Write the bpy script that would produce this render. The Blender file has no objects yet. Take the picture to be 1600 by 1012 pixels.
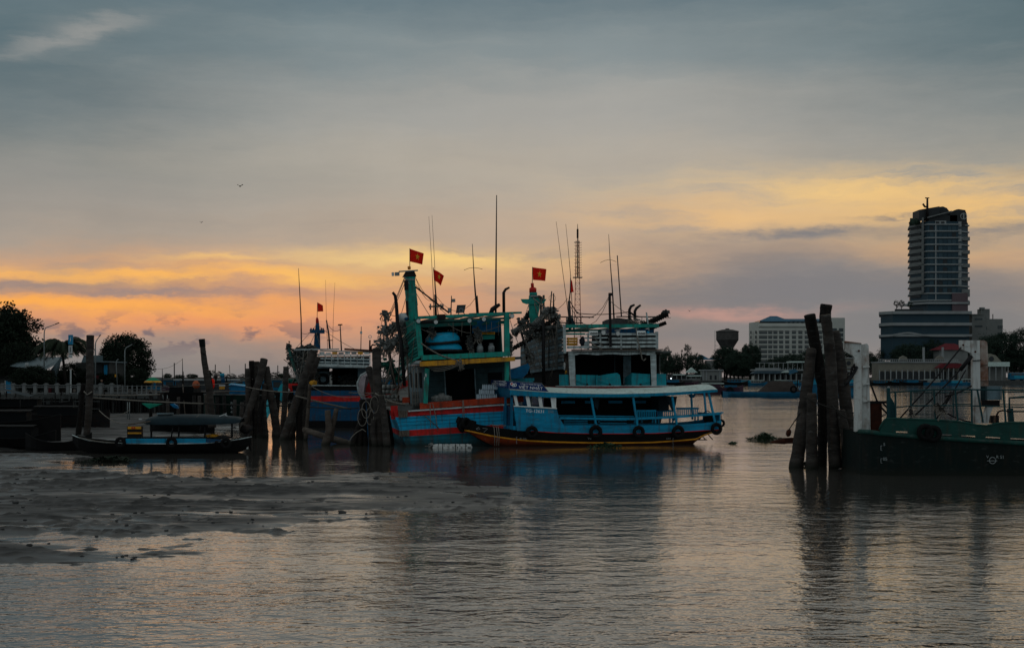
import bpy, math, random
import numpy as np
from mathutils import Vector, Matrix, noise
random.seed(7)
R = math.radians
SC = bpy.context.scene
COL = SC.collection

# ------------------------------------------------------------------ camera
F, HOR, H = 2222.2, 589.0, 3.1          # focal length in photo pixels, horizon row, eye height (m)
cam = bpy.data.cameras.new('camera'); camo = bpy.data.objects.new('camera', cam); COL.objects.link(camo)
cam.lens = 50; cam.sensor_width = 36; cam.shift_y = (HOR - 506) / 1600
cam.clip_start = 0.5; cam.clip_end = 20000
camo.location = (0, 0, H); camo.rotation_euler = (R(90), 0, 0)
SC.camera = camo

# ------------------------------------------------------------------ colour management
SC.view_settings.view_transform = 'Standard'
SC.view_settings.look = 'None'
SC.view_settings.gamma = 1
SC.view_settings.use_curve_mapping = False
SC.view_settings.exposure = 0.08
SC.cycles.max_bounces = 8
SC.cycles.glossy_bounces = 3
SC.cycles.diffuse_bounces = 3
SC.cycles.transparent_max_bounces = 8
SC.cycles.sample_clamp_indirect = 4

def lin(r, g, b):
    f = lambda c: (c/255/12.92) if c/255 <= 0.04045 else ((c/255+0.055)/1.055)**2.4
    return (f(r), f(g), f(b), 1)

# ------------------------------------------------------------------ world: dusk sky with cloud streaks
world = bpy.data.worlds.new('World'); SC.world = world; world.use_nodes = True
def build_world():
    nt = world.node_tree; nt.nodes.clear()
    def nd(t, **k):
        n = nt.nodes.new(t)
        for a, b in k.items(): setattr(n, a, b)
        return n
    def put(sock, v):
        if isinstance(v, bpy.types.NodeSocket): nt.links.new(v, sock)
        elif v is not None: sock.default_value = v
    def m(op, a, b=None, c=None, clamp=False):
        n = nd('ShaderNodeMath', operation=op, use_clamp=clamp)
        put(n.inputs[0], a); put(n.inputs[1], b)
        if c is not None: put(n.inputs[2], c)
        return n.outputs[0]
    def comb(x, y, z=0.0):
        n = nd('ShaderNodeCombineXYZ'); put(n.inputs[0], x); put(n.inputs[1], y); put(n.inputs[2], z); return n.outputs[0]
    def noi(vec, scale, detail=4, rough=0.55):
        n = nd('ShaderNodeTexNoise'); put(n.inputs['Vector'], vec)
        n.inputs['Scale'].default_value = scale; n.inputs['Detail'].default_value = detail; n.inputs['Roughness'].default_value = rough
        return n.outputs['Fac']
    def mix(f, a, b):
        n = nd('ShaderNodeMix', data_type='RGBA'); put(n.inputs[0], f); put(n.inputs[6], a); put(n.inputs[7], b); return n.outputs[2]
    def ramp(f, stops, interp='EASE'):
        n = nd('ShaderNodeValToRGB'); n.color_ramp.interpolation = interp
        e = n.color_ramp.elements
        e[0].position = stops[0][0]; e[0].color = stops[0][1]
        e[1].position = stops[-1][0]; e[1].color = stops[-1][1]
        for p, c in stops[1:-1]:
            q = e.new(p); q.color = c
        put(n.inputs[0], f); return n.outputs[0]
    def sstep(x, a, b):
        n = nd('ShaderNodeMapRange', interpolation_type='SMOOTHSTEP'); put(n.inputs[0], x)
        n.inputs[1].default_value = a; n.inputs[2].default_value = b; return n.outputs[0]
    tc = nd('ShaderNodeTexCoord')
    sx = nd('ShaderNodeSeparateXYZ'); nt.links.new(tc.outputs['Generated'], sx.inputs[0])
    X, Y, Z = sx.outputs
    az = m('MULTIPLY', m('ARCTAN2', X, Y), 57.2958)
    el0 = m('MULTIPLY', m('ARCSINE', Z), 57.2958)
    # sample far-side azimuths through direction-based noise so that nothing seams behind the viewer
    w1 = m('SUBTRACT', noi(comb(m('MULTIPLY', az, 0.10), m('MULTIPLY', el0, 0.34)), 1.0, 7, 0.64), 0.5)
    w2 = m('SUBTRACT', noi(comb(m('MULTIPLY', az, 0.16), m('MULTIPLY', el0, 0.8), 7.3), 1.0, 7, 0.64), 0.5)
    el = m('ADD', el0, m('MULTIPLY', w1, 2.6))
    azw = m('ADD', az, m('MULTIPLY', w2, 9.0))
    streak = noi(comb(m('MULTIPLY', az, 0.13), m('MULTIPLY', el, 1.1), 3.1), 1.0, 6, 0.6)
    puff = noi(comb(m('MULTIPLY', az, 0.55), m('MULTIPLY', el0, 1.3), 11.0), 1.0, 6, 0.55)
    e01 = m('DIVIDE', el, 30.0)
    S = lambda r, g, b: lin(r, g, b)
    base = ramp(e01, [(0.0, S(125, 121, 119)), (0.05, S(148, 134, 126)), (0.095, S(178, 148, 127)), (0.14, S(190, 162, 136)), (0.19, S(184, 166, 146)),
                      (0.27, S(175, 168, 155)), (0.36, S(163, 163, 158)), (0.43, S(132, 144, 147)), (0.51, S(98, 118, 127)), (0.70, S(112, 126, 131)), (1.0, S(142, 144, 141))])
    rear = ramp(m('DIVIDE', el0, 60.0), [(0.0, S(134, 146, 150)), (0.15, S(146, 158, 163)), (0.5, S(154, 161, 165)), (1.0, S(148, 156, 159))])
    g = m('EXPONENT', m('MULTIPLY', -1.0, m('POWER', m('DIVIDE', m('ABSOLUTE', m('SUBTRACT', az, 2.0)), 62.0), 2.0)))
    c = mix(g, rear, base)
    # cooler, darker grey towards the left top and right low
    def blob(a0, e0, sa, se, src_az=azw, src_el=el):
        a = m('POWER', m('ABSOLUTE', m('DIVIDE', m('SUBTRACT', src_az, a0), sa)), 2.0)
        b = m('POWER', m('ABSOLUTE', m('DIVIDE', m('SUBTRACT', src_el, e0), se)), 2.0)
        return m('EXPONENT', m('MULTIPLY', -1.0, m('ADD', a, b)))
    def px(x): return math.degrees(math.atan((x-800)/F))
    def py(y): return math.degrees(math.atan((HOR-y)/F))
    def layer(c, x, y, wx, wy, col, amt, tex=None, lo=0.3, hi=0.7):
        b = blob(px(x), py(y), wx/F*57.3, wy/F*57.3)
        if tex is not None: b = m('MULTIPLY', b, sstep(tex, lo, hi))
        return mix(m('MULTIPLY', b, amt, clamp=True), c, col)
    c = layer(c, -150, 130, 560, 190, S(68, 94, 104), 0.85)
    c = layer(c, 1850, 60, 560, 220, S(72, 96, 104), 0.85)
    c = layer(c, 60, 330, 420, 70, S(146, 144, 140), 0.6)
    c = layer(c, 1230, 452, 350, 68, S(119, 121, 123), 1.0)                  # grey bank right
    c = layer(c, 1450, 505, 360, 66, S(121, 123, 124), 0.9)
    c = layer(c, 1000, 575, 500, 30, S(150, 134, 130), 0.5)
    c = layer(c, 1130, 488, 110, 9, S(205, 152, 134), 0.6, streak, .3, .6)
    c = layer(c, 200, 455, 420, 44, S(230, 160, 100), 0.85, streak, .12, .55)     # orange band left
    c = layer(c, 330, 494, 300, 24, S(236, 152, 100), 0.85)
    c = layer(c, 590, 490, 200, 44, S(228, 158, 114), 0.6)
    c = layer(c, 300, 440, 330, 14, S(244, 190, 104), 1.0, streak, .36, .56)
    c = layer(c, 340, 412, 110, 7, S(238, 190, 118), 0.8, streak, .3, .6)
    c = layer(c, 80, 478, 340, 13, S(250, 172, 84), 1.0)
    c = layer(c, 180, 438, 260, 9, S(248, 182, 96), 0.9)
    c = layer(c, 690, 408, 190, 17, S(242, 206, 132), 1.0, streak, .2, .5)       # yellow streak over the boats
    c = layer(c, 900, 430, 230, 42, S(228, 180, 128), 0.65, streak, .2, .7)
    c = layer(c, 250, 462, 240, 6, S(150, 132, 128), 0.9, streak, .3, .5)        # grey bars in it
    c = layer(c, 60, 453, 220, 7, S(148, 130, 125), 0.9)
    c = layer(c, 380, 466, 70, 8, S(170, 134, 120), 0.7, puff, .4, .6)
    c = layer(c, 1370, 300, 300, 26, S(234, 196, 132), .95, streak, .30, .60)     # yellow cloud right
    c = layer(c, 1130, 345, 190, 28, S(222, 182, 130), 0.9, streak, .2, .6)
    c = layer(c, 1520, 345, 260, 42, S(238, 192, 120), 0.9, streak, .25, .6)
    c = layer(c, 1500, 405, 200, 20, S(216, 172, 124), 0.7)
    c = layer(c, 1540, 372, 150, 13, S(126, 126, 128), 0.9, streak, .35, .55)
    c = layer(c, 1250, 374, 100, 11, S(128, 126, 128), 0.9, puff, .35, .55)
    c = layer(c, 1620, 288, 110, 14, S(140, 134, 126), 0.8, streak, .4, .6)
    c = layer(c, 1215, 455, 290, 50, S(121, 122, 124), .95)
    c = layer(c, 1275, 374, 95, 11, S(122, 123, 125), .95, streak, .15, .45)
    c = layer(c, 1400, 346, 60, 5, S(124, 122, 122), .8, puff, .35, .55)
    c = layer(c, 1130, 489, 120, 8, S(196, 148, 134), .5)
    # small low puffs
    low = blob(px(260), py(525), 300/F*57.3, 26/F*57.3, az, el0)
    c = mix(m('MULTIPLY', m('MULTIPLY', low, sstep(puff, .52, .60)), 0.85, clamp=True), c, S(112, 102, 108))
    # wisp top left
    wisp = blob(px(120), py(80), 120/F*57.3, 13/F*57.3, az, m('SUBTRACT', el, m('MULTIPLY', m('SUBTRACT', az, px(120)), 0.28)))
    c = mix(m('MULTIPLY', m('MULTIPLY', wisp, sstep(streak, .30, .60)), 0.6, clamp=True), c, S(160, 158, 154))
    # ground half
    c = mix(sstep(el0, -3.0, -0.3), lin(52, 50, 50), c)
    c = mix(m('MULTIPLY', sstep(streak, .45, .75), .05), c, S(205, 196, 184)); c = mix(m('MULTIPLY', m('MULTIPLY', sstep(el0, 14, 4), 1), m('MULTIPLY', sstep(streak, .50, .25), .12)), c, S(120, 122, 128))
    # fine unevenness everywhere
    fine = noi(tc.outputs['Generated'], 9.0, 7, 0.6)
    fn = nd('ShaderNodeMapRange'); put(fn.inputs[0], fine); fn.inputs[3].default_value = 0.9; fn.inputs[4].default_value = 1.1
    vm = nd('ShaderNodeVectorMath', operation='SCALE'); put(vm.inputs[0], c); put(vm.inputs[3], fn.outputs[0])
    bg = nd('ShaderNodeBackground'); put(bg.inputs[0], vm.outputs[0]); bg.inputs[1].default_value = 1.06
    sky = nd('ShaderNodeTexSky', sky_type='NISHITA', sun_disc=False)
    sky.sun_elevation = R(1.5); sky.sun_rotation = R(4); sky.air_density = 2; sky.dust_density = 4
    bg2 = nd('ShaderNodeBackground'); put(bg2.inputs[0], sky.outputs[0]); bg2.inputs[1].default_value = 0.05
    mx = nd('ShaderNodeMixShader'); mx.inputs[0].default_value = 0.92       # cloud cover over the clear sky
    nt.links.new(bg2.outputs[0], mx.inputs[1]); nt.links.new(bg.outputs[0], mx.inputs[2])
    out = nd('ShaderNodeOutputWorld'); nt.links.new(mx.outputs[0], out.inputs[0])
build_world()

# the sun has just gone behind the cloud bank: almost no direct light left
sun = bpy.data.lights.new('sun', 'SUN'); suno = bpy.data.objects.new('sun', sun); COL.objects.link(suno)
sun.energy = 0.05; sun.angle = R(40); sun.color = (1, 0.72, 0.45)
suno.rotation_euler = (R(-86), 0, R(-4))    # from ahead of the viewer, low

# ------------------------------------------------------------------ materials
def mat_nodes(name):
    m = bpy.data.materials.new(name); m.use_nodes = True
    nt = m.node_tree; return m, nt, nt.nodes['Principled BSDF']
def rough_mat(name, col, dirt=None, amt=0.5, scale=2.0, rough=0.6, bump=0.15, bscale=30, stretch=(1, 1, 1), metal=0.0, lo=.42, hi=.66, coat=0, streak=0):
    """a worn colour: base, weathered by a second colour through noise, fine bump."""
    m, nt, bs = mat_nodes(name)
    tc = nt.nodes.new('ShaderNodeTexCoord'); mp = nt.nodes.new('ShaderNodeMapping'); mp.inputs['Scale'].default_value = stretch
    nt.links.new(tc.outputs['Object'], mp.inputs[0])
    n1 = nt.nodes.new('ShaderNodeTexNoise'); n1.inputs['Scale'].default_value = scale; n1.inputs['Detail'].default_value = 8; n1.inputs['Roughness'].default_value = .65
    nt.links.new(mp.outputs[0], n1.inputs['Vector'])
    mr = nt.nodes.new('ShaderNodeMapRange'); mr.inputs[1].default_value = lo; mr.inputs[2].default_value = hi; mr.inputs[4].default_value = amt
    nt.links.new(n1.outputs['Fac'], mr.inputs[0])
    mx = nt.nodes.new('ShaderNodeMix'); mx.data_type = 'RGBA'
    c = tuple(col)[:3] + (1,)
    d = (tuple(dirt)[:3] + (1,)) if dirt else tuple(x*0.45 for x in c[:3]) + (1,)
    mx.inputs[6].default_value = c; mx.inputs[7].default_value = d
    nt.links.new(mr.outputs[0], mx.inputs[0]); last = mx.outputs[2]
    if streak:      # rust and dirt runs, a few chalky scuffs, and a slimy waterline
        def nz(sc, scale, lo_, hi_, amt_, col_):
            nonlocal last
            m2 = nt.nodes.new('ShaderNodeMapping'); m2.inputs['Scale'].default_value = sc; nt.links.new(tc.outputs['Object'], m2.inputs[0])
            n3 = nt.nodes.new('ShaderNodeTexNoise'); n3.inputs['Scale'].default_value = scale; n3.inputs['Detail'].default_value = 6; nt.links.new(m2.outputs[0], n3.inputs['Vector'])
            r3 = nt.nodes.new('ShaderNodeMapRange'); r3.inputs[1].default_value = lo_; r3.inputs[2].default_value = hi_; r3.inputs[4].default_value = amt_*streak; nt.links.new(n3.outputs['Fac'], r3.inputs[0])
            x3 = nt.nodes.new('ShaderNodeMix'); x3.data_type = 'RGBA'; nt.links.new(r3.outputs[0], x3.inputs[0]); nt.links.new(last, x3.inputs[6]); x3.inputs[7].default_value = col_; last = x3.outputs[2]
        nz((5, 5, .5), 1.6, .52, .68, .75, (.05, .028, .018, 1)); nz((1.2, 1.2, 4), 3.0, .60, .70, .5, (.16, .17, .165, 1))
        gp = nt.nodes.new('ShaderNodeNewGeometry'); sz = nt.nodes.new('ShaderNodeSeparateXYZ'); nt.links.new(gp.outputs['Position'], sz.inputs[0])
        rz = nt.nodes.new('ShaderNodeMapRange'); rz.inputs[1].default_value = .28; rz.inputs[2].default_value = .06; rz.inputs[4].default_value = .8; nt.links.new(sz.outputs[2], rz.inputs[0])
        x4 = nt.nodes.new('ShaderNodeMix'); x4.data_type = 'RGBA'; nt.links.new(rz.outputs[0], x4.inputs[0]); nt.links.new(last, x4.inputs[6]); x4.inputs[7].default_value = (.012, .014, .010, 1); last = x4.outputs[2]
    nt.links.new(last, bs.inputs['Base Color'])
    bs.inputs['Specular IOR Level'].default_value = .14
    bs.inputs['Roughness'].default_value = rough; bs.inputs['Metallic'].default_value = metal
    if bump:
        n2 = nt.nodes.new('ShaderNodeTexNoise'); n2.inputs['Scale'].default_value = bscale; n2.inputs['Detail'].default_value = 4
        nt.links.new(mp.outputs[0], n2.inputs['Vector'])
        b = nt.nodes.new('ShaderNodeBump'); b.inputs['Strength'].default_value = bump; b.inputs['Distance'].default_value = .02
        nt.links.new(n2.outputs['Fac'], b.inputs['Height']); nt.links.new(b.outputs[0], bs.inputs['Normal'])
    return m
M = {}
def P(k, *a, **kw): M[k] = rough_mat(k, *a, **kw)
grime = (0.05, 0.045, 0.035)
P('blue_paint', (0.004, 0.25, 0.44), (0.008, 0.12, 0.20), .7, 2.5, .45, stretch=(.6, .6, 3), streak=0.55)
P('blue_trim', (0.005, 0.27, 0.46), (0.010, 0.13, 0.22), .5, 3, .5, streak=0.5)
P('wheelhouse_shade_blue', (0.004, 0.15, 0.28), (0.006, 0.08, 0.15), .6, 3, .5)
P('bright_blue_paint', (0.004, 0.36, 0.62), (0.02, 0.16, 0.22), .6, 1.6, .5, stretch=(.5, .5, 2.5), streak=0.75)
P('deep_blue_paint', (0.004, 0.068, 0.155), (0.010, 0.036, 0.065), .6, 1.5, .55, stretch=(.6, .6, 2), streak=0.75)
P('navy', (0.006, 0.03, 0.14), None, .3, 3, .4)
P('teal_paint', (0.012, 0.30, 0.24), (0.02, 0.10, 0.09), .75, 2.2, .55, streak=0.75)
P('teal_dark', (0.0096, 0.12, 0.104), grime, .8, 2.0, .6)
P('teal_hull', (0.006, 0.14, 0.19), (0.02, 0.05, 0.05), .8, 1.6, .5, streak=0.75)
P('cyan_panel', (0.01, 0.30, 0.36), (0.01, 0.15, 0.19), .7, 1.6, .5, streak=0.75)
P('red_paint', (0.55, 0.018, 0.016), (0.2, 0.015, 0.012), .7, 2.4, .5, streak=0.75)
P('orange_red_paint', (0.42, 0.045, 0.012), (0.16, 0.02, 0.01), .7, 2.2, .5, streak=0.75)
P('antifoul', (0.33, 0.05, 0.012), (0.12, 0.025, 0.012), .8, 1.8, .55, stretch=(.4, 1, 2), streak=0.75)
P('yellow_line', (0.72, 0.30, 0.02), (0.3, 0.12, 0.02), .6, 4, .5)
P('yellow_paint', (0.62, 0.29, 0.02), (0.25, 0.12, 0.03), .75, 2.5, .5, streak=0.75)
P('yellow_crate', (0.70, 0.33, 0.02), (0.35, 0.14, 0.02), .7, 6, .5)
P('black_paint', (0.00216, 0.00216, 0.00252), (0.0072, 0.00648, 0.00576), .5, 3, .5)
P('rubber', (0.00315, 0.00315, 0.0036), (0.009, 0.009, 0.009), .5, 6, .75, bump=.3)
P('white_paint', (0.78, 0.82, 0.80), (0.42, 0.42, 0.38), .6, 3, .5, stretch=(1, 1, .5))
P('roof_paint', (0.50, 0.62, 0.58), (0.30, 0.36, 0.32), .6, 2, .5, streak=0.5)
P('grey_white_board', (0.50, 0.58, 0.58), (0.20, 0.21, 0.20), .85, 2.2, .65, stretch=(.7, .7, 3), streak=0.6)
P('grey_blue_board', (0.13, 0.20, 0.23), (0.05, 0.06, 0.06), .8, 2, .65)
P('grey_board', (0.11, 0.12, 0.115), (0.03, 0.03, 0.027), .8, 2.4, .7, stretch=(1, 1, 3))
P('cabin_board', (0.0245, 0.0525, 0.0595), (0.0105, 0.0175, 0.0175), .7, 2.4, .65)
P('dark_interior', (0.003, 0.0045, 0.0055), None, .4, 2, .8)  # near-black: the shade inside cabins and openings is put into the colour
P('bare_wood', (0.13, 0.105, 0.085), (0.04, 0.032, 0.026), .9, 5, .8, bump=.5, bscale=20, stretch=(6, 1, 1))
P('log_wood', (0.062, 0.05456, 0.04836), (0.01612, 0.01426, 0.01302), .95, 1.3, .85, bump=1.0, bscale=6, stretch=(1, 1, 3), lo=.36, hi=.62, streak=0.5)
P('log_pale', (0.091, 0.0735, 0.0595), (0.028, 0.0224, 0.0196), .9, 1.6, .85, bump=.9, bscale=7, stretch=(1, 1, 3), streak=0.5)
P('log_dark', (0.011, 0.0095, 0.0085), (0.004, 0.0035, 0.0035), .9, 1.3, .85, bump=1.0, bscale=6, stretch=(1, 1, 3), streak=0.3)
P('log_end', (0.11, 0.09, 0.07), (0.04, 0.03, 0.03), .8, 9, .9)
P('rope', (0.22, 0.20, 0.17), (0.08, 0.07, 0.06), .7, 20, .9, bump=.4, bscale=120)
P('dark_rope', (0.035, 0.033, 0.03), None, .6, 20, .9)
P('cable', (0.012, 0.012, 0.013), None, .5, 4, .6, bump=0)
P('antenna', (0.035, 0.033, 0.032), None, .4, 4, .5, bump=0)
P('dark_steel', (0.01, 0.011, 0.012), (0.025, 0.0125, 0.0075), .6, 5, .5, metal=.2)
P('galvanised', (0.22, 0.25, 0.25), (0.10, 0.11, 0.11), .6, 6, .45, metal=.3)
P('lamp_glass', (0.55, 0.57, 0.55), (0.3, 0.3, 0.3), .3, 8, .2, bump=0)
P('net', (0.085, 0.092, 0.088), (0.014, 0.015, 0.015), .9, 7, .9, bump=.6)
P('net_green', (0.012, 0.13, 0.09), (0.01, 0.03, 0.03), .85, 5, .9, bump=.6)
P('net_float', (0.20, 0.205, 0.195), (0.035, 0.037, 0.036), .9, 5, .7)
P('tarp_blue', (0.005, 0.14, 0.30), (0.005, 0.05, 0.12), .7, 3, .45, bump=.5, bscale=8)
P('tarp_dark', (0.009, 0.024, 0.032), (0.005, 0.011, 0.014), .7, 2, .6, bump=.5, bscale=5)
P('tarp_grey', (0.03, 0.03, 0.03), (0.012, 0.012, 0.0132), .8, 3, .8, bump=.6, bscale=6)
P('coracle_blue', (0.004, 0.36, 0.58), (0.02, 0.16, 0.28), .5, 3, .4)
P('foam', (0.6, 0.62, 0.6), (0.28, 0.27, 0.24), .7, 8, .8)
P('plastic_bottle', (0.5, 0.6, 0.66), (0.2, 0.3, 0.38), .6, 14, .15, bump=.3)
P('sack', (0.30, 0.31, 0.29), (0.13, 0.13, 0.12), .7, 7, .8, bump=.4)
P('flag_red', (0.90, 0.035, 0.014), (0.7, 0.02, 0.01), .6, 3, .7, bump=0)
P('flag_star', (0.95, 0.68, 0.08), None, .1, 3, .7, bump=0)
P('pink_paint', (0.42, 0.36, 0.38), (0.2, 0.16, 0.17), .6, 3, .6)
P('lettering_white', (0.9, 0.92, 0.9), (0.5, 0.5, 0.5), .3, 9, .5, bump=0)
P('lettering_grey', (0.26, 0.29, 0.29), (0.12, 0.13, 0.13), .5, 9, .6, bump=0)
P('lettering_red', (0.6, 0.02, 0.03), None, .2, 9, .5, bump=0)
P('barge_green', (0.008, 0.056, 0.046), (0.007, 0.028, 0.024), .8, 1.2, .5, bump=.3, bscale=5, streak=.4)
P('barge_black', (0.003, 0.010, 0.009), (0.006, 0.008, 0.007), .8, 1.2, .5, bump=.3, bscale=5, streak=.2)
P('rail_green', (0.010, 0.05, 0.055), None, .5, 4, .5)
P('davit_white', (0.52, 0.54, 0.52), (0.20, 0.11, 0.065), .85, 2.2, .55, lo=.50, hi=.68, stretch=(1, 1, .6), streak=0.75)
P('rusty_white', (0.38, 0.33, 0.29), (0.16, 0.06, 0.03), .95, 2.0, .7, lo=.38, hi=.62, bump=.4)
P('rust', (0.06, 0.0168, 0.0084), (0.018, 0.0084, 0.006), .8, 3, .8, bump=.5)
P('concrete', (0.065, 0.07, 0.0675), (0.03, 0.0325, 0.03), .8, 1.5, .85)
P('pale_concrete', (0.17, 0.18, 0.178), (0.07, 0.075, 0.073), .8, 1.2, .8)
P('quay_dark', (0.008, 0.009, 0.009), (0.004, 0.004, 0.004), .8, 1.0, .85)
P('hotel_wall', (0.506, 0.517, 0.473), (0.396, 0.407, 0.374), .6, .15, .8, bump=0)
P('hotel_roof', (0.035, 0.12, 0.19), (0.025, 0.08, 0.13), .5, .2, .6, bump=0)
P('far_window', (0.07, 0.085, 0.09), None, .4, .3, .25, bump=0)
P('cream_wall', (0.20, 0.19, 0.155), (0.12, 0.115, 0.10), .6, .3, .8, bump=0)
P('pale_wall', (0.19, 0.20, 0.19), (0.12, 0.125, 0.12), .6, .3, .8, bump=0)
P('yellow_wall', (0.50, 0.38, 0.14), None, .3, .3, .8, bump=0)
P('tower_concrete', (0.17, 0.18, 0.175), (0.11, 0.12, 0.12), .6, .15, .8, bump=0)
P('tower_band', (0.26, 0.28, 0.28), (0.17, 0.18, 0.18), .6, .2, .7, bump=0)
P('tower_glass', (0.022, 0.050, 0.068), (0.03, 0.055, 0.07), .6, .25, .45, bump=0)
P('tower_glass_pale', (0.04, 0.075, 0.095), (0.02, 0.045, 0.06), .6, .25, .4, bump=0)
P('tower_pink', (0.112, 0.08, 0.088), None, .3, .2, .7, bump=0)
P('tower_dark', (0.035, 0.04, 0.043), None, .4, .3, .6, bump=0)
P('tile_roof_red', (0.13, 0.02, 0.025), (0.07, 0.015, 0.02), .6, .6, .8, bump=0)
P('blue_grey_roof', (0.05, 0.085, 0.11), None, .5, .5, .7, bump=0)
P('water_tank', (0.08, 0.076, 0.072), (0.04, 0.0384, 0.0368), .8, .4, .9, bump=0)
P('tin_roof', (0.12, 0.165, 0.18), (0.07, 0.09, 0.10), .6, .8, .45, stretch=(3, 1, 1))
P('house_wall', (0.0495, 0.05225, 0.0495), (0.0275, 0.0275, 0.0275), .7, .6, .85)
P('house_red', (0.10, 0.02, 0.025), None, .5, .6, .85)
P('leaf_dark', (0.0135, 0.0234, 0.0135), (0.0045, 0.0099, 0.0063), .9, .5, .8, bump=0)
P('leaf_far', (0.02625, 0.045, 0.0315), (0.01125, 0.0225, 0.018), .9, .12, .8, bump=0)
P('palm_leaf', (0.0175, 0.0275, 0.014), (0.0075, 0.014, 0.009), .8, .8, .7, bump=0)
P('bark', (0.02, 0.0168, 0.014), (0.008, 0.0068, 0.006), .8, 2, .9)
P('hyacinth', (0.025, 0.055, 0.025), (0.012, 0.028, 0.016), .8, 5, .6, bump=0)
P('sign_blue', (0.01, 0.22, 0.42), None, .3, 2, .4, bump=0)
P('sign_white', (0.45, 0.48, 0.48), None, .3, 2, .5, bump=0)
P('umbrella_green', (0.012, 0.20, 0.10), (0.01, 0.12, 0.07), .5, 1, .7, bump=0)
P('green_cloth', (0.01, 0.27, 0.17), (0.01, 0.14, 0.1), .6, 2, .7)
P('orange_cloth', (0.34, 0.09, 0.04), (0.35, 0.06, 0.02), .6, 4, .7)
P('skin', (0.20, 0.11, 0.07), None, .3, 6, .6, bump=0)
P('dark_cloth', (0.02, 0.022, 0.028), None, .5, 6, .9)
P('sand', (0.0385, 0.0315, 0.028), (0.0245, 0.0196, 0.0175), .7, .8, .95, bump=.5, bscale=3)
P('far_blue_hull', (0.0064, 0.112, 0.208), (0.008, 0.048, 0.088), .7, .5, .6, bump=0)
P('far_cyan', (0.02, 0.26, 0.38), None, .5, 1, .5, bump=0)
P('purple_hull', (0.05, 0.025, 0.04), None, .5, 1, .6, bump=0)
P('bank_earth', (0.0175, 0.018, 0.015), (0.01, 0.011, 0.009), .7, .05, .95, bump=0)
P('dark_green_hull', (0.0048, 0.024, 0.018), (0.0036, 0.0108, 0.0096), .8, 1, .6)
P('radio_red', (0.32, 0.06, 0.045), None, .4, 1, .6, bump=0)
P('radio_white', (0.22, 0.21, 0.20), None, .4, 1, .6, bump=0)
P('amber', (0.6, 0.2, 0.02), None, .3, 8, .4, bump=0)

for k in ('flag_red', 'flag_star'):      # thin cloth lets the sky light through
    nt = M[k].node_tree; bs = nt.nodes['Principled BSDF']; tr = nt.nodes.new('ShaderNodeBsdfTranslucent'); nt.links.new(bs.inputs['Base Color'].links[0].from_socket, tr.inputs[0])
    mx = nt.nodes.new('ShaderNodeMixShader'); mx.inputs[0].default_value = .5; nt.links.new(bs.outputs[0], mx.inputs[1]); nt.links.new(tr.outputs[0], mx.inputs[2])
    nt.links.new(mx.outputs[0], nt.nodes['Material Output'].inputs[0])
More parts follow.
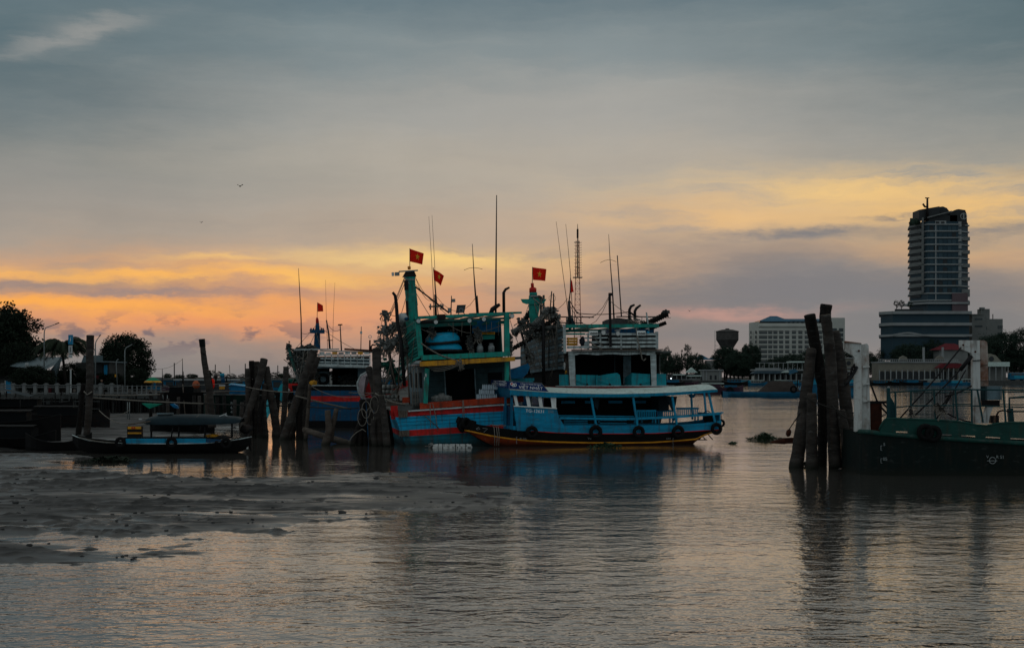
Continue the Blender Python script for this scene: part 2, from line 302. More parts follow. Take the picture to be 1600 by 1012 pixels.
# ------------------------------------------------------------------ mesh helpers
class MB:
    def __init__(s): s.v = []; s.f = []
    def add(s, vs, fs):
        o = len(s.v); s.v += [tuple(v) for v in vs]; s.f += [tuple(i+o for i in f) for f in fs]; return s
    def hexa(s, p):
        return s.add(p, [(0, 3, 2, 1), (4, 5, 6, 7), (0, 1, 5, 4), (1, 2, 6, 5), (2, 3, 7, 6), (3, 0, 4, 7)])
    def box(s, x0, x1, y0, y1, z0, z1):
        return s.hexa([(x0, y0, z0), (x1, y0, z0), (x1, y1, z0), (x0, y1, z0), (x0, y0, z1), (x1, y0, z1), (x1, y1, z1), (x0, y1, z1)])
    def beam(s, p, q, w, h, up=(0, 0, 1)):
        p, q = Vector(p), Vector(q); d = (q-p).normalized(); u = Vector(up)
        if abs(d.dot(u)) > .98: u = Vector((0, 1, 0))
        a = d.cross(u).normalized(); b = a.cross(d).normalized()
        a *= w/2; b *= h/2
        return s.hexa([p-a-b, p+a-b, p+a+b, p-a+b, q-a-b, q+a-b, q+a+b, q-a+b])
    def tube(s, pts, r, n=8, caps=True, jit=0.0):
        pts = [Vector(p) for p in pts]; k = len(pts)
        rs = r if isinstance(r, (list, tuple)) else [r]*k
        ref = Vector((0, 0, 1)); d0 = (pts[1]-pts[0]).normalized()
        if abs(d0.dot(ref)) > .9: ref = Vector((0, 1, 0))
        vs = []
        a = d0.cross(ref).normalized()
        for i, p in enumerate(pts):
            d = (pts[min(i+1, k-1)]-pts[max(i-1, 0)]).normalized()
            a = (a - d*a.dot(d)).normalized(); b = d.cross(a)
            for j in range(n):
                t = 2*math.pi*j/n
                q = rs[i]*(1+random.uniform(-jit, jit)) if jit else rs[i]
                vs.append(p + a*math.cos(t)*q + b*math.sin(t)*q)
        fs = [(i*n+j, i*n+(j+1) % n, (i+1)*n+(j+1) % n, (i+1)*n+j) for i in range(k-1) for j in range(n)]
        if caps: fs += [tuple(range(n-1, -1, -1)), tuple(range((k-1)*n, k*n))]
        return s.add(vs, fs)
    def prism(s, poly, y0, y1, plane='xz'):
        n = len(poly)
        if plane == 'xz': g = lambda a, b, c: (a, c, b)
        elif plane == 'xy': g = lambda a, b, c: (a, b, c)
        else: g = lambda a, b, c: (c, a, b)
        vs = [g(a, b, y0) for a, b in poly] + [g(a, b, y1) for a, b in poly]
        return s.add(vs, [tuple(range(n)), tuple(range(2*n-1, n-1, -1))] + [(i, i+n, (i+1) % n+n, (i+1) % n) for i in range(n)])
    def lathe(s, prof, n=16, c=(0, 0, 0), caps=True):
        c = Vector(c)
        vs = [c+Vector((r*math.cos(2*math.pi*j/n), r*math.sin(2*math.pi*j/n), z)) for r, z in prof for j in range(n)]
        k = len(prof)
        fs = [(i*n+j, i*n+(j+1) % n, (i+1)*n+(j+1) % n, (i+1)*n+j) for i in range(k-1) for j in range(n)]
        if caps: fs += [tuple(range(n-1, -1, -1)), tuple(range((k-1)*n, k*n))]
        return s.add(vs, fs)
    def grid(s, rows):
        k, n = len(rows), len(rows[0])
        return s.add([p for r in rows for p in r], [(i*n+j, i*n+j+1, (i+1)*n+j+1, (i+1)*n+j) for i in range(k-1) for j in range(n-1)])
    def blob(s, c, r, n=8, k=5, jit=.1):
        c = Vector(c); rr = Vector(r) if hasattr(r, '__len__') else Vector((r, r, r))
        vs = [c+Vector((0, 0, -rr.z))]
        for i in range(1, k):
            t = math.pi*i/k
            for j in range(n):
                a = 2*math.pi*j/n; q = 1+random.uniform(-jit, jit)
                vs.append(c+Vector((rr.x*math.sin(t)*math.cos(a)*q, rr.y*math.sin(t)*math.sin(a)*q, -rr.z*math.cos(t)*q)))
        vs.append(c+Vector((0, 0, rr.z)))
        L = len(vs)-1
        fs = [(0, 1+(j+1) % n, 1+j) for j in range(n)]
        fs += [(1+(i)*n+j, 1+i*n+(j+1) % n, 1+(i+1)*n+(j+1) % n, 1+(i+1)*n+j) for i in range(k-2) for j in range(n)]
        fs += [(L, 1+(k-2)*n+j, 1+(k-2)*n+(j+1) % n) for j in range(n)]
        return s.add(vs, fs)
    def torus(s, c, R_, r, axis='y', n=20, k=8):
        vs = []
        for i in range(n):
            t = 2*math.pi*i/n
            for j in range(k):
                u = 2*math.pi*j/k; q = R_+r*math.cos(u); h = r*math.sin(u)
                a, b = q*math.cos(t), q*math.sin(t)
                o = {'y': (a, h, b), 'x': (h, a, b), 'z': (a, b, h)}[axis]
                vs.append(Vector(c)+Vector(o))
        return s.add(vs, [(i*k+j, ((i+1) % n)*k+j, ((i+1) % n)*k+(j+1) % k, i*k+(j+1) % k) for i in range(n) for j in range(k)])
    def mesh(s, name, mat, smooth=False):
        me = bpy.data.meshes.new(name); me.from_pydata(s.v, [], s.f); me.update()
        if mat: me.materials.append(M[mat] if isinstance(mat, str) else mat)
        if smooth:
            me.polygons.foreach_set('use_smooth', [True]*len(me.polygons))
        return me
    def build(s, name, mat, parent=None, smooth=False, **pr):
        return link(name, s.mesh(name, mat, smooth), parent, **pr)
def link(name, me, parent=None, loc=None, rot=None, scale=None, **pr):
    o = bpy.data.objects.new(name, me); COL.objects.link(o)
    if parent is not None: o.parent = parent
    if loc is not None: o.location = loc
    if rot is not None: o.rotation_euler = rot
    if scale is not None: o.scale = scale if hasattr(scale, '__len__') else (scale,)*3
    for k, v in pr.items(): o[k] = v
    return o
def T(name, label, cat, loc, rz=0, group=None, roll=0, pitch=0):
    o = bpy.data.objects.new(name, None); COL.objects.link(o); o.empty_display_size = .2
    o.location = loc; o.rotation_euler = (R(pitch), R(roll), R(rz)); o['label'] = label; o['category'] = cat
    if group: o['group'] = group
    return o
def tag(o, label, cat, group=None):
    """a top-level thing of one mesh: origin goes to its base centre."""
    me = o.data
    if o.location.length == 0 and me.users == 1:
        co = np.empty(len(me.vertices)*3); me.vertices.foreach_get('co', co); co = co.reshape(-1, 3)
        c = np.array([(co[:, 0].min()+co[:, 0].max())/2, (co[:, 1].min()+co[:, 1].max())/2, co[:, 2].min()])
        me.vertices.foreach_set('co', (co-c).ravel()); me.update(); o.location = Vector(c)
    o['label'] = label; o['category'] = cat
    if group: o['group'] = group
    return o
def bx(name, mat, par, *a, **k): return MB().box(*a).build(name, mat, par, **k)
def bm(name, mat, par, p, q, w, h=None, up=(0, 0, 1), **k): return MB().beam(p, q, w, h or w, up).build(name, mat, par, **k)
def tb(name, mat, par, pts, r, n=6, **k): return MB().tube(pts, r, n).build(name, mat, par, smooth=True, **k)
def W(px, py, Y): return Vector(((px-800)*Y/F, Y, H+(HOR-py)*Y/F))
def G(px, Y, z=0.0): return Vector(((px-800)*Y/F, Y, z))
def Lf(o, px, py, y):
    """the point of the plane y = const in o's own frame that is sighted at a photo pixel"""
    mi = o.matrix_basis.inverted(); c = mi @ Vector((0, 0, H)); d = mi.to_3x3() @ Vector(((px-800)/F, 1, (HOR-py)/F))
    return c + d*((y-c.y)/d.y)
def sag(p, q, s, n=10):
    p, q = Vector(p), Vector(q)
    return [p.lerp(q, i/n)-Vector((0, 0, 4*s*(i/n)*(1-i/n))) for i in range(n+1)]
def copy_tree(o, parent=None):
    c = o.copy(); COL.objects.link(c)
    if parent is not None: c.parent = parent
    for ch in list(o.children): copy_tree(ch, c)
    return c
_font = bpy.data.fonts.load if False else None
def text(name, s, mat, par, loc, size, rot=(R(90), 0, 0), depth=.004, sx=1.0, bold=0.0, align='LEFT', shear=0):
    cu = bpy.data.curves.new('t', 'FONT'); cu.body = s; cu.size = size; cu.extrude = depth; cu.offset = bold; cu.align_x = align; cu.shear = shear
    cu.resolution_u = 3
    o = bpy.data.objects.new('t', cu); COL.objects.link(o)
    dg = bpy.context.evaluated_depsgraph_get(); dg.update()
    me = bpy.data.meshes.new_from_object(o.evaluated_get(dg)); bpy.data.objects.remove(o); bpy.data.curves.remove(cu)
    me.materials.clear(); me.materials.append(M[mat])
    return link(name, me, par, loc=loc, rot=rot, scale=(sx, 1, 1))
# ------------------------------------------------------------------ water and mud (structure)
def water_material():
    m, nt, bs = mat_nodes('river_water')
    bs.inputs['Base Color'].default_value = (0.045, 0.043, 0.038, 1); bs.inputs['Roughness'].default_value = 0.035
    bs.inputs['IOR'].default_value = 2.0; bs.inputs['Specular IOR Level'].default_value = .9
    geo = nt.nodes.new('ShaderNodeNewGeometry')
    def noi(sc, scale, detail, rough=.5):
        mp = nt.nodes.new('ShaderNodeMapping'); mp.inputs['Scale'].default_value = sc
        nt.links.new(geo.outputs['Position'], mp.inputs[0])
        n = nt.nodes.new('ShaderNodeTexNoise'); n.inputs['Scale'].default_value = scale; n.inputs['Detail'].default_value = detail
        n.inputs['Roughness'].default_value = rough
        nt.links.new(mp.outputs[0], n.inputs['Vector']); return n.outputs['Fac']
    prev = None
    # calm and rippled patches alternate
    patch = noi((.5, 1, 1), .09, 3)
    mr = nt.nodes.new('ShaderNodeMapRange'); mr.inputs[1].default_value = .38; mr.inputs[2].default_value = .62; mr.inputs[3].default_value = .35; mr.inputs[4].default_value = 1.0
    nt.links.new(patch, mr.inputs[0])
    # the moored boats shelter the water around them
    ds = nt.nodes.new('ShaderNodeVectorMath'); ds.operation = 'DISTANCE'; ds.inputs[1].default_value = (-3, 66, 0); nt.links.new(geo.outputs['Position'], ds.inputs[0])
    sh = nt.nodes.new('ShaderNodeMapRange'); sh.inputs[1].default_value = 14; sh.inputs[2].default_value = 38; sh.inputs[3].default_value = .38; sh.inputs[4].default_value = 1.0; nt.links.new(ds.outputs['Value'], sh.inputs[0])
    mm = nt.nodes.new('ShaderNodeMath'); mm.operation = 'MULTIPLY'; nt.links.new(mr.outputs[0], mm.inputs[0]); nt.links.new(sh.outputs[0], mm.inputs[1]); mr = mm
    for sc, scale, detail, dist, st in (((.6, 1, 1), .35, 2, .075, 1), ((.75, 1, 1), 1.6, 2, .048, 1), ((.8, 1, 1), 6.0, 2, .019, 1), ((.9, 1, 1), 18.0, 2, .0045, 1)):
        b = nt.nodes.new('ShaderNodeBump'); b.inputs['Distance'].default_value = dist
        nt.links.new(mr.outputs[0], b.inputs['Strength'])
        nt.links.new(noi(sc, scale, detail), b.inputs['Height'])
        if prev: nt.links.new(prev.outputs[0], b.inputs['Normal'])
        prev = b
    nt.links.new(prev.outputs[0], bs.inputs['Normal'])
    return m
M['water'] = water_material()
ys = [-60, 5] + [8*1.06**i for i in range(1, 90)] + [2500, 9000]
MB().grid([[(x, y, 0) for x in (-4000, -400, -60, -20, 0, 20, 60, 400, 4000)] for y in ys]).build('river_water', 'water', kind='structure')

def mud_material():
    m, nt, bs = mat_nodes('wet_mud')
    geo = nt.nodes.new('ShaderNodeNewGeometry')
    def noi(sc, scale, detail):
        mp = nt.nodes.new('ShaderNodeMapping'); mp.inputs['Scale'].default_value = sc
        nt.links.new(geo.outputs['Position'], mp.inputs[0])
        n = nt.nodes.new('ShaderNodeTexNoise'); n.inputs['Scale'].default_value = scale; n.inputs['Detail'].default_value = detail
        nt.links.new(mp.outputs[0], n.inputs['Vector']); return n.outputs['Fac']
    a = noi((.5, 1, 1), .8, 7)
    r = nt.nodes.new('ShaderNodeMapRange'); r.inputs[1].default_value = .35; r.inputs[2].default_value = .65; r.inputs[3].default_value = .16; r.inputs[4].default_value = .52
    nt.links.new(a, r.inputs[0])
    sx = nt.nodes.new('ShaderNodeSeparateXYZ'); nt.links.new(geo.outputs['Position'], sx.inputs[0])
    hz = nt.nodes.new('ShaderNodeMapRange'); hz.inputs[1].default_value = .035; hz.inputs[2].default_value = .09; hz.inputs[3].default_value = 0; hz.inputs[4].default_value = .40
    nt.links.new(sx.outputs[2], hz.inputs[0]); ad = nt.nodes.new('ShaderNodeMath'); ad.operation = 'ADD'; nt.links.new(r.outputs[0], ad.inputs[0]); nt.links.new(hz.outputs[0], ad.inputs[1])
    nt.links.new(ad.outputs[0], bs.inputs['Roughness']); bs.inputs['Specular IOR Level'].default_value = .5
    mx = nt.nodes.new('ShaderNodeMix'); mx.data_type = 'RGBA'; mx.inputs[6].default_value = (.008, .009, .009, 1); mx.inputs[7].default_value = (.024, .024, .023, 1)
    nt.links.new(noi((.6, 1, 1), 1.7, 6), mx.inputs[0]); nt.links.new(mx.outputs[2], bs.inputs['Base Color'])
    b = nt.nodes.new('ShaderNodeBump'); b.inputs['Strength'].default_value = .5; b.inputs['Distance'].default_value = .014
    nt.links.new(noi((.5, 1, 1), 3.0, 8), b.inputs['Height'])
    nt.links.new(b.outputs[0], bs.inputs['Normal'])
    return m
M['mud'] = mud_material()
def poly_sd(x, y, poly):
    """signed distance, positive inside"""
    d = np.full(x.shape, 1e9); ins = np.zeros(x.shape, bool); n = len(poly)
    for i in range(n):
        ax, ay = poly[i]; bx_, by = poly[(i+1) % n]
        ex, ey = bx_-ax, by-ay; wx, wy = x-ax, y-ay
        t = np.clip((wx*ex+wy*ey)/(ex*ex+ey*ey), 0, 1)
        d = np.minimum(d, np.hypot(wx-ex*t, wy-ey*t))
        c = ((ay <= y) & (by > y)) | ((by <= y) & (ay > y))
        with np.errstate(divide='ignore', invalid='ignore'):
            xi = ax+(y-ay)/(by-ay if by != ay else 1)*ex
        ins ^= c & (x < xi)
    return np.where(ins, d, -d)
MUD = []
def mud_z(x, y, k=0):
    x0, x1, y0, y1, nx, ny, z = MUD[k]; j = int((x-x0)/(x1-x0)*(nx-1)); i = int(math.log(y/y0)/math.log(y1/y0)*(ny-1))
    return z[i, j] if 0 <= i < ny and 0 <= j < nx else -1
def mud_sheet(name, poly_px, x0, x1, y0, y1, nx, ny, top, seed, lab=None):
    poly = [tuple(G(px, 3.1*F/(py-HOR)).xy) for px, py in poly_px]
    ysx = np.geomspace(y0, y1, ny)
    rows = []
    Xs = np.linspace(0, 1, nx)
    Xg = np.array([x0*(y/y1)*0.0 + (x0 + (x1-x0)*Xs) for y in ysx]); Yg = np.repeat(ysx[:, None], nx, 1)
    wx = np.zeros_like(Xg); wz = np.zeros_like(Xg)
    for i in range(ny):
        for j in range(nx):
            p = Vector((Xg[i, j]*.35, Yg[i, j]*.5, seed))
            wx[i, j] = noise.fractal(p, .7, 2.1, 5)
            q = Vector((Xg[i, j]*.55+5, Yg[i, j]*1.6, seed+4))
            f = noise.fractal(q, .8, 2.0, 6)
            c = noise.noise(Vector((Xg[i, j]*3.2, Yg[i, j]*3.6, seed+9)))
            rg = 1-abs(noise.fractal(Vector((Xg[i, j]*.22, Yg[i, j]*.9, seed+2)), .7, 2.0, 4))*2.2; lo = noise.noise(Vector((Xg[i, j]*.13, Yg[i, j]*.34, seed+20))); c2 = noise.fractal(Vector((Xg[i, j]*2.6, Yg[i, j]*3.4, seed+30)), .8, 2, 3); gt_ = min(1, max(0, (rg-.62)/.25))*min(1, max(0, (lo+.25)*3)); rg2 = 1-abs(noise.fractal(Vector((Xg[i, j]*.16+9, Yg[i, j]*.6+Xg[i, j]*.08, seed+50)), .7, 2.0, 3))*3; hf = noise.noise(Vector((Xg[i, j]*4.5, Yg[i, j]*5, seed+60))); wz[i, j] = f*.022 + lo*.05 + gt_*(.014+.085*abs(c2)+.03*hf)*min(1, Yg[i, j]/34) - .085*min(1, max(0, (rg2-.72)/.2))*(1-.6*gt_)
    d = poly_sd(Xg, Yg, poly) + wx*1.8
    z = -.16 + .205*(1/(1+np.exp(-d*1.1))) + top*np.clip(d/9, 0, 1) + wz*(0.35+.65/(1+np.exp(-d*1.2)))
    MUD.append((x0, x1, y0, y1, nx, ny, z))
    return MB().grid([[(Xg[i, j], Yg[i, j], z[i, j]) for j in range(nx)] for i in range(ny)]).build(name, 'mud', smooth=True, kind='structure')
mud_sheet('mud_flat', [(-500, 702), (120, 708), (215, 738), (330, 744), (520, 740), (640, 736), (760, 744), (860, 764), (830, 790), (720, 812), (600, 812), (440, 834),
                       (300, 842), (160, 838), (170, 855), (330, 862), (200, 874), (60, 888), (-100, 905), (-700, 930)], -26, 4.5, 19, 60, 330, 330, .02, 1.3)
mud_sheet('mud_bank', [(-600, 640), (330, 640), (420, 664), (330, 676), (370, 690), (250, 690), (190, 690), (90, 704), (-600, 708)], -70, -6, 56, 124, 200, 160, .08, 6.1)
# ------------------------------------------------------------------ far bank
MB().grid([[(x, y, z) for x in (-2500, -900, -300, 0, 300, 900, 2500)] for y, z in ((562, -1), (562.2, 1.5), (600, 1.6), (760, 2.0), (1200, 2.2), (9500, 2.3))]).build('far_bank_ground', 'bank_earth', kind='structure')
bx('embankment', 'concrete', None, -500, 700, 561.3, 562.3, -.5, 1.75, kind='structure')

# ---- trees
def leaf_cloud(seed, clumps, per, leaf, squash=1.0, spread=.42, low=0.0):
    """unit crown (height 1, width 1, base at z 0): leaf faces gathered in clumps"""
    rnd = random.Random(seed); mb = MB()
    cs = []
    for i in range(clumps):
        while True:
            p = Vector((rnd.uniform(-1, 1), rnd.uniform(-1, 1), rnd.uniform(-1, 1)))
            if .12 < p.length < 1 and p.z > -1+low: break
        p = p.normalized()*(p.length**.55)
        cs.append((Vector((p.x*.5*.82, p.y*.5*.82, .5+p.z*.5*.84)), rnd.uniform(.45, 1.0)*spread*.36))
    for c, r in cs:
        for k in range(per):
            d = Vector((rnd.gauss(0, 1), rnd.gauss(0, 1), rnd.gauss(0, .8))).normalized()*r*rnd.uniform(.35, 1.12)
            a = Vector((rnd.gauss(0, 1), rnd.gauss(0, 1), rnd.gauss(0, 1))).normalized(); b = a.cross(Vector((rnd.gauss(0, 1), rnd.gauss(0, 1), rnd.gauss(0, 1)))).normalized()
            s = leaf*rnd.uniform(.6, 1.3); q = c+d
            mb.add([q-a*s, q-b*s*.5, q+a*s, q+b*s*.5], [(0, 1, 2, 3)])
    return mb
CROWN = {}
def crown_mesh(kind, seed, mat):
    k = (kind, seed, mat)
    if k not in CROWN:
        a = {'round': (80, 95, .026), 'airy': (40, 80, .024), 'dense': (150, 90, .017), 'near': (120, 190, .019)}[kind]
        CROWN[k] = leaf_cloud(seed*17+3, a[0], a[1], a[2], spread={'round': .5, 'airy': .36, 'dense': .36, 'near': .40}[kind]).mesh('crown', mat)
    return CROWN[k]
def trunk_mesh(seed):
    rnd = random.Random(seed); mb = MB()
    mb.tube([(0, 0, -.05), (.01, 0, .2), (rnd.uniform(-.03, .03), 0, .42), (rnd.uniform(-.05, .05), 0, .7)], [.035, .028, .022, .008], 7)
    for i in range(6):
        a = rnd.uniform(0, 6.28); z = rnd.uniform(.25, .45)
        mb.tube([(0, 0, z), (.16*math.cos(a), .16*math.sin(a), z+.14), (.34*math.cos(a), .34*math.sin(a), z+rnd.uniform(.2, .36))], [.015, .010, .004], 5)
    return mb.mesh('trunk', 'bark', True)
TRUNKS = [trunk_mesh(i) for i in range(3)]
def tree(label, base, h, w, kind='round', seed=0, mat='leaf_far', group=None, low=.18):
    t = T('tree', label, 'tree', base, random.uniform(0, 360), group)
    link('trunk', TRUNKS[seed % 3], t, scale=(h, h, h))
    link('crown', crown_mesh(kind, seed % 4, mat), t, loc=(0, 0, h*low), scale=(w, w, h*(1-low)))
    return t
fg = 'trees along the far bank'
far_trees = [  # px centre, top row, width px, kind, where
    (1040, 545, 26, 'round', 'dark tree on the far bank just right of the white fishing boat'),
    (1054, 553, 30, 'round', 'low rounded tree between two taller airy trees across the river'),
    (1042, 541, 13, 'airy', 'thin tall tree with a narrow tip beside the white fishing boat'),
    (1073, 538, 20, 'airy', 'tall airy tree with sky showing through, far bank beyond the ferry'),
    (1088, 551, 30, 'round', 'bushy tree left of the small blue roofed pavilion'),
    (1100, 567, 24, 'round', 'short tree in front of the small blue roofed pavilion'),
    (1135, 541, 46, 'near', 'big dark tree standing in front of the water tower'),
    (1154, 549, 44, 'near', 'big dark tree at the foot of the water tower, right side'),
    (1172, 535, 34, 'near', 'tall dark tree touching the left corner of the white hotel'),
    (1160, 566, 50, 'near', 'low dense tree between the water tower and the hotel'),
    (1192, 564, 40, 'dense', 'low tree under the left end of the hotel facade'),
    (1214, 557, 42, 'dense', 'tree in the hedge below the second part of the hotel facade'),
    (1240, 551, 44, 'dense', 'tree rising against the middle of the hotel facade'),
    (1262, 548, 40, 'dense', 'tree against the hotel, just left of the leaning log cluster'),
    (1300, 549, 44, 'dense', 'tree seen between the big mooring logs'),
    (1322, 545, 34, 'round', 'tree behind the nearer white davit post'),
    (1352, 549, 44, 'dense', 'tree in the gap between the nearer davit and the podium'),
    (1384, 545, 52, 'dense', 'tree in front of the left corner of the tower podium'),
    (1420, 535, 60, 'dense', 'broad tree in front of the podium of the tall tower'),
    (1456, 529, 54, 'dense', 'tallest of the trees in front of the tower podium'),
    (1492, 538, 50, 'dense', 'tree behind the red tiled roof across the river'),
    (1540, 524, 54, 'dense', 'tree under the pale block beside the tall tower'),
    (1566, 516, 56, 'dense', 'high dark tree right of the farther davit head'),
    (1596, 513, 60, 'dense', 'dark tree mass at the edge above the blue bus'),
    (1630, 518, 60, 'dense', 'dark tree beyond the blue bus at the picture edge'),
    (1585, 545, 50, 'dense', 'lower dark tree directly behind the blue bus'),
]
for i, (px_, ty, w, k, lab) in enumerate(far_trees):
    Y = 606 + (i*7) % 24
    if 'thin' in lab or 'airy' in lab: Y += 10
    b = G(px_, Y, 1.7); h = (W(px_, ty, Y).z-1.7)
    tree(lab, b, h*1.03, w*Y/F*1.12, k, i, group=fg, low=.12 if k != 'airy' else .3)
for i, (px_, ty, w) in enumerate([(262, 583, 14), (338, 578, 22), (300, 584, 18), (396, 580, 20), (412, 577, 16), (430, 580, 20), (445, 583, 22), (380, 584, 18), (280, 585, 16), (360, 583, 20)]):
    Y = 820; b = G(px_, Y, 1.7); h = W(px_, ty, Y).z-1.7
    tree(f"small distant tree on the horizon, {['right of the parasol', 'tallest left of the capped log', 'touching the capped log', 'right of the blue tarpaulin cabin', 'just left of the upright log cluster', 'between the two left log clusters', 'behind the cyan fender', 'behind the blue tarpaulin cabin', 'near the bent pipe rail', 'right of the capped log'][i]}", b, h*1.05, w*Y/F*1.1, 'airy' if i % 2 else 'round', i, group='distant trees beyond the fleet', low=.1)

# ---- tall tower
TY, TS = 622.0, F/622.0
tw = T('tower_building', 'tall dark glass tower with stacked balconies and a roof mast, across the river', 'tower', G(1468, TY, 1.6))
tx = lambda p: (p-1468)/TS
tz = lambda p: (H-1.6)+(HOR-p)/TS
txd = lambda p, d: (p-800)*(TY+d)/F - (1468-800)*TY/F
def fp(gr=0.0, x0=1421, x1=1450, x2=1497, x3=1512.5, d=12):
    return [(txd(x0, d)-gr, d-gr*.3), (tx(x1)-gr*.4, -gr), (tx(x2)+gr*.3, -gr), (txd(x3, 6)+gr, 6-gr), (txd(x3, 6)+gr, 24), (txd(x0, d)-gr+3, 24)]
MB().prism(fp(0, x0=1422), tz(487), tz(346), 'xy').build('tower_core', 'tower_glass', tw)
MB().prism(fp(-.6, x0=1440), tz(346), tz(336), 'xy').build('upper_storey', 'tower_dark', tw)
slabs = [351.5, 362, 372.4, 382.8, 393.3, 404, 414, 426, 437, 447.4, 459, 470]
sm = MB().prism(fp(.5), 0, .55, 'xy').mesh('floor_slab', 'tower_band')
for y in slabs: link('floor_slab', sm, tw, loc=(0, 0, tz(y)))
# balcony parapets and recesses on the angled left face
a, b = Vector((txd(1422, 12), 12, 0)), Vector((txd(1444, 2.4), 2.4, 0))
pm = MB().beam(a+Vector((-.5, -.5, .95)), b+Vector((-.5, -.5, .95)), .25, 1.25).mesh('balcony_parapet', 'tower_concrete')
rm = MB().beam(a.lerp(b, .12)+Vector((.2, .2, 2.1)), a.lerp(b, .8)+Vector((.2, .2, 2.1)), 1.2, 1.2).mesh('balcony_opening', 'tower_dark')
cm = MB().beam(b+Vector((-.8, -.5, 0)), b+Vector((-.8, -.5, 2.9)), .8, .8).mesh('balcony_pier', 'tower_concrete')
for y in slabs[:-1]:
    if abs(y-426) > 1: link('balcony_opening', rm, tw, loc=(0, 0, tz(y)-3.1+.3))
    link('balcony_parapet', pm, tw, loc=(0, 0, tz(y))); link('balcony_pier', cm, tw, loc=(0, 0, tz(y)+.5))
# front glazing: panes with mullions
pw = (tx(1494)-tx(1452))/6
gm = MB().box(.12, pw-.12, -.16, .1, .35, 2.45).mesh('window_pane', 'tower_glass')
gms = [gm, MB().box(.12, pw-.12, -.16, .1, .35, 2.45).mesh('window_pane', 'tower_glass_pale'), MB().box(.12, pw-.12, -.12, .1, .35, 2.45).mesh('window_pane', 'tower_dark')]
for y in slabs[1:-1]:
    for k in range(6): link('window_pane', gms[random.choice((0, 0, 0, 1, 1, 2))], tw, loc=(tx(1452)+k*pw, 0, tz(y)))
bx('corner_mullion', 'tower_band', tw, tx(1461), tx(1461)+.5, -.35, -.1, tz(470), tz(350))
wl = MB().box(0, 1.4, -.4, 0, 0, 2.2).mesh('lit_panel', 'tower_band')  # pale panels put the lit strip of the pillar into colour
for k, y in enumerate([354, 366, 377, 388, 399, 411, 423, 434, 445]): link('lit_panel', wl, tw, loc=(tx(1497.5), .6, tz(y)))
sb = MB().box(0, 3.6, 2, 12, 0, .5).box(0, 3.6, 2, 2.2, .5, 1.6).mesh('side_balcony', 'tower_concrete')
for y in [375, 396, 417, 438, 457, 463, 476]: link('side_balcony', sb, tw, loc=(tx(1505), 0, tz(y)))
bx('pink_panel', 'tower_pink', tw, tx(1487), tx(1511), -.9, 3, tz(524), tz(458))
# podium
pod = [(txd(1376, 6), 6), (tx(1392), -3), (tx(1511), -3), (tx(1514), 2), (tx(1514), 30), (txd(1377, 30), 30)]
MB().prism(pod, tz(560), tz(487.5), 'xy').build('podium', 'tower_glass', tw)
podb = [(txd(1373, 5), 5), (tx(1391), -4.2), (tx(1514), -4.2), (tx(1517), 2), (tx(1517), 30), (txd(1374, 30), 30)]
for y0, y1 in ((491, 486.5), (509, 504.5), (526, 522.5)): MB().prism(podb, tz(y0), tz(y1), 'xy').build('podium_band', 'tower_band', tw)
MB().prism([(tx(1445), -1.5), (tx(1512), -1.5), (tx(1514), 6), (tx(1514), 20), (tx(1430), 20), (tx(1430), 8)], tz(475), tz(472), 'xy').build('terrace_slab', 'tower_band', tw)
bx('terrace_parapet', 'tower_dark', tw, tx(1396), tx(1440), -2.5, -2.0, tz(487), tz(483))
MB().grid([[(tx(1372+k*7), -4.4, tz(524-5*math.exp(-((k-6)/3.0)**2)+dz)) for k in range(20)] for dz in (0, 2.4)]).build('curved_canopy', 'tower_band', tw)
# roof: slanted frame, curved crown, mast, sign disc
MB().prism([(tx(1438), tz(346)), (tx(1438), tz(327)), (tx(1470), tz(321.5)), (tx(1470), tz(333)), (tx(1448), tz(341))], 2, 12).build('roof_block', 'tower_dark', tw)
MB().prism([(tx(1449), tz(341)), (tx(1486), tz(331)), (tx(1486), tz(329.5)), (tx(1449), tz(339))], -1, 2).build('roof_slope_edge', 'tower_concrete', tw)
MB().prism([(tx(1455), tz(335)), (tx(1462), tz(322)), (tx(1480), tz(320)), (tx(1486), tz(322.5)), (tx(1491), tz(329)), (tx(1491), tz(340)), (tx(1455), tz(340))], 6, 14).build('machine_room', 'tower_dark', tw)
MB().prism([(tx(1485), tz(350)), (tx(1485), tz(333))] + [(tx(1499-12*math.cos(t)), tz(336-9.5*math.sin(t))) for t in np.linspace(.5, math.pi/2, 5)] + [(tx(1509), tz(328)), (tx(1511), tz(334)), (tx(1512), tz(350))], .6, 18).build('round_crown', 'tower_dark', tw)
MB().torus((tx(1506), .3, tz(338)), 1.3, .22, 'y', 16, 6).box(tx(1506)-.3, tx(1506)+.3, .1, .5, tz(338)-1.2, tz(338)+1.2).build('round_sign', 'lettering_grey', tw)
tb('roof_mast', 'dark_steel', tw, [(tx(1450), 1, tz(345)), (tx(1450), 1, tz(309))], [.7, .4], 8)
tb('mast_tip', 'dark_steel', tw, [(tx(1446.5), 1, tz(309)), (tx(1453), 1, tz(309))], .25, 6)
tb('crane_arm', 'dark_steel', tw, [(tx(1450), 1, tz(323)), (tx(1446), 1, tz(322.5)), (tx(1443), 1, tz(318))], .45, 6)
for q, y in ((1436, 345), (1430, 345)): MB().blob((tx(q), 4, tz(y)), 1.6, 8, 5, .3).build('roof_planting', 'leaf_far', tw)
bx('stair_window_band', 'tower_band', tw, tx(1461), tx(1478), -.4, .2, tz(350), tz(345))
for q in (1464.5, 1472.5): bx('round_vent', 'tower_dark', tw, tx(q)-.7, tx(q)+.7, -.6, -.4, tz(349.4), tz(346.4))
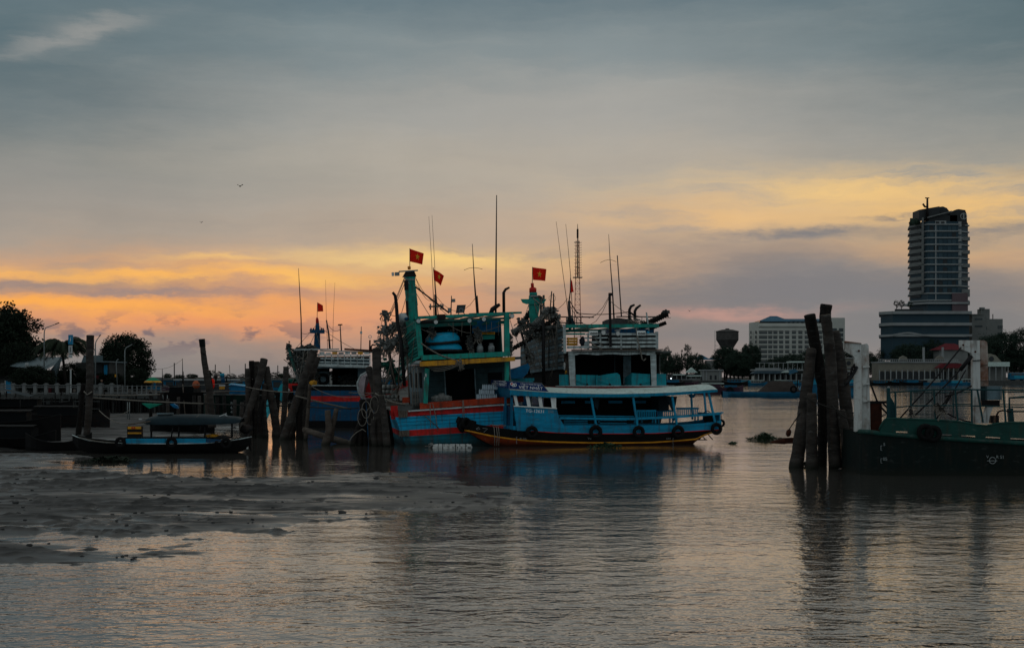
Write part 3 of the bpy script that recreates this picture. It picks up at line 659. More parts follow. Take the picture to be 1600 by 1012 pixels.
for px_, lab in ((1401, 'small palm at the outer corner of the tower podium terrace'), (1409, 'fuller tree second on the tower podium terrace'), (1422, 'rounded tree nearest the shaft on the tower podium terrace')):
    tree(lab, G(px_, TY-1, W(px_, 487, TY).z), 5.2 if px_ < 1420 else 4.4, 3.2, 'airy', px_ % 3, group='trees on the podium terrace', low=.4)

# ---- pale block right of the tower
bl = T('apartment_block', 'pale plain block with a rooftop tank standing right of the tall tower', 'building', G(1544, 640, 1.6)); s = F/640
ax = lambda p: (p-1544)/s; azz = lambda p: (H-1.6)+(HOR-p)/s
bx('wall', 'pale_wall', bl, ax(1519), ax(1541), 0, 14, 0, azz(492)); bx('wall', 'pale_wall', bl, ax(1541.5), ax(1568), 1, 16, 0, azz(498))
bx('rooftop_tank', 'pale_wall', bl, ax(1536), ax(1550), 3, 8, azz(497.5), azz(482)); tb('tank_dome', 'pale_wall', bl, [(ax(1539), 4, azz(484)), (ax(1539), 4, azz(479.5))], 1.3, 10)
bx('roof_slab', 'pale_wall', bl, ax(1517), ax(1537), -.5, 10, azz(492)+.02, azz(490.5))
for y in (497, 508): bx('window', 'far_window', bl, ax(1523), ax(1535), -.15, .1, azz(y+3), azz(y))
for x, y in ((1541.2, 510), (1560, 508), (1563, 508), (1566, 508), (1560, 519), (1563, 519)): bx('window', 'far_window', bl, ax(x), ax(x)+.55, .8, 1.1, azz(y+5), azz(y))
tb('rooftop_aerial', 'dark_steel', bl, [(ax(1556), 4, azz(498)), (ax(1556), 4, azz(490))], .2, 5)

# ---- hotel
HY = 650.0; hs = F/HY
ho = T('hotel', 'long white hotel with rows of small windows and a blue hipped roof', 'hotel', G(1245, HY, 1.6))
hx = lambda p: (p-1245)/hs; hz = lambda p: (H-1.6)+(HOR-p)/hs
bx('wall', 'hotel_wall', ho, hx(1186), hx(1295), 0, 16, 0, hz(505))
MB().prism([((1173.5-800)*(HY+10)/F-(1245-800)*HY/F, 10), (hx(1186)-.02, -.02), (hx(1186)-.02, 16), ((1173.5-800)*(HY+10)/F-(1245-800)*HY/F, 16)], 0, hz(502.5), 'xy').build('end_wall', 'hotel_wall', ho)
bx('stair_block', 'hotel_wall', ho, hx(1295.3), hx(1319), -1.5, 16, 0, hz(496.5))
bx('cornice', 'hotel_wall', ho, hx(1186)-.5, hx(1295), -.8, -.02, hz(510), hz(506.5))
bx('top_floor', 'far_window', ho, hx(1188), hx(1294), 1.0, 15, hz(505.02), hz(500.5))
MB().add([(hx(1188), 0, hz(502)), (hx(1237), 0, hz(502)), (hx(1237), 14, hz(502)), (hx(1188), 14, hz(502)), (hx(1208), 7, hz(492.6)), (hx(1218), 7, hz(492.6))],
         [(0, 1, 5, 4), (1, 2, 5), (2, 3, 4, 5), (3, 0, 4), (0, 3, 2, 1)]).build('hipped_roof', 'hotel_roof', ho)
MB().add([(hx(1226), -.4, hz(502.2)), (hx(1294), -.4, hz(502.2)), (hx(1294), 14, hz(502.2)), (hx(1226), 14, hz(502.2)), (hx(1230), 7, hz(497)), (hx(1290), 7, hz(497))],
         [(0, 1, 5, 4), (1, 2, 5), (2, 3, 4, 5), (3, 0, 4), (0, 3, 2, 1)]).build('long_roof', 'hotel_roof', ho)
wm = MB().box(-.95, .95, -.14, .1, 0, 1.5).mesh('window', 'far_window'); pm_ = MB().box(-.95, -.05, -.2, -.15, .75, 1.45).box(.05, .95, -.2, -.15, .7, 1.45).mesh('shutter', 'pale_wall')
hd = MB().box(-1.1, 1.1, -.45, 0, 1.55, 1.75).mesh('window_hood', 'hotel_wall')
cols = [1188.6, 1195, 1203, 1211, 1220, 1229.5, 1240, 1250, 1260, 1270.5, 1281]
for r_ in range(7):
    y = 517+r_*7.5
    for c_ in cols:
        w_ = link('window', wm, ho, loc=(hx(c_+.5), 0, hz(y+4.5))); link('shutter', pm_, w_)
        link('window_hood', hd, w_)
    for c_ in (1303, 1313): link('window', wm, ho, loc=(hx(c_), -1.55, hz(y+1)))
for k in range(9): bx('dormer_light', 'tower_band', ho, hx(1228+k*7), hx(1231.5+k*7), .75, .98, hz(504.5), hz(502.8))
sd = MB().box(-.45, .45, -.12, .1, 0, 1.4).mesh('end_window', 'far_window')
for r_ in range(7):
    for f_ in (.3, .72): link('end_window', sd, ho, loc=(hx(1173.5+12.5*f_), 10-10*f_, hz(521+r_*7.5)), rot=(0, 0, R(-70)))

# ---- water tower
wt = T('water_tower', 'dark concrete water tower with a funnel bottom behind the far trees', 'water tower', G(1136.5, 648, 1.6)); s = F/648
zz = lambda p: (H-1.6)+(HOR-p)/s
MB().lathe([(2.9, zz(543)), (4.9, zz(532)), (5.1, zz(531)), (5.1, zz(518.5))], 20).build('tank', 'water_tank', wt)
MB().lathe([(5.35, zz(518.4)), (5.3, zz(517.4)), (2.4, zz(514.8)), (.9, zz(514.4)), (.9, zz(513))], 20).build('tank_roof', 'water_tank', wt)
for k in range(8):
    a = k*math.pi/4+.2; tb('tower_column', 'water_tank', wt, [(3.4*math.cos(a), 3.4*math.sin(a), 0), (2.5*math.cos(a), 2.5*math.sin(a), zz(543))], .3, 6)
lad = MB()
for dx in (0, .55): lad.beam((-5.9+dx, -.5, 0), (-5.9+dx, -.5, zz(516)), .09, .09)
for k in range(30): lad.beam((-5.9, -.5, k*.62), (-5.35, -.5, k*.62), .06, .06)
lad.build('ladder', 'galvanised', wt)
for k in range(3): bx('stay', 'galvanised', wt, -5.9, -2.5, -.55, -.45, zz(540+k*12), zz(540+k*12)+.12)

# ---- lattice radio mast
rm_ = T('radio_mast', 'tall thin lattice radio mast painted red and white behind the white fishing boat', 'radio mast', G(902.5, 700, 2)); s = F/700
mz = lambda p: (H-2)+(HOR-p)/s
def wd(z): return 1.0+1.1*max(0, (mz(433)-z))/mz(433)
for sx_ in (-1, 1):
    for sy_ in (-1, 1):
        tb('mast_leg', 'radio_red', rm_, [(sx_*2.1, sy_*2.1, 0), (sx_*1.0, sy_*1.0, mz(433)), (sx_*.75, sy_*.75, mz(376))], .13, 5)
for i in range(26):
    z0 = i*mz(376)/26; z1 = (i+1)*mz(376)/26; w0, w1 = wd(z0)*(.75 if i > 18 else 1), wd(z1)*(.75 if i > 18 else 1); br = MB()
    for c0, c1 in (((-1, -1), (1, -1)), ((1, -1), (1, 1)), ((1, 1), (-1, 1)), ((-1, 1), (-1, -1))):
        br.beam((c0[0]*w0, c0[1]*w0, z0), (c1[0]*w1, c1[1]*w1, z1), .09, .09); br.beam((c1[0]*w0, c1[1]*w0, z0), (c0[0]*w0, c0[1]*w0, z0), .09, .09)
    br.build('mast_bracing', 'radio_white' if (i//3) % 2 else 'radio_red', rm_)
bx('mast_platform', 'radio_white', rm_, -2.3, 2.3, -2.3, 2.3, mz(434), mz(433)); bx('mast_platform', 'radio_white', rm_, -1.7, 1.2, -1.2, 1.2, mz(379), mz(378.3))
tb('antenna_spine', 'dark_steel', rm_, [(.1, 0, mz(433)), (.1, 0, mz(376)), (0, 0, mz(350))], [.35, .3, .12], 6)
MB().box(-.45, .45, -.45, .45, mz(372), mz(358)).build('antenna_drum', 'dark_steel', rm_)
for k in range(14): tb('side_aerial', 'radio_white', rm_, [(0, 0, mz(430-k*3.9)), (1.9, 0, mz(430-k*3.9)), (1.9, 0, mz(428.6-k*3.9))], .09, 4)
for k in range(9): tb('side_aerial', 'radio_white', rm_, [(0, 0, mz(428-k*5.5)), (-1.5, 0, mz(428-k*5.5)), (-1.5, 0, mz(426.6-k*5.5))], .09, 4)

# ---- riverside buildings
def frame_building(name, label, cat, px0, px1, Y, build, base=1.6):
    o = T(name, label, cat, G((px0+px1)/2, Y, base)); s_ = F/Y
    build(o, lambda p: (p-(px0+px1)/2)/s_, lambda p: (H-base)+(HOR-p)/s_); return o
def b_rest(o, x, z):
    bx('ground_wall', 'pale_wall', o, x(1182), x(1330), 4, 5, 0, z(580)); bx('floor_slab', 'tower_band', o, x(1178), x(1262), -.5, 9, z(579), z(576.8)); bx('floor_slab', 'tower_band', o, x(1262.3), x(1332), -.7, 9, z(580.5), z(578.4))
    MB().prism([(x(1174), z(583.5)), (x(1232), z(583.5)), (x(1230), z(579.2)), (x(1180), z(579.2))], -2.5, 4).build('lean_to_roof', 'blue_grey_roof', o)
    cm_ = MB().box(-.22, .22, -.2, .2, 0, z(583.6)).mesh('ground_column', 'tower_band')
    for k in range(17): link('ground_column', cm_, o, loc=(x(1184+k*8.6), -1.6 if k < 6 else -.2, 0))
    dm = MB().box(-.6, .6, 3.8, 3.98, 0, 2.6).mesh('doorway', 'tower_dark')
    for k in range(13): link('doorway', dm, o, loc=(x(1189+k*9), 0, 0))
    um = MB().box(-.1, .1, 0, .2, 0, z(566.5)-z(576.7)).mesh('upper_post', 'tower_band')
    for k in range(11): link('upper_post', um, o, loc=(x(1187+k*7.4), .2, z(576.7)))
    bx('upper_beam', 'tower_band', o, x(1186), x(1262), .1, .35, z(566.9), z(566.3)); bx('upper_beam', 'tower_band', o, x(1186), x(1262), 6, 6.2, z(566.9), z(566.3))
    bx('upper_roof', 'roof_paint', o, x(1234), x(1266), -.8, 7, z(566.2), z(564.2))
    bx('parapet', 'tower_band', o, x(1180), x(1218), -.45, -.2, z(576.7), z(574.6))
    for k in range(12): bx('rail_post', 'tower_band', o, x(1219+k*3.7), x(1219+k*3.7)+.2, -.4, -.2, z(576.7), z(574.4))
    MB().prism([(x(1217), z(582)), (x(1232), z(582)), (x(1228), z(578.4)), (x(1222), z(580))], -4, -2.6).build('entrance_awning', 'roof_paint', o)
    MB().prism([(x(1230), z(585)), (x(1244), z(580.5)), (x(1240), z(576.5)), (x(1230), z(578))], -4.4, -2.8).build('blue_awning', 'hotel_roof', o)
frame_building('riverside_restaurant', 'two storey riverside restaurant with an open upper deck below the hotel', 'restaurant', 1178, 1330, 574, b_rest)
def b_cream(o, x, z):
    bx('wall', 'cream_wall', o, x(1308), x(1338), 0, 6, 0, z(560)); bx('yellow_bay', 'yellow_wall', o, x(1312.5), x(1317), -.3, -.02, z(572), z(561))
    rw_ = MB().lathe([(0.9, 0), (.9, .2)], 14).build('round_window', 'tower_dark', o); rw_.rotation_euler = (R(90), 0, 0)
    rw_.location = (x(1326), -.05, z(567)); bx('cornice', 'tower_band', o, x(1306), x(1340), -.5, 6.4, z(560)+.01, z(558.4)); bx('ledge', 'tower_band', o, x(1308), x(1338), -.6, -.02, z(575), z(573.8))
frame_building('villa', 'cream house with a yellow bay seen between the logs and the nearer davit', 'house', 1308, 1338, 596, b_cream)
def b_arc(o, x, z):
    bx('wall', 'cream_wall', o, x(1372), x(1498), 0, 10, 0, z(565)); bx('cornice', 'tower_band', o, x(1371), x(1499), -.6, 10.4, z(566.6), z(564.8))
    bal = MB().box(-.14, .14, -.4, -.2, 0, .75).mesh('roof_baluster', 'tower_band')
    for k in range(42): link('roof_baluster', bal, o, loc=(x(1373+k*3), 0, z(564.7)))
    bx('roof_rail', 'tower_band', o, x(1371.5), x(1498), -.42, -.18, z(564.7)+.75, z(564.7)+.95)
    arch = MB().prism([(-.85, 0), (.85, 0), (.85, 2.6)] + [(.85*math.cos(t), 2.6+.75*math.sin(t)) for t in np.linspace(.3, math.pi-.3, 6)] + [(-.85, 2.6)], -.12, .1).mesh('arched_window', 'tower_dark')
    col = MB().box(-.2, .2, -.7, -.3, 0, 4.4).mesh('wall_pilaster', 'tower_band')
    for k in range(14):
        link('arched_window', arch, o, loc=(x(1378+k*8.8), -.02, .6)); link('wall_pilaster', col, o, loc=(x(1373.6+k*8.8), 0, 0))
    for p0 in (1405, 1462): MB().prism([(x(p0), z(564)), (x(p0+14), z(564)), (x(p0+12), z(558)), (x(p0+7), z(555.5)), (x(p0+2), z(558))], 0, 2).build('gable', 'cream_wall', o)
    for p0 in (1447, 1477): bx('chimney_post', 'tower_band', o, x(p0-1.3), x(p0+1.3), 3, 4, z(565), z(542))
    MB().prism([(x(1458), z(575)), (x(1502), z(575)), (x(1496), z(568)), (x(1468), z(567.5))], -5, -1).build('porch_roof', 'tile_roof_red', o)
    for k in range(6): bx('porch_post', 'tower_band', o, x(1460+k*8), x(1460+k*8)+.3, -4.8, -4.5, 0, z(575))
frame_building('arcaded_hall', 'long low cream hall with arched windows and a balustraded roof across the river', 'hall', 1372, 1498, 572, b_arc)
def b_red(o, x, z):
    bx('wall', 'pale_wall', o, x(1468), x(1512), 0, 9, 0, z(546))
    MB().add([(x(1462), -1, z(546.5)), (x(1516), -1, z(546.5)), (x(1516), 10, z(546.5)), (x(1462), 10, z(546.5)), (x(1482), 4.5, z(536)), (x(1496), 4.5, z(536))], [(0, 1, 5, 4), (1, 2, 5), (2, 3, 4, 5), (3, 0, 4), (0, 3, 2, 1)]).build('hipped_roof', 'tile_roof_red', o)
frame_building('red_roofed_house', 'house with a dark red hipped roof behind the arcaded hall', 'house', 1462, 1516, 600, b_red)
def b_ped(o, x, z):
    bx('wall', 'pale_wall', o, x(1538), x(1572), 0, 6, 0, z(566)); MB().prism([(x(1536), z(566)), (x(1566), z(566)), (x(1556), z(555)), (x(1548), z(552.5)), (x(1540), z(556))], 0, 5).build('gable', 'cream_wall', o)
    rw_ = MB().lathe([(1.0, 0), (1.0, .25)], 14).build('round_window', 'tower_dark', o); rw_.rotation_euler = (R(90), 0, 0); rw_.location = (x(1549), -.03, z(560.5))
    bx('canopy', 'roof_paint', o, x(1536), x(1571), -5, -.1, z(572.5), z(565.5))
    for k in range(4): bx('canopy_post', 'tower_band', o, x(1540+k*9.5), x(1540+k*9.5)+.3, -4.6, -4.3, 0, z(572.6))
frame_building('gabled_shed', 'pale gabled building with a long canopy right of the farther davit', 'shed', 1536, 1572, 574, b_ped)
def b_small(o, x, z):
    bx('wall', 'pale_wall', o, x(1097), x(1128), 0, 6, 0, z(579)); bx('roof_slab', 'tower_band', o, x(1095), x(1130), -.6, 6.6, z(579)+.01, z(577.2))
    for p in (1109, 1116.5): bx('window', 'tower_dark', o, x(p), x(p+3.2), -.1, .1, z(593), z(586))
    for p in (1098, 1103, 1124): bx('pilaster', 'tower_band', o, x(p), x(p+1.2), -.3, -.02, 0, z(579))
frame_building('small_pump_house', 'small pale flat roofed house with two dark windows left of the big tree', 'house', 1095, 1130, 572, b_small)
def b_shop(o, x, z):
    bx('wall', 'tower_dark', o, x(1030), x(1096), 2, 6, 0, z(584)); bx('awning', 'roof_paint', o, x(1074), x(1096), -1.5, 2, z(588), z(586)); bx('awning', 'roof_paint', o, x(1052), x(1070), -1.5, 2, z(586), z(584.4))
    for k in range(9): bx('post', 'tower_band', o, x(1034+k*7.5), x(1034+k*7.5)+.2, -1.3, -1.1, 0, z(586))
    MB().prism([(x(1074), z(582)), (x(1092), z(582)), (x(1083), z(574))], 3, 8).build('gable', 'roof_paint', o)
    bx('counter', 'pale_wall', o, x(1076), x(1094), -.8, -.4, 0, 1.1)
frame_building('riverside_stalls', 'row of low stalls with pale awnings under the far trees beyond the ferry', 'stalls', 1030, 1096, 574, b_shop)
def b_pav(o, x, z):
    bx('wall', 'pale_wall', o, x(1104), x(1122), 0, 6, 0, z(563))
    for p0, p1, t in ((1086, 1110, 553.5), (1106, 1128, 556.5)):
        c = (p0+p1)/2; MB().add([(x(p0), 0, z(561.5)), (x(p1), 0, z(561.5)), (x(p1), 9, z(561.5)), (x(p0), 9, z(561.5)), (x(c), 4.5, z(t))], [(0, 1, 4), (1, 2, 4), (2, 3, 4), (3, 0, 4), (0, 3, 2, 1)]).build('hipped_roof', 'hotel_roof', o)
frame_building('blue_roofed_pavilion', 'pavilion with low blue pyramid roofs left of the water tower', 'pavilion', 1086, 1128, 640, b_pav)
# bus on the far quay
bu = T('bus', 'blue bus with a pale painted side parked on the far quay at the picture edge', 'bus', G(1592, 566, 1.62)); s = F/566
MB().prism([(-3.9, .55), (6, .55), (6, 3.0), (5.7, 3.15), (-3.5, 3.15), (-3.9, 2.6)], -1.2, 1.2).build('body', 'far_blue_hull', bu)
bx('roof', 'tower_band', bu, -3.6, 5.7, -1.15, 1.15, 3.15, 3.27); bx('side_panel', 'far_cyan', bu, -2.2, 5.8, -1.24, -1.2, 1.0, 2.1)
for k in range(6): bx('window', 'far_window', bu, -3.4+k*1.55, -2.1+k*1.55, -1.25, -1.2, 2.2, 2.9)
for x_ in (-2.6, 3.8):
    for y_ in (-1.05, .8): wl_ = MB().lathe([(.5, 0), (.5, .28)], 12).build('wheel', 'rubber', bu); wl_.rotation_euler = (R(90), 0, 0); wl_.location = (x_, y_+.28, .5)

# small boats along the far bank
def far_boat(hull, cabin, roof):
    o = T('moored_boat', '', 'boat', (0, 0, 0))
    xs = np.linspace(-5, 5, 9); rows = []
    for x_ in xs:
        t = abs(x_)/5; w_ = 1.3*(1-t**2.5)+.12; sh = 1.0+.7*t**3
        rows.append([(x_, -w_, sh), (x_, -w_*.6, -.3), (x_, w_*.6, -.3), (x_, w_, sh), (x_, -w_, sh)])
    MB().grid(rows).build('hull', hull, o); bx('cabin', cabin, o, -2.6, 2.2, -.95, .95, .75, 2.1); bx('roof', roof, o, -3.2, 3.4, -1.2, 1.2, 2.12, 2.3)
    for k in range(4): bx('window', 'tower_dark', o, -2.3+k*1.1, -1.5+k*1.1, -1.0, -.96, 1.35, 1.95)
    tb('mast', 'dark_steel', o, [(-3.6, 0, .8), (-3.6, 0, 4.0)], .06, 5)
    return o
protos = [far_boat('far_blue_hull', 'far_cyan', 'tower_band'), far_boat('black_paint', 'far_blue_hull', 'far_window'), far_boat('far_blue_hull', 'pale_wall', 'roof_paint'), far_boat('purple_hull', 'tower_dark', 'tower_band')]
spots = [(1148, 1, 'small dark boat moored left of the sand heap'), (1166, 0, 'small blue boat moored behind the stern of the sand barge'), (1182, 2, 'pale cabined blue boat behind the left foot of the sand heap'),
         (1222, 2, 'pale roofed boat whose cabin rises behind the sand heap'), (1240, 0, 'blue boat moored behind the tyre of the sand barge'), (1330, 0, 'blue boat glimpsed behind the nearer davit post'),
         (1374, 1, 'dark boat first in the row below the arcaded hall'), (1392, 0, 'boat with a bright blue cabin just right of the bollard post'), (1408, 1, 'dark boat below the first arches of the hall'),
         (1424, 1, 'dark boat below the middle arches of the hall'), (1441, 3, 'dark purple boat below the gable of the hall'), (1458, 2, 'pale roofed boat below the chimney post of the hall'),
         (1476, 1, 'dark boat moored below the red porch roof'), (1494, 0, 'blue boat moored by the crane wires below the red porch roof'), (1512, 2, 'pale roofed boat partly behind the farther davit post'),
         (1050, 1, 'dark boat moored beyond the middle of the ferry roof'), (1072, 3, 'purple hulled boat moored beyond the ferry roof end')]
used = set()
for i, (px_, v, lab) in enumerate(spots):
    o = protos[v] if v not in used else copy_tree(protos[v])
    used.add(v); o.location = G(px_, 548+(i*5) % 9); o.rotation_euler = (0, 0, R(random.uniform(-12, 12)+(180 if i % 2 else 0))); o['label'] = lab; o['group'] = 'boats moored along the far bank'
    o.scale = (random.uniform(.8, 1.05),)*3

fleet = [(262, 205, 1, 8, 'dark boat of the far fleet right of the green parasol'), (322, 190, 3, -10, 'dark boat of the far fleet behind the leaning capped log'), (384, 215, 1, 12, 'dark boat of the far fleet behind the blue tarpaulin cabin'),
         (432, 200, 1, -6, 'dark boat of the far fleet between the left log clusters'), (478, 230, 3, 5, 'dark boat of the far fleet behind the blue fishing boat'), (600, 225, 1, -8, 'dark boat of the far fleet behind the corner logs'), (230, 260, 3, 4, 'dark boat of the far fleet at the end of the quay')]
for px_, Y, v, a, lab in fleet:  # copies of the moored boats
    o = copy_tree(protos[v]); o.location = G(px_, Y); o.rotation_euler = (0, 0, R(a)); o.scale = (1.25, 1.2, 1.25); o['label'] = lab; o['group'] = 'far fleet moored beyond the quay'
# ---- sand barge and its companion
sbg = T('sand_barge', 'long low blue barge loaded with a heap of brown sand', 'barge', G(1237, 223), 1.0); s = F/223
bxx = lambda p: (p-1237)/s; bzz = lambda p: (620.5-p)/s
rows = []
for p, top, w_ in ((1128, 611, .6), (1133, 612, 2.2), (1160, 612.5, 2.5), (1200, 612.5, 2.5), (1250, 612, 2.5), (1258, 601, 2.5), (1320, 599, 2.4), (1345, 597, 1.8), (1356, 595, .3)):
    x_ = bxx(p); z_ = bzz(top); rows.append([(x_, -w_, z_), (x_, -w_*.97, .3), (x_, -w_*.7, -.6), (x_, w_*.7, -.6), (x_, w_*.97, .3), (x_, w_, z_), (x_, w_, z_-.04), (x_, -w_, z_-.04)])
MB().grid(rows).build('hull', 'far_blue_hull', sbg)
bx('rubbing_strake', 'far_blue_hull', sbg, bxx(1135), bxx(1250), -2.6, -2.5, .55, .7)
hp = MB(); rws = []
for i in range(15):
    x_ = bxx(1183+i*4.9); rws.append([(x_, y_, .75+max(0, 1.7*min(1, i/4, (14-i)/3)*(1-abs(y_/2.3)**1.5)+random.uniform(-.1, .1))) for y_ in np.linspace(-2.3, 2.3, 9)])
hp.grid(rws).build('sand_heap', 'sand', sbg)
bx('cabin', 'far_cyan', sbg, bxx(1262), bxx(1290), -1.4, 1.4, bzz(601.5), bzz(593)); bx('cabin_roof', 'far_blue_hull', sbg, bxx(1260), bxx(1293), -1.6, 1.6, bzz(592.9), bzz(591.4))
bx('window', 'tower_dark', sbg, bxx(1323), bxx(1328), -2.47, -2.4, bzz(606), bzz(603)); tb('mast', 'dark_steel', sbg, [(bxx(1246), 0, 1), (bxx(1246), 0, bzz(584))], .07, 5)
tag(MB().torus(tuple(G(1240, 220.3, 1.25)), .42, .17, 'y', 18, 8).build('tyre', 'rubber', smooth=True), 'black tyre hanging at the step of the blue sand barge', 'tyre')
cm2 = T('cargo_boat', 'low purple and blue cargo boat with a pale canopy left of the sand barge', 'boat', G(1115, 262), -4); s = F/262
rows = []
for k, (x_, w_, z_) in enumerate(((-3.6, .2, 2.0), (-3.0, 1.2, 1.5), (-1, 1.6, 1.25), (2, 1.6, 1.2), (4.5, 1.3, 1.3), (5.4, .3, 1.7))):
    rows.append([(x_, -w_, z_), (x_, -w_*.7, -.4), (x_, w_*.7, -.4), (x_, w_, z_), (x_, w_, z_-.05), (x_, -w_, z_-.05)])
MB().grid(rows).build('hull', 'purple_hull', cm2); bx('cabin', 'purple_hull', cm2, -1.6, 1.2, -1.1, 1.1, 1.0, 1.85); bx('canopy', 'roof_paint', cm2, -2.2, 1.8, -1.3, 1.3, 1.87, 2.0)
MB().torus((2.9, -1.6, .7), .5, .2, 'y', 14, 6).build('fender', 'rubber', cm2); bx('hatch', 'far_blue_hull', cm2, 1.9, 4.2, -1.1, 1.1, 1.15, 1.6)

# ------------------------------------------------------------------ near left bank: quay, fence, trees, houses
QY = 119.0; qs = F/QY
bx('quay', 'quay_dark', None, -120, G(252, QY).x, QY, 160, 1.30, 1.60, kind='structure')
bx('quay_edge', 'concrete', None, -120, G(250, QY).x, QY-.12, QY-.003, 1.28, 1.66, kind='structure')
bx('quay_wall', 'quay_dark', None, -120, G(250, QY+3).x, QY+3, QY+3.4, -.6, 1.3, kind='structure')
MB().prism([(-300, QY+3.5), (G(250, QY+3.5).x, QY+3.5), (G(236, 560).x, 560), (-700, 560)], -.6, 1.296, 'xy').build('left_bank_ground', 'bank_earth', kind='structure')
pmesh = MB().box(-.16, .16, -.16, .16, -1.4, 1.295).mesh('quay_pillar', 'concrete')
for k in range(14): link('quay_pillar', pmesh, None, loc=(G(-30, QY).x+k*1.1*1.0, QY+.5, 0), kind='structure')
bal = T('quay_balustrade', 'white painted balustrade with square posts and double rails along the quay edge', 'balustrade', (G(60, QY).x, QY+.1, 1.6))
pb = MB().box(-.13, .13, -.13, .13, 0, .86).box(-.18, .18, -.18, .18, .86, .93).box(-.1, .1, -.1, .1, .93, 1.0).mesh('post', 'pale_concrete')
rl = MB().box(0, .925-.26, -.04, .04, 0, .07).mesh('rail', 'pale_concrete')
for k in range(12):
    x_ = (k*17.1-74)/qs
    link('post', pb, bal, loc=(x_, 0, 0))
    for z_ in (.12, .62, .78): link('rail', rl, bal, loc=(x_+.13, 0, z_))
fl = T('garden_fence', 'white lattice fence further along the quay beside the round tree', 'fence', (G(190, QY+2).x, QY+2, 1.6))
fp_ = MB().box(-.05, .05, -.05, .05, 0, .8).mesh('fence_post', 'pale_concrete'); fr = MB().box(0, .37, -.02, .02, 0, .04).mesh('fence_rail', 'pale_concrete')
for k in range(15):
    x_ = (k*7.6-44)/qs; link('fence_post', fp_, fl, loc=(x_, 0, 0))
    for z_ in (.2, .45, .72): link('fence_rail', fr, fl, loc=(x_+.03, 0, z_))
pal = T('bamboo_palisade', 'palisade of dark vertical stakes shoring the bank below the fence', 'palisade', (G(195, QY-1).x, QY-1, -.3))
sk = [MB().tube([(0, 0, 0), (random.uniform(-.05, .05), 0, 1.7+random.uniform(-.2, .15))], random.uniform(.06, .09), 6).mesh('stake', 'quay_dark' if i % 2 else 'log_dark') for i in range(6)]
for k in range(26): link('stake', sk[k % 6], pal, loc=((k*4.3-55)/qs, random.uniform(-.1, .1), 0))
g2 = 'trees on the near quay'
tree('large black leaved tree filling the picture edge behind the quay', G(-4, 146, 1.6), 9.4, 9.4, 'near', 0, 'leaf_dark', g2, .12)
tree('tall dark tree crown behind and left of the tin roofed house', G(-40, 152, 1.6), 9.2, 8, 'near', 1, 'leaf_dark', g2, .1)
tree('dark shrubby tree in front of the tin roofed house', G(52, 131, 1.6), 2.6, 4.6, 'near', 3, 'leaf_dark', g2, .05)
tree('rounded dark tree beyond the sawn log and street lamps', G(196, 148, 1.6), 6.2, 6.4, 'near', 2, 'leaf_dark', g2, .06)
tree('low dark tree hanging over the quay behind the palm', G(120, 141, 1.6), 3.0, 4.4, 'near', 1, 'leaf_dark', g2, .05)
tree('low bushy tree filling the gap under the rounded tree', G(168, 140, 1.6), 2.1, 4.0, 'near', 0, 'leaf_dark', g2, .04)
tree('low bushy tree right of the lamp with the curved arm', G(214, 140, 1.6), 2.4, 3.2, 'near', 3, 'leaf_dark', g2, .04)
tree('thin lower branch mass under the large edge tree', G(28, 142, 1.6), 5.2, 4.4, 'near', 2, 'leaf_dark', g2, .1)
# palm
pl = T('palm_tree', 'coconut palm with drooping fronds beside the blue and white sign', 'palm', G(97, 136, 1.6)); s = F/136
tb('trunk', 'bark', pl, [(.5, 0, 0), (.25, 0, 1.8), (0, 0, 4.3)], [.17, .13, .11], 8)
for k in range(64):
    a = k*2.4; up = random.uniform(.3, 1.35); L_ = random.uniform(2.0, 3.2); fm = MB(); pts = []
    for j in range(9):
        t = j/8; pts.append(Vector((math.cos(a)*L_*t, math.sin(a)*L_*t, 4.3+L_*(up*1.0*t-1.25*up*t*t*.9-.35*t*t*(1-up)*1.5))))
    fm.tube(pts, [.03]*8+[.008], 4)
    for j in range(1, 33):
        t = j/33; i0 = min(int(t*8), 7); p = pts[i0].lerp(pts[i0+1], t*8-i0); d = (pts[i0+1]-pts[i0]).normalized(); sd_ = d.cross(Vector((0, 0, 1))).normalized()
        for sg in (-1, 1):
            ln = .8*(1-.55*t)*(.4+.6*min(1, t*4)); tip = p+sd_*sg*ln*.75+d*ln*.5-Vector((0, 0, ln*.55))
            fm.add([p-d*.06, p+d*.06, tip], [(0, 1, 2)])
    fm.build('frond', 'palm_leaf', pl)
# houses
def quad_roof(o, mat, x0, x1, y0, y1, z0, z1, rx0, rx1):
    return MB().add([(x0, y0, z0), (x1, y0, z0), (x1, y1, z0), (x0, y1, z0), (rx0, (y0+y1)/2, z1), (rx1, (y0+y1)/2, z1)], [(0, 1, 5, 4), (1, 2, 5), (2, 3, 4, 5), (3, 0, 4), (0, 3, 2, 1)]).build('roof', mat, o)
s = F/139
h1 = T('tin_roofed_house', 'house with a broad pale tin roof and gable behind the quay fence', 'house', G(58, 139, 1.6))
x = lambda p: (p-58)/s; z = lambda p: (H-1.6)+(HOR-p)/s
bx('wall', 'house_wall', h1, x(26), x(80), 1, 7, 0, z(578)); bx('red_wall', 'house_red', h1, x(56), x(76), .6, .98, 0, z(580))
MB().add([(x(18), -.3, z(572)), (x(72), -.3, z(578)), (x(90), 4, z(556.5)), (x(28), 4, z(557))], [(0, 1, 2, 3)]).build('roof', 'tin_roof', h1)
for k in range(9):
    f_ = k/8; p0 = Vector((x(18), -.33, z(572)+.03)).lerp(Vector((x(72), -.33, z(578)+.03)), f_); p1 = Vector((x(28), 3.97, z(557)+.03)).lerp(Vector((x(90), 3.97, z(556.5)+.03)), f_)
    bm('roof_rib', 'tin_roof', h1, p0, p1, .05, .03)
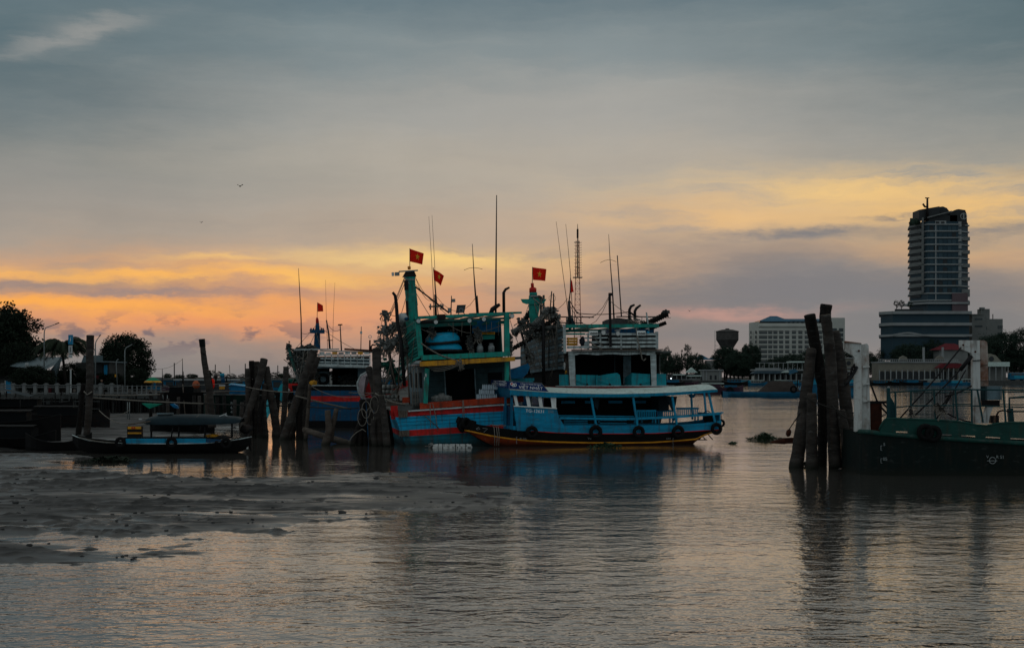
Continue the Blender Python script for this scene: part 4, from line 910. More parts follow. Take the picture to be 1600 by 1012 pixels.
MB().prism([(x(72), z(598)), (x(82), z(598)), (x(90), z(557)), (x(72), z(579))], 1.1, 1.3).build('gable_wall', 'tin_roof', h1)
bx('door', 'tower_dark', h1, x(60), x(66), .5, .58, 0, 1.9); bx('window', 'far_window', h1, x(40), x(48), .9, .98, .8, 1.6)
for k in range(3): bx('white_post', 'pale_concrete', h1, x(65+k*3), x(66.5+k*3), -1, -.8, 0, 1.1)
h2 = T('quay_shop', 'two storey shop with a tin roof edge and red awning behind the tall sawn log', 'shop', G(145, 140, 1.6)); x = lambda p: (p-145)/s
bx('wall', 'house_wall', h2, x(118), x(171), 0, 6, 0, z(566)); bx('roof', 'tin_roof', h2, x(136), x(175), -.8, 6.2, z(565.9), z(564))
MB().prism([(x(118), z(577)), (x(138), z(577)), (x(138), z(554)), (x(126), z(554.5))], 1, 5).build('upper_roof', 'tin_roof', h2)
bx('dark_opening', 'tower_dark', h2, x(143), x(160), -.1, .0, z(586), z(567)); bx('red_awning', 'house_red', h2, x(143), x(160), -1.2, -.1, z(592), z(586.5)); bx('white_panel', 'sign_white', h2, x(144), x(161), -.3, -.12, 0, .85)
bx('curtain', 'sign_blue', h2, x(163), x(168), -.12, 0, z(586), z(570))
tb('aerial', 'antenna', h2, [(x(135), 2, z(554)), (x(135), 2, z(545))], .03, 5)
h3 = T('quay_kiosk', 'small dark kiosk with pale door frames at the left end of the quay', 'kiosk', G(8, 133, 1.6)); s3 = F/133
bx('wall', 'house_wall', h3, -1.3, 1.2, 0, 2, 0, 1.5); bx('roof', 'quay_dark', h3, -1.5, 1.4, -.4, 2.2, 1.51, 1.6); bx('door_frame', 'sign_white', h3, .0, .08, -.1, -.01, 0, 1.2); bx('door', 'sign_blue', h3, .08, .6, -.06, 0, 0, 1.15); bx('door_frame', 'sign_white', h3, .6, .68, -.1, -.01, 0, 1.2)
# street lamps
def lamp(label, px0, top, px1, Y=131, r=.055, base=1.6):
    z1 = W(px0, top, Y).z-base; L_ = (px1-px0)*Y/F
    o = T('street_lamp', label, 'street lamp', G(px0, Y, base), group='street lamps along the quay')
    tb('pole', 'galvanised', o, [(0, 0, 0), (0, 0, z1*.9), (.03, 0, z1*.955), (.14*abs(L_)/L_, 0, z1), (L_*.8, 0, z1+.34)], [r*1.3, r, r*.9, r*.8, r*.6], 8)
    bm('lamp_head', 'dark_steel', o, (L_*.76, 0, z1+.33), (L_*1.02, 0, z1+.47), .14, .07)
    bx('base_plate', 'galvanised', o, -.15, .15, -.15, .15, 0, .05)
lamp('street lamp on the quay left of the palm', 69, 512, 92)
lamp('street lamp whose arm shows above the tall sawn log', 149, 531, 157)
lamp('street lamp with a curved arm in front of the round tree', 195, 543, 211)
yp = T('utility_pole', 'thin leaning pale pole with a yellow tag in front of the round tree', 'pole', G(184, 130, 1.6)); tb('pole', 'galvanised', yp, [(0, 0, 0), (-.15, 0, 2.7), (-.1, 0, 3.0), (.05, 0, 3.15)], .04, 6); bx('yellow_tag', 'yellow_paint', yp, -.26, -.12, -.06, -.02, 1.5, 1.75)
sg = T('shop_sign', 'tall narrow blue and white sign on a post beside the palm', 'sign', G(110.5, 133, 1.6)); s = F/133
bx('post', 'sign_white', sg, -.06, .06, -.05, .05, 0, 2.2); bx('blue_panel', 'sign_blue', sg, -.2, .2, -.1, .1, (HOR-538)/s+1.5, (HOR-523)/s+1.5); bx('white_panel', 'sign_white', sg, -.18, .14, -.09, .09, (HOR-552)/s+1.5, (HOR-539.5)/s+1.5); bx('lower_panel', 'sign_white', sg, -.18, .14, -.09, .09, (HOR-559)/s+1.5, (HOR-553.5)/s+1.5)
MB().prism([(-.05, 2.55*0+(HOR-536)/s+1.5), (.0, (HOR-531)/s+1.5), (-.04, (HOR-531)/s+1.5), (.05, (HOR-525)/s+1.5), (.02, (HOR-530)/s+1.5), (.06, (HOR-530)/s+1.5)], -.12, -.1).build('emblem', 'lettering_white', sg)
bx('panel_mark', 'tower_dark', sg, -.05, .02, -.1, -.09, (HOR-550)/s+1.5, (HOR-542)/s+1.5)
kb = T('notice_board', 'small white notice board on a post among the trees behind the fence', 'sign', G(42, 134, 1.6)); bx('post', 'sign_white', kb, -.03, .03, -.03, .03, 0, 2.3); bx('board', 'sign_white', kb, -.15, .15, -.05, .05, 2.3, 2.85); bx('printed_band', 'lettering_grey', kb, -.11, .11, -.06, -.05, 2.5, 2.7)
um = T('parasol', 'green and yellow market parasol on the quay right of the round tree', 'parasol', G(239, 126, 1.6)); tb('pole', 'galvanised', um, [(0, 0, 0), (0, 0, 1.45)], .025, 6)
n = 12
for k in range(n):
    a0, a1 = 2*math.pi*k/n, 2*math.pi*(k+1)/n; q = MB()
    rr = [(0, 1.5), (.35, 1.40), (.68, 1.18), (.82, 1.02)]
    q.grid([[(r_*math.cos(a), r_*math.sin(a), z_) for a in (a0, a1)] for r_, z_ in rr[:3]] )
    q.build('panel', 'umbrella_green', um)
    MB().grid([[(r_*math.cos(a), r_*math.sin(a), z_) for a in (a0, a1)] for r_, z_ in rr[2:]]).build('valance', 'yellow_paint', um)
# person in dark clothes on the quay
def person(label, loc, rz, pose='sit', mat='dark_cloth', h=1.0):
    o = T('person', label, 'person', loc, rz)
    me = bpy.data.meshes.new('body'); 
    if pose == 'sit': V = [(0, 0, .42), (0, 0, .7), (0, 0, .92), (0, -.02, 1.02), (0, -.04, 1.16), (.19, 0, .9), (.25, -.1, .66), (.16, -.3, .56), (-.19, 0, .9), (-.25, -.1, .66), (-.16, -.3, .56), (.1, -.42, .45), (.11, -.45, .03), (-.1, -.42, .45), (-.11, -.45, .03), (.11, -.58, .02), (-.11, -.58, .02)]
    else: V = [(0, 0, .92), (0, 0, 1.15), (0, 0, 1.4), (0, -.01, 1.5), (0, -.02, 1.63), (.19, 0, 1.38), (.25, 0, 1.1), (.24, -.08, .86), (-.19, 0, 1.38), (-.25, 0, 1.1), (-.24, -.08, .86), (.09, 0, .5), (.1, .02, .06), (-.09, 0, .5), (-.1, .02, .06), (.1, -.12, .03), (-.1, -.12, .03)]
    E = [(0, 1), (1, 2), (2, 3), (3, 4), (2, 5), (5, 6), (6, 7), (2, 8), (8, 9), (9, 10), (0, 11), (11, 12), (0, 13), (13, 14), (12, 15), (14, 16)]
    me.from_pydata(V, E, []); b_ = bpy.data.objects.new('body', me); COL.objects.link(b_); b_.parent = o
    sk_ = b_.modifiers.new('s', 'SKIN'); rr = [.15, .15, .14, .06, .1, .06, .045, .035, .06, .045, .035, .08, .045, .08, .045, .035, .035]
    for v, r_ in zip(me.skin_vertices[0].data, rr): v.radius = (r_, r_*.8)
    me.skin_vertices[0].data[0].use_root = True
    su = b_.modifiers.new('u', 'SUBSURF'); su.levels = 1; su.render_levels = 1
    me.materials.append(M[mat])
    hz_ = V[4][2]; MB().blob((0, V[4][1]-.01, hz_+.02), (.09, .105, .12), 10, 7, .02).build('head', 'skin', o, smooth=True)
    MB().blob((0, V[4][1]+.02, hz_+.06), (.1, .11, .1), 10, 7, .05).build('hair', 'black_paint', o, smooth=True)
    return o
person('person in dark clothes sitting on a stool by the quay fence beside the tall log', G(159, 120.5, 1.6), 10)
st = T('stool', 'small stool under the sitting person on the quay', 'stool', G(159, 120.6, 1.6)); bx('seat', 'bare_wood', st, -.18, .18, -.15, .2, .36, .4)
for a_ in (-.14, .14):
    for b2 in (-.1, .16): bx('leg', 'bare_wood', st, a_-.02, a_+.02, b2-.02, b2+.02, 0, .36)

tp_ = T('timber_pier', 'tangle of thin dark stakes and cross braces standing under the quay edge', 'pier', (G(40, 116).x, 116, -.4))
sk3 = [MB().tube([(0, 0, 0), (random.uniform(-.12, .12), 0, 1.9+random.uniform(-.1, .5))], random.uniform(.03, .07), 5).mesh('stake', 'concrete' if i % 3 == 0 else 'log_dark') for i in range(9)]
for k in range(48): link('stake', sk3[k % 9], tp_, loc=((k*4.2-85+random.uniform(-1.5, 1.5))*116/F, random.uniform(-2.5, 1.5), 0))
for k in range(9): bm('cross_brace', 'log_dark', tp_, ((k*21-90)*116/F, -.6, random.uniform(.5, 1.2)), ((k*21-68)*116/F, -.6, random.uniform(.9, 1.8)), .05)
for z_ in (.95, 1.55): bm('pier_rail', 'concrete', tp_, (-6, -1.2, z_), (6.4, -1.2, z_), .05, .07)
# ------------------------------------------------------------------ fishing boats
def u_band(o, name, mat, L_, hb, z0, z1, n=14, rows=3, grow=0.0, close_top=False):
    """one painted band of a hull: side, transom, side. hb(t, z) half beam, z0(t), z1(t)"""
    ts = [i/n for i in range(n, -1, -1)]
    path = [(-1, t) for t in ts] + [(1, t) for t in reversed(ts)]
    g = []
    for r_ in range(rows+1):
        row = []
        for sg, t in path:
            z = z0(t)+(z1(t)-z0(t))*r_/rows; row.append((sg*(hb(t, z)+grow), t*L_-(grow if t == 0 else 0), z))
        g.append(row)
    return MB().grid(g).build(name, mat, o, smooth=False)
def deck(o, name, mat, L_, hb, zf, n=14, t0=0):
    g = []
    for i in range(n+1):
        t = t0+(1-t0)*i/n; z = zf(t); g.append([(-hb(t, z)+.02, t*L_+.03, z), (hb(t, z)-.02, t*L_+.03, z)])
    return MB().grid(g).build(name, mat, o)
def fishing_hull(o, L_, half, bands, rise, deckz, deckmat='grey_board', keel=-.6, tum=.72):
    """bands: (name, material, z at stern bottom, z at stern top)"""
    top = bands[0][3]
    def hb(t, z):
        w = half*(1-.0*t)*(max(0, 1-(max(0, t-.25)/.75)**2.6))**.8 + .05
        f = (z-keel)/(top-keel); return max(.04, w*(tum+(1-tum)*min(1.15, max(0, f))**.8))
    r_ = lambda t: rise*max(0, t-.2)**2*1.5
    for nm, mt, a, b in bands:
        u_band(o, nm, mt, L_, hb, (lambda t, a=a: a+r_(t)*max(0, (a-keel)/(top-keel))), (lambda t, b=b: b+r_(t)*max(0, (b-keel)/(top-keel))))
    deck(o, 'deck', deckmat, L_, hb, lambda t: deckz+r_(t)*.8)
    return hb, r_
def tangle(o, name, pts, rad, n, mat='net_float', rope='rope', size=.09, seed=1):
    """floats, net scraps and loose ends bundled round a spar: nobody could count them"""
    rnd = random.Random(seed); mb = MB(); rp = MB()
    st0 = random.getstate(); random.seed(seed)
    size *= .62; n = int(n*2.0)
    for i in range(n):
        k = rnd.randrange(len(pts)-1); p = Vector(pts[k]).lerp(Vector(pts[k+1]), rnd.random())
        d = Vector((rnd.gauss(0, 1), rnd.gauss(0, 1), rnd.gauss(0, 1))).normalized()*rad*rnd.random()**.6
        mb.blob(p+d, (size*rnd.uniform(.5, 1.7), size*rnd.uniform(.5, 1.5), size*rnd.uniform(.4, 1.3)), 6, 4, .35)
    for i in range(n//2+3):
        k = rnd.randrange(len(pts)-1); p = Vector(pts[k]).lerp(Vector(pts[k+1]), rnd.random())
        q = p+Vector((rnd.uniform(-1, 1), rnd.uniform(-.6, .6), rnd.uniform(-1.6, .3)))*rad*1.5
        rp.tube([p, (p+q)/2+Vector((rnd.uniform(-.15, .15), 0, -rnd.uniform(0, .25))), q], rnd.choice((.010, .014, .024)), 4)
    random.setstate(st0)
    a = mb.build(name, mat, o, kind='stuff'); b = rp.build('loose_rope_ends', rope, o, kind='stuff'); return a
def ringed_spar(o, name, mat, p, q, r, n=16):
    p, q = Vector(p), Vector(q); pts = []; rs = []
    for i in range(n*2+1):
        pts.append(p.lerp(q, i/(n*2))); rs.append(r*(1.0 if i % 2 else .72)*(1+random.uniform(-.06, .06)))
    return MB().tube(pts, rs, 9).build(name, mat, o)
def floodlight(o, p, r, mat='dark_steel', face=(0, -1, 0)):
    b = MB().tube([p+Vector((0, r*1.3, 0)), p+Vector((0, r*.8, 0)), p], [r*.55, r*.95, r*1.05], 14).build('floodlight', mat, o, smooth=True)
    MB().tube([p+Vector((0, .0, 0)), p+Vector((0, -.035, 0))], r*.86, 14).build('lens', 'lamp_glass', b); return b
def star_uv(cx, cy, r, asp):
    return [(cx+(r if k % 2 == 0 else r*.4)*math.sin(k*math.pi/5)*asp, cy+(r if k % 2 == 0 else r*.4)*math.cos(k*math.pi/5)) for k in range(10)]
def flag(label, Y, tl, tr, br, bl, staff, wave=.06, star=True, nn=10, sc=(.5, .5), belly=0):
    base = W(staff[-1][0], staff[-1][1], Y); o = T('flag', label, 'flag', base, group='red flags with a yellow star flying from the fishing boats')
    c = [W(p[0], p[1], Y)-base for p in (tl, tr, br, bl)]; nrm = Vector((0, 1, 0))
    def at(u, v, off=0): return (c[0].lerp(c[1], u)).lerp(c[3].lerp(c[2], u), v) + Vector((0, wave*math.sin(u*6.0+v*1.6)*u*1.6+off, belly*math.sin(u*math.pi)*(1-2*v)*0 - belly*math.sin(u*math.pi)*.3))
    mb = MB(); mb.grid([[at(i/nn, j/5) for i in range(nn+1)] for j in range(6)]).grid([[at(i/nn, j/5, .006) for i in range(nn, -1, -1)] for j in range(6)]); mb.build('cloth', 'flag_red', o, smooth=True)
    if star:
        for off in (-.012, .018):
            s_ = MB(); pts = [at(u, v, off) for u, v in star_uv(sc[0], sc[1], .30, .62)]; ctr = at(sc[0], sc[1], off)
            # star points run upward: v grows down, so flip
            pts = [at(u, 2*sc[1]-v, off) for u, v in star_uv(sc[0], sc[1], .30, .62)]
            s_.add([ctr]+pts, [(0, 1+k, 1+(k+1) % 10) for k in range(10)]); s_.build('star', 'flag_star', o)
    tb('staff', 'antenna', o, [W(p[0], p[1], Y)-base for p in staff], .018, 5)
    return o
def whip(o, q, pts, y, r0=.03, r1=.008, name='whip_antenna', mat='antenna'):
    P_ = [q(a, b, y) for a, b in pts]; n = len(P_); return tb(name, mat, o, P_, [r0+(r1-r0)*i/(n-1) for i in range(n)], 6)
def stay(o, q, a, b, ya, yb, s=.03, r=.012, mat='rope', name='stay'):
    return tb(name, mat, o, sag(q(a[0], a[1], ya), q(b[0], b[1], yb), s, 6), r, 4)

# ======================= boat 1: teal and blue, centre
B1 = T('fishing_boat', 'teal and bright blue wooden fishing boat with a red striped stern and yellow beam', 'fishing boat', G(716, 64.4), 10, 'wooden fishing boats moored in the channel', roll=-3)
q = lambda px_, py_, y=0.0: Lf(B1, px_, py_, y)
z_ = lambda py_, px_=700, y=0.0: q(px_, py_, y).z
half = -q(617, 655).x
hb1, rs1 = fishing_hull(B1, 15, half, [('red_strake', 'red_paint', z_(647), z_(637.5)), ('blue_planking', 'bright_blue_paint', z_(668), z_(647)), ('lower_red_strake', 'red_paint', z_(677.5), z_(668)), ('lower_planking', 'teal_hull', -.6, z_(677.5))], 1.5, z_(640))
ra = q(638, 642, -.06); rb = q(815, 630, -.06)
bm('rail_cap', 'grey_white_board', B1, ra, rb, .12, .06)
# raised red board across the stern, in three planks
for k in range(3):
    a_ = q(656, 639-k*3.2-1.6, -.02); b_ = q(818, 627.5-k*3.2-1.6, -.02); bm('stern_board', 'orange_red_paint', B1, a_, b_, .06, .088)
for k in range(4):
    bm('worn_end_board', 'bare_wood', B1, q(622.6+k*3.7, 647.2-k*.25, -.07), q(625.9+k*3.7, 647-k*.25, -.07), .12, .30)
    bm('worn_end_board', 'bare_wood', B1, q(623.4+k*4.1, 677-k*.2, -.07), q(627.1+k*4.1, 676.8-k*.2, -.07), .12, .26)
for k, (yy, m_) in enumerate(((653, 'bright_blue_paint'), (658.5, 'bright_blue_paint'), (664, 'bright_blue_paint'), (683, 'teal_hull'), (689, 'teal_hull'))):
    bm('plank_seam', 'deep_blue_paint', B1, q(621, yy+1.2, -.012), q(818, yy-9.8, -.012), .02, .007)
bm('red_batten', 'red_paint', B1, q(650, 647.5, -.1), q(700, 644.6, -.1), .05, .05)
tb('drain_pole', 'bare_wood', B1, [q(661, 647, -.1), q(686, 669, -.25)], .02, 5)
# main cabin
yb = 1.5; zt = z_(566, 730, 0)
def wallpl(x0, x1, z0, z1, y, mat, n, name='cabin_plank'):
    for k in range(n): bx(name, mat, B1, x0, x1, y, y+.05, z0+(z1-z0)*k/n+.006, z0+(z1-z0)*(k+1)/n-.006)
xl, xr = q(665, 600, yb).x, q(797, 600, yb).x; d0, d1 = q(696, 600, yb).x, q(742, 600, yb).x
wallpl(xl, d0, z_(640), zt, yb, 'cabin_board', 8); wallpl(d1, xr, z_(640), zt, yb, 'cabin_board', 8)
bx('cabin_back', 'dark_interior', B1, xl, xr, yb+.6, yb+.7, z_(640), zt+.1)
bx('door_lintel', 'cabin_board', B1, d0, d1, yb, yb+.06, z_(577, 720, yb), zt)
for x_ in (d0-.05, d1-.01): bx('door_post', 'grey_blue_board', B1, x_, x_+.06, yb-.04, yb-.005, z_(640), z_(577, 720, yb))
bx('side_opening', 'dark_interior', B1, q(763, 600, yb).x, q(785, 600, yb).x, yb-.03, yb-.006, z_(626, 770, yb), z_(582, 770, yb))
bx('cabin_side', 'grey_blue_board', B1, xl-.06, xl, yb, 8.5, z_(640), zt); bx('cabin_side', 'grey_blue_board', B1, xr, xr+.06, yb, 8.5, z_(640), zt)
for k in range(3): bx('side_window', 'dark_interior', B1, xl-.09, xl-.062, 2.4+k*2, 3.3+k*2, z_(605), z_(580))
bx('upper_deck', 'cabin_board', B1, xl-.25, xr+.3, -.15, 9, zt+.02, zt+.14)
# posts and beams at the stern
for a_, b_ in (((667.5, 575), (664.5, 630)), ((791.5, 562), (792, 622))): bm('stern_post', 'teal_paint', B1, q(*a_, .0), q(*b_, .0), .19, .19, up=(0, 1, 0))
bm('yellow_beam', 'yellow_paint', B1, q(656, 568.6, -.3), q(731, 564.5, -.3), .10, .22); bm('yellow_beam', 'yellow_paint', B1, q(731.6, 564.4, -.3), q(804.5, 560.3, -.3), .10, .20)
bm('deck_edge_beam', 'teal_paint', B1, q(658, 558.8, -.24), q(797, 552.6, -.24), .10, .22)
bm('left_post', 'teal_paint', B1, q(652.5, 503, -.1), q(657.5, 556, -.1), .22, .2, up=(0, 1, 0)); bm('right_post', 'teal_paint', B1, q(791.5, 488, -.1), q(791.8, 551, -.1), .23, .2, up=(0, 1, 0))
bm('top_beam', 'teal_paint', B1, q(648, 496.5, -.12), q(796, 489.6, -.12), .14, .13); bm('top_beam', 'teal_paint', B1, q(733, 490.8, .5), q(815, 488.3, .5), .10, .09)
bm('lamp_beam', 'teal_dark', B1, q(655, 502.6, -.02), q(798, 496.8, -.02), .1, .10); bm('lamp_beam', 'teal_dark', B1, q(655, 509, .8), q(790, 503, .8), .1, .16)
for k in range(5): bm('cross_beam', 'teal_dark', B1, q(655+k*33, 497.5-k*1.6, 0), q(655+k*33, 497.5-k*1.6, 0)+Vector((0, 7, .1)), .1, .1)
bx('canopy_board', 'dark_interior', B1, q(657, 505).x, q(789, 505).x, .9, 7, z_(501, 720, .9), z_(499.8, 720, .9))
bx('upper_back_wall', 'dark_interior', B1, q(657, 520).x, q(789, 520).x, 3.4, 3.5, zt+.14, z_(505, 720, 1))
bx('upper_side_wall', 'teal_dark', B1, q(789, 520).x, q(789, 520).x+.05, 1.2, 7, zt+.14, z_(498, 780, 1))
for c in ((653.7, 501.4), (681, 503), (733.5, 501), (756, 498.6), (800, 493.5)): floodlight(B1, q(*c, -.32), .105)
bx('lamp_box', 'dark_steel', B1, q(659, 503, -.2).x, q(676, 503, -.2).x, -.3, -.1, q(665, 504.5, -.2).z, q(665, 500.6, -.2).z)
bx('loudspeaker', 'dark_steel', B1, q(683, 497, -.2).x, q(696, 497, -.2).x, -.3, .1, q(690, 499, -.2).z, q(690, 491, -.2).z)
bx('green_panel', 'teal_paint', B1, q(753, 526, 1.2).x, q(773, 526, 1.2).x, 1.2, 1.25, q(760, 530, 1.2).z, q(760, 523, 1.2).z)
bx('wheelhouse_window', 'galvanised', B1, q(711, 505, 1.5).x, q(723, 505, 1.5).x, 1.5, 1.55, q(716, 502, 1.5).z, q(716, 499.5, 1.5).z)
for i in range(2):
    for k in range(4): bx('vent_slot', 'lamp_glass', B1, q(700+k*4.6, 516+i*4, 3).x, q(703+k*4.6, 516+i*4, 3).x, 3.30, 3.38, q(700, 517+i*4, 3.3).z, q(700, 515+i*4, 3.3).z)
# bulwark between the stern posts of the upper deck, teal slats curving forward on the left side
for k in range(10):
    y0 = 508+k*5.4; a_ = q(652.5+k*.55, y0, .15); pts = [a_]
    for j in range(1, 6):
        t = j/5; pts.append(q(652.5-27*t, y0+(25+k*.6)*t-6*t*(1-t), .15+3.4*t))
    mb = MB()
    for j in range(5): mb.beam(pts[j], pts[j+1], .05, .115)
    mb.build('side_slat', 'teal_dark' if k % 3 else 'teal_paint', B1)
MB().add([q(626, 503, 3.5), q(651, 501, .1), q(651, 512, .1), q(630, 524, 3.2), q(626, 503, 3.6), q(651, 501, .2), q(651, 512, .2), q(630, 524, 3.3)],
         [(0, 1, 2, 3), (7, 6, 5, 4), (0, 4, 5, 1), (1, 5, 6, 2), (2, 6, 7, 3), (3, 7, 4, 0)]).build('side_panel', 'teal_paint', B1)
MB().add([q(630, 524, 3.7), q(655, 516, .5), q(656, 560, .5), q(634, 575, 3.7)], [(0, 1, 2, 3)]).build('side_backing', 'teal_dark', B1)
pts = [q(622, 583, 3.0), q(632, 573, 2.4), q(640, 567, 1.6), q(650, 563.5, .6), q(658, 563, -.1)]
MB().grid([[p for p in pts], [p+Vector((0, 0, -.14)) for p in pts]]).build('awning_edge', 'grey_white_board', B1)
# mast with cap, cross bar and orange beacon
mp = [q(646, 505, 2.0), q(644, 478, 2.0), q(641, 450, 2.0), (q(641, 432, 2.0))]
mb = MB()
for i in range(3): mb.beam(mp[i], mp[i+1], .34, [.46, .5, .44][i], up=(1, 0, 0))
mb.build('mast', 'teal_paint', B1); mb = MB()
t0, t1 = q(640, 432.5, 2.0), q(641, 423, 2.0)
mb.hexa([t0+Vector((-.33, -.2, 0)), t0+Vector((.30, -.2, 0)), t0+Vector((.30, .2, 0)), t0+Vector((-.33, .2, 0)), t1+Vector((-.2, -.15, 0)), t1+Vector((.17, -.15, 0)), t1+Vector((.17, .15, 0)), t1+Vector((-.2, .15, 0))]).build('mast_cap', 'dark_steel', B1)
bm('mast_collar', 'galvanised', B1, q(632, 436, 1.7), q(649, 437, 1.7), .05, .05); bm('mast_crossbar', 'galvanised', B1, q(623, 424.3, 1.8), q(653, 422.4, 1.8), .06, .06)
bx('mast_board', 'dark_steel', B1, q(638, 450, 1.6).x, q(632, 450, 1.6).x, 1.55, 1.7, q(634, 453, 1.6).z, q(634, 438, 1.6).z)
MB().lathe([(.06, 0), (.075, .05), (.075, .13), (.05, .15)], 12, q(639.5, 421, 2.0)).build('beacon', 'amber', B1, smooth=True)
for x0, x1 in ((612, 615.5), (617, 624)): bx('mast_lamp', 'lamp_glass' if x0 < 615 else 'galvanised', B1, q(x0, 428, 1.7).x, q(x1, 428, 1.7).x, 1.6, 1.8, q(615, 431, 1.7).z, q(615, 425.6, 1.7).z)
bm('mast_batten', 'dark_steel', B1, q(637, 500, 1.7), q(635.5, 470, 1.7), .1, .12)
# pipes, aerials
tb('exhaust_pipe', 'cable', B1, [q(613.5, 456.5, 1.5), q(617.5, 462, 1.5), q(619.3, 475, 1.5), q(621, 503, 1.5), q(627, 535, 1.2), q(632, 603, .9)], [.06, .07, .08, .085, .085, .08], 8)
tb('exhaust_pipe', 'cable', B1, [q(796, 449, .8), q(790, 452, .8), q(787, 457, .8), q(787.3, 490, .8)], [.045, .06, .07, .07], 8)
tb('exhaust_pipe', 'cable', B1, [q(767, 490, .9), q(769.5, 483, .9), q(775, 479, .9), q(781, 475.5, .9)], [.11, .11, .1, .07], 8)
whip(B1, q, [(746, 494), (742.5, 455), (740.5, 428), (738, 381)], 2, .05, .012); whip(B1, q, [(747.5, 494), (745.5, 462)], 2, .04, .03)
tb('aerial_arm', 'antenna', B1, [q(725, 422, 2), q(733, 418.8, 2), q(740, 418, 2), q(747, 418.8, 2), q(754, 420.5, 2)], .01, 4)
whip(B1, q, [(774.5, 492), (774.8, 450), (775.2, 400), (775.6, 350), (776, 305)], 1.8, .05, .02)
whip(B1, q, [(678, 494), (677, 460), (674, 400), (670, 338)], 2.4, .02, .006); whip(B1, q, [(685, 494), (681, 455), (678.5, 400), (675, 336)], 2.4, .02, .006)
whip(B1, q, [(681, 494), (680, 460)], 2.2, .06, .05, 'aerial_mast'); bm('aerial_crossbar', 'teal_dark', B1, q(670, 479, 2.1), q(691, 478.3, 2.1), .06, .07)
for x_ in (672.5, 689, 692): tb('insulator', 'galvanised', B1, [q(x_, 484, 2.1), q(x_, 474.5, 2.1)], .035, 6)
whip(B1, q, [(704.5, 494), (705.5, 462)], 1.8, .03, .02, 'aerial_mast'); bx('camera_housing', 'galvanised', B1, q(706, 469, 1.7).x, q(711, 469, 1.7).x, 1.6, 1.8, q(708, 472, 1.7).z, q(708, 467, 1.7).z)
bx('junction_box', 'galvanised', B1, q(700, 484, 1.8).x, q(704, 484, 1.8).x, 1.7, 1.9, q(702, 488, 1.8).z, q(702, 481, 1.8).z)
MB().hexa([q(712, 489.5, 1.4), q(725.5, 488.5, 1.4), q(725.5, 488.5, 1.5), q(712, 489.5, 1.5), q(714, 476.5, 1.6), q(728, 476, 1.6), q(728, 476, 1.7), q(714, 476.5, 1.7)]).build('solar_panel', 'tower_dark', B1)
MB().torus(q(720.5, 485, 1.38), .09, .02, 'y', 14, 5).build('ring_aerial', 'galvanised', B1); bm('panel_leg', 'dark_steel', B1, q(716, 492, 1.5), q(717, 487, 1.5), .03); bm('panel_leg', 'dark_steel', B1, q(727, 492, 1.5), q(723, 487, 1.5), .03)
bm('spar', 'dark_steel', B1, q(645, 445, 2.0), q(702, 489, 1.6), .07); bm('spar', 'galvanised', B1, q(632, 433, 1.8), q(646, 452, 1.9), .05)
for a_, b_, s_ in (((632, 436), (605, 503), .02), ((633, 441), (607, 500), .02), ((646, 450), (672, 494), .03), ((649, 433), (680, 470), .25), ((650, 436), (679, 466), .45), ((681, 462), (744, 464), .7), ((632, 433), (601, 507), .03), ((607, 490), (622, 493), .05), ((604, 492), (618, 508), .05)):
    stay(B1, q, a_, b_, 1.9, 1.9, s_, .014 if s_ < .1 else .01, 'rope' if s_ < .1 else 'cable')
# boom with net floats at the left
bm('boom', 'grey_board', B1, q(600.5, 486, 2.6), q(607, 545, 2.6), .11, .11); bm('boom', 'dark_steel', B1, q(607, 545, 2.6), q(616, 600, 2.0), .12, .12)
bm('boom', 'bare_wood', B1, q(613, 560, 2.2), q(602, 600, 1.0), .05, .05)
tangle(B1, 'net_floats', [q(598, 489, 2.6), q(606, 490, 2.6)], .16, 26, size=.07, seed=2)
tangle(B1, 'net_floats', [q(596, 516, 2.6), q(609, 514, 2.6), q(622, 508, 2.6), q(636, 513, 2.4)], .26, 90, size=.11, seed=3)
tangle(B1, 'net_floats', [q(592, 537, 2.4), q(604, 540, 2.4), q(612, 534, 2.4), q(624, 530, 2.4)], .27, 95, size=.11, seed=4)
tangle(B1, 'net_heap', [q(601, 570, 4), q(612, 576, 4), q(624, 590, 4)], .35, 50, 'net_green', size=.14, seed=5)
tangle(B1, 'net_floats', [q(620, 545, 2.2), q(640, 553, 2.0), q(637, 535, 2.0)], .22, 40, 'net', size=.1, seed=6)
tangle(B1, 'net_floats', [q(796, 522, .2), q(799, 549, .2)], .10, 36, 'net', size=.07, seed=7)
tangle(B1, 'hanging_net', [q(733, 525, 1.0), q(737, 545, .8)], .14, 34, 'net', size=.09, seed=8); tangle(B1, 'hanging_net', [q(746, 514, .6), q(747, 530, .6)], .16, 30, 'net', size=.1, seed=9)
tangle(B1, 'hanging_net', [q(672, 512, .6), q(676, 524, .6)], .16, 20, 'net', size=.08, seed=10)
stay(B1, q, (658, 536), (712, 562), -.25, -.35, .12, .03, 'rope', 'hawser'); 
for k in range(4): stay(B1, q, (668+k*3, 573+k*2.2), (722, 564+k*.8), -.15, -.38, .06+.02*k, .02, 'rope', 'hawser')
tangle(B1, 'rope_knot', [q(716, 563, -.4), q(722, 570, -.4)], .12, 14, 'rope', size=.06, seed=11)
for x0, y0, y1, dx in ((676, 630, 672, 10), (672, 630, 668, 1), (723, 625, 655, .5), (724, 625, 652, 2)):
    tb('hanging_rope', 'rope', B1, [q(x0-4, y0+2, -.1), q(x0, y0, -.14), q(x0+dx*.5, (y0+y1)/2, -.2), q(x0+dx*.8, y1, -.2)], .018, 5)
for x0 in (644, 648, 652): tb('hanging_rope', 'rope', B1, [q(x0, 575, .1), q(x0+.5, 605, .2), q(x0-.5+random.random()*2, 634, .1)], .016, 5)
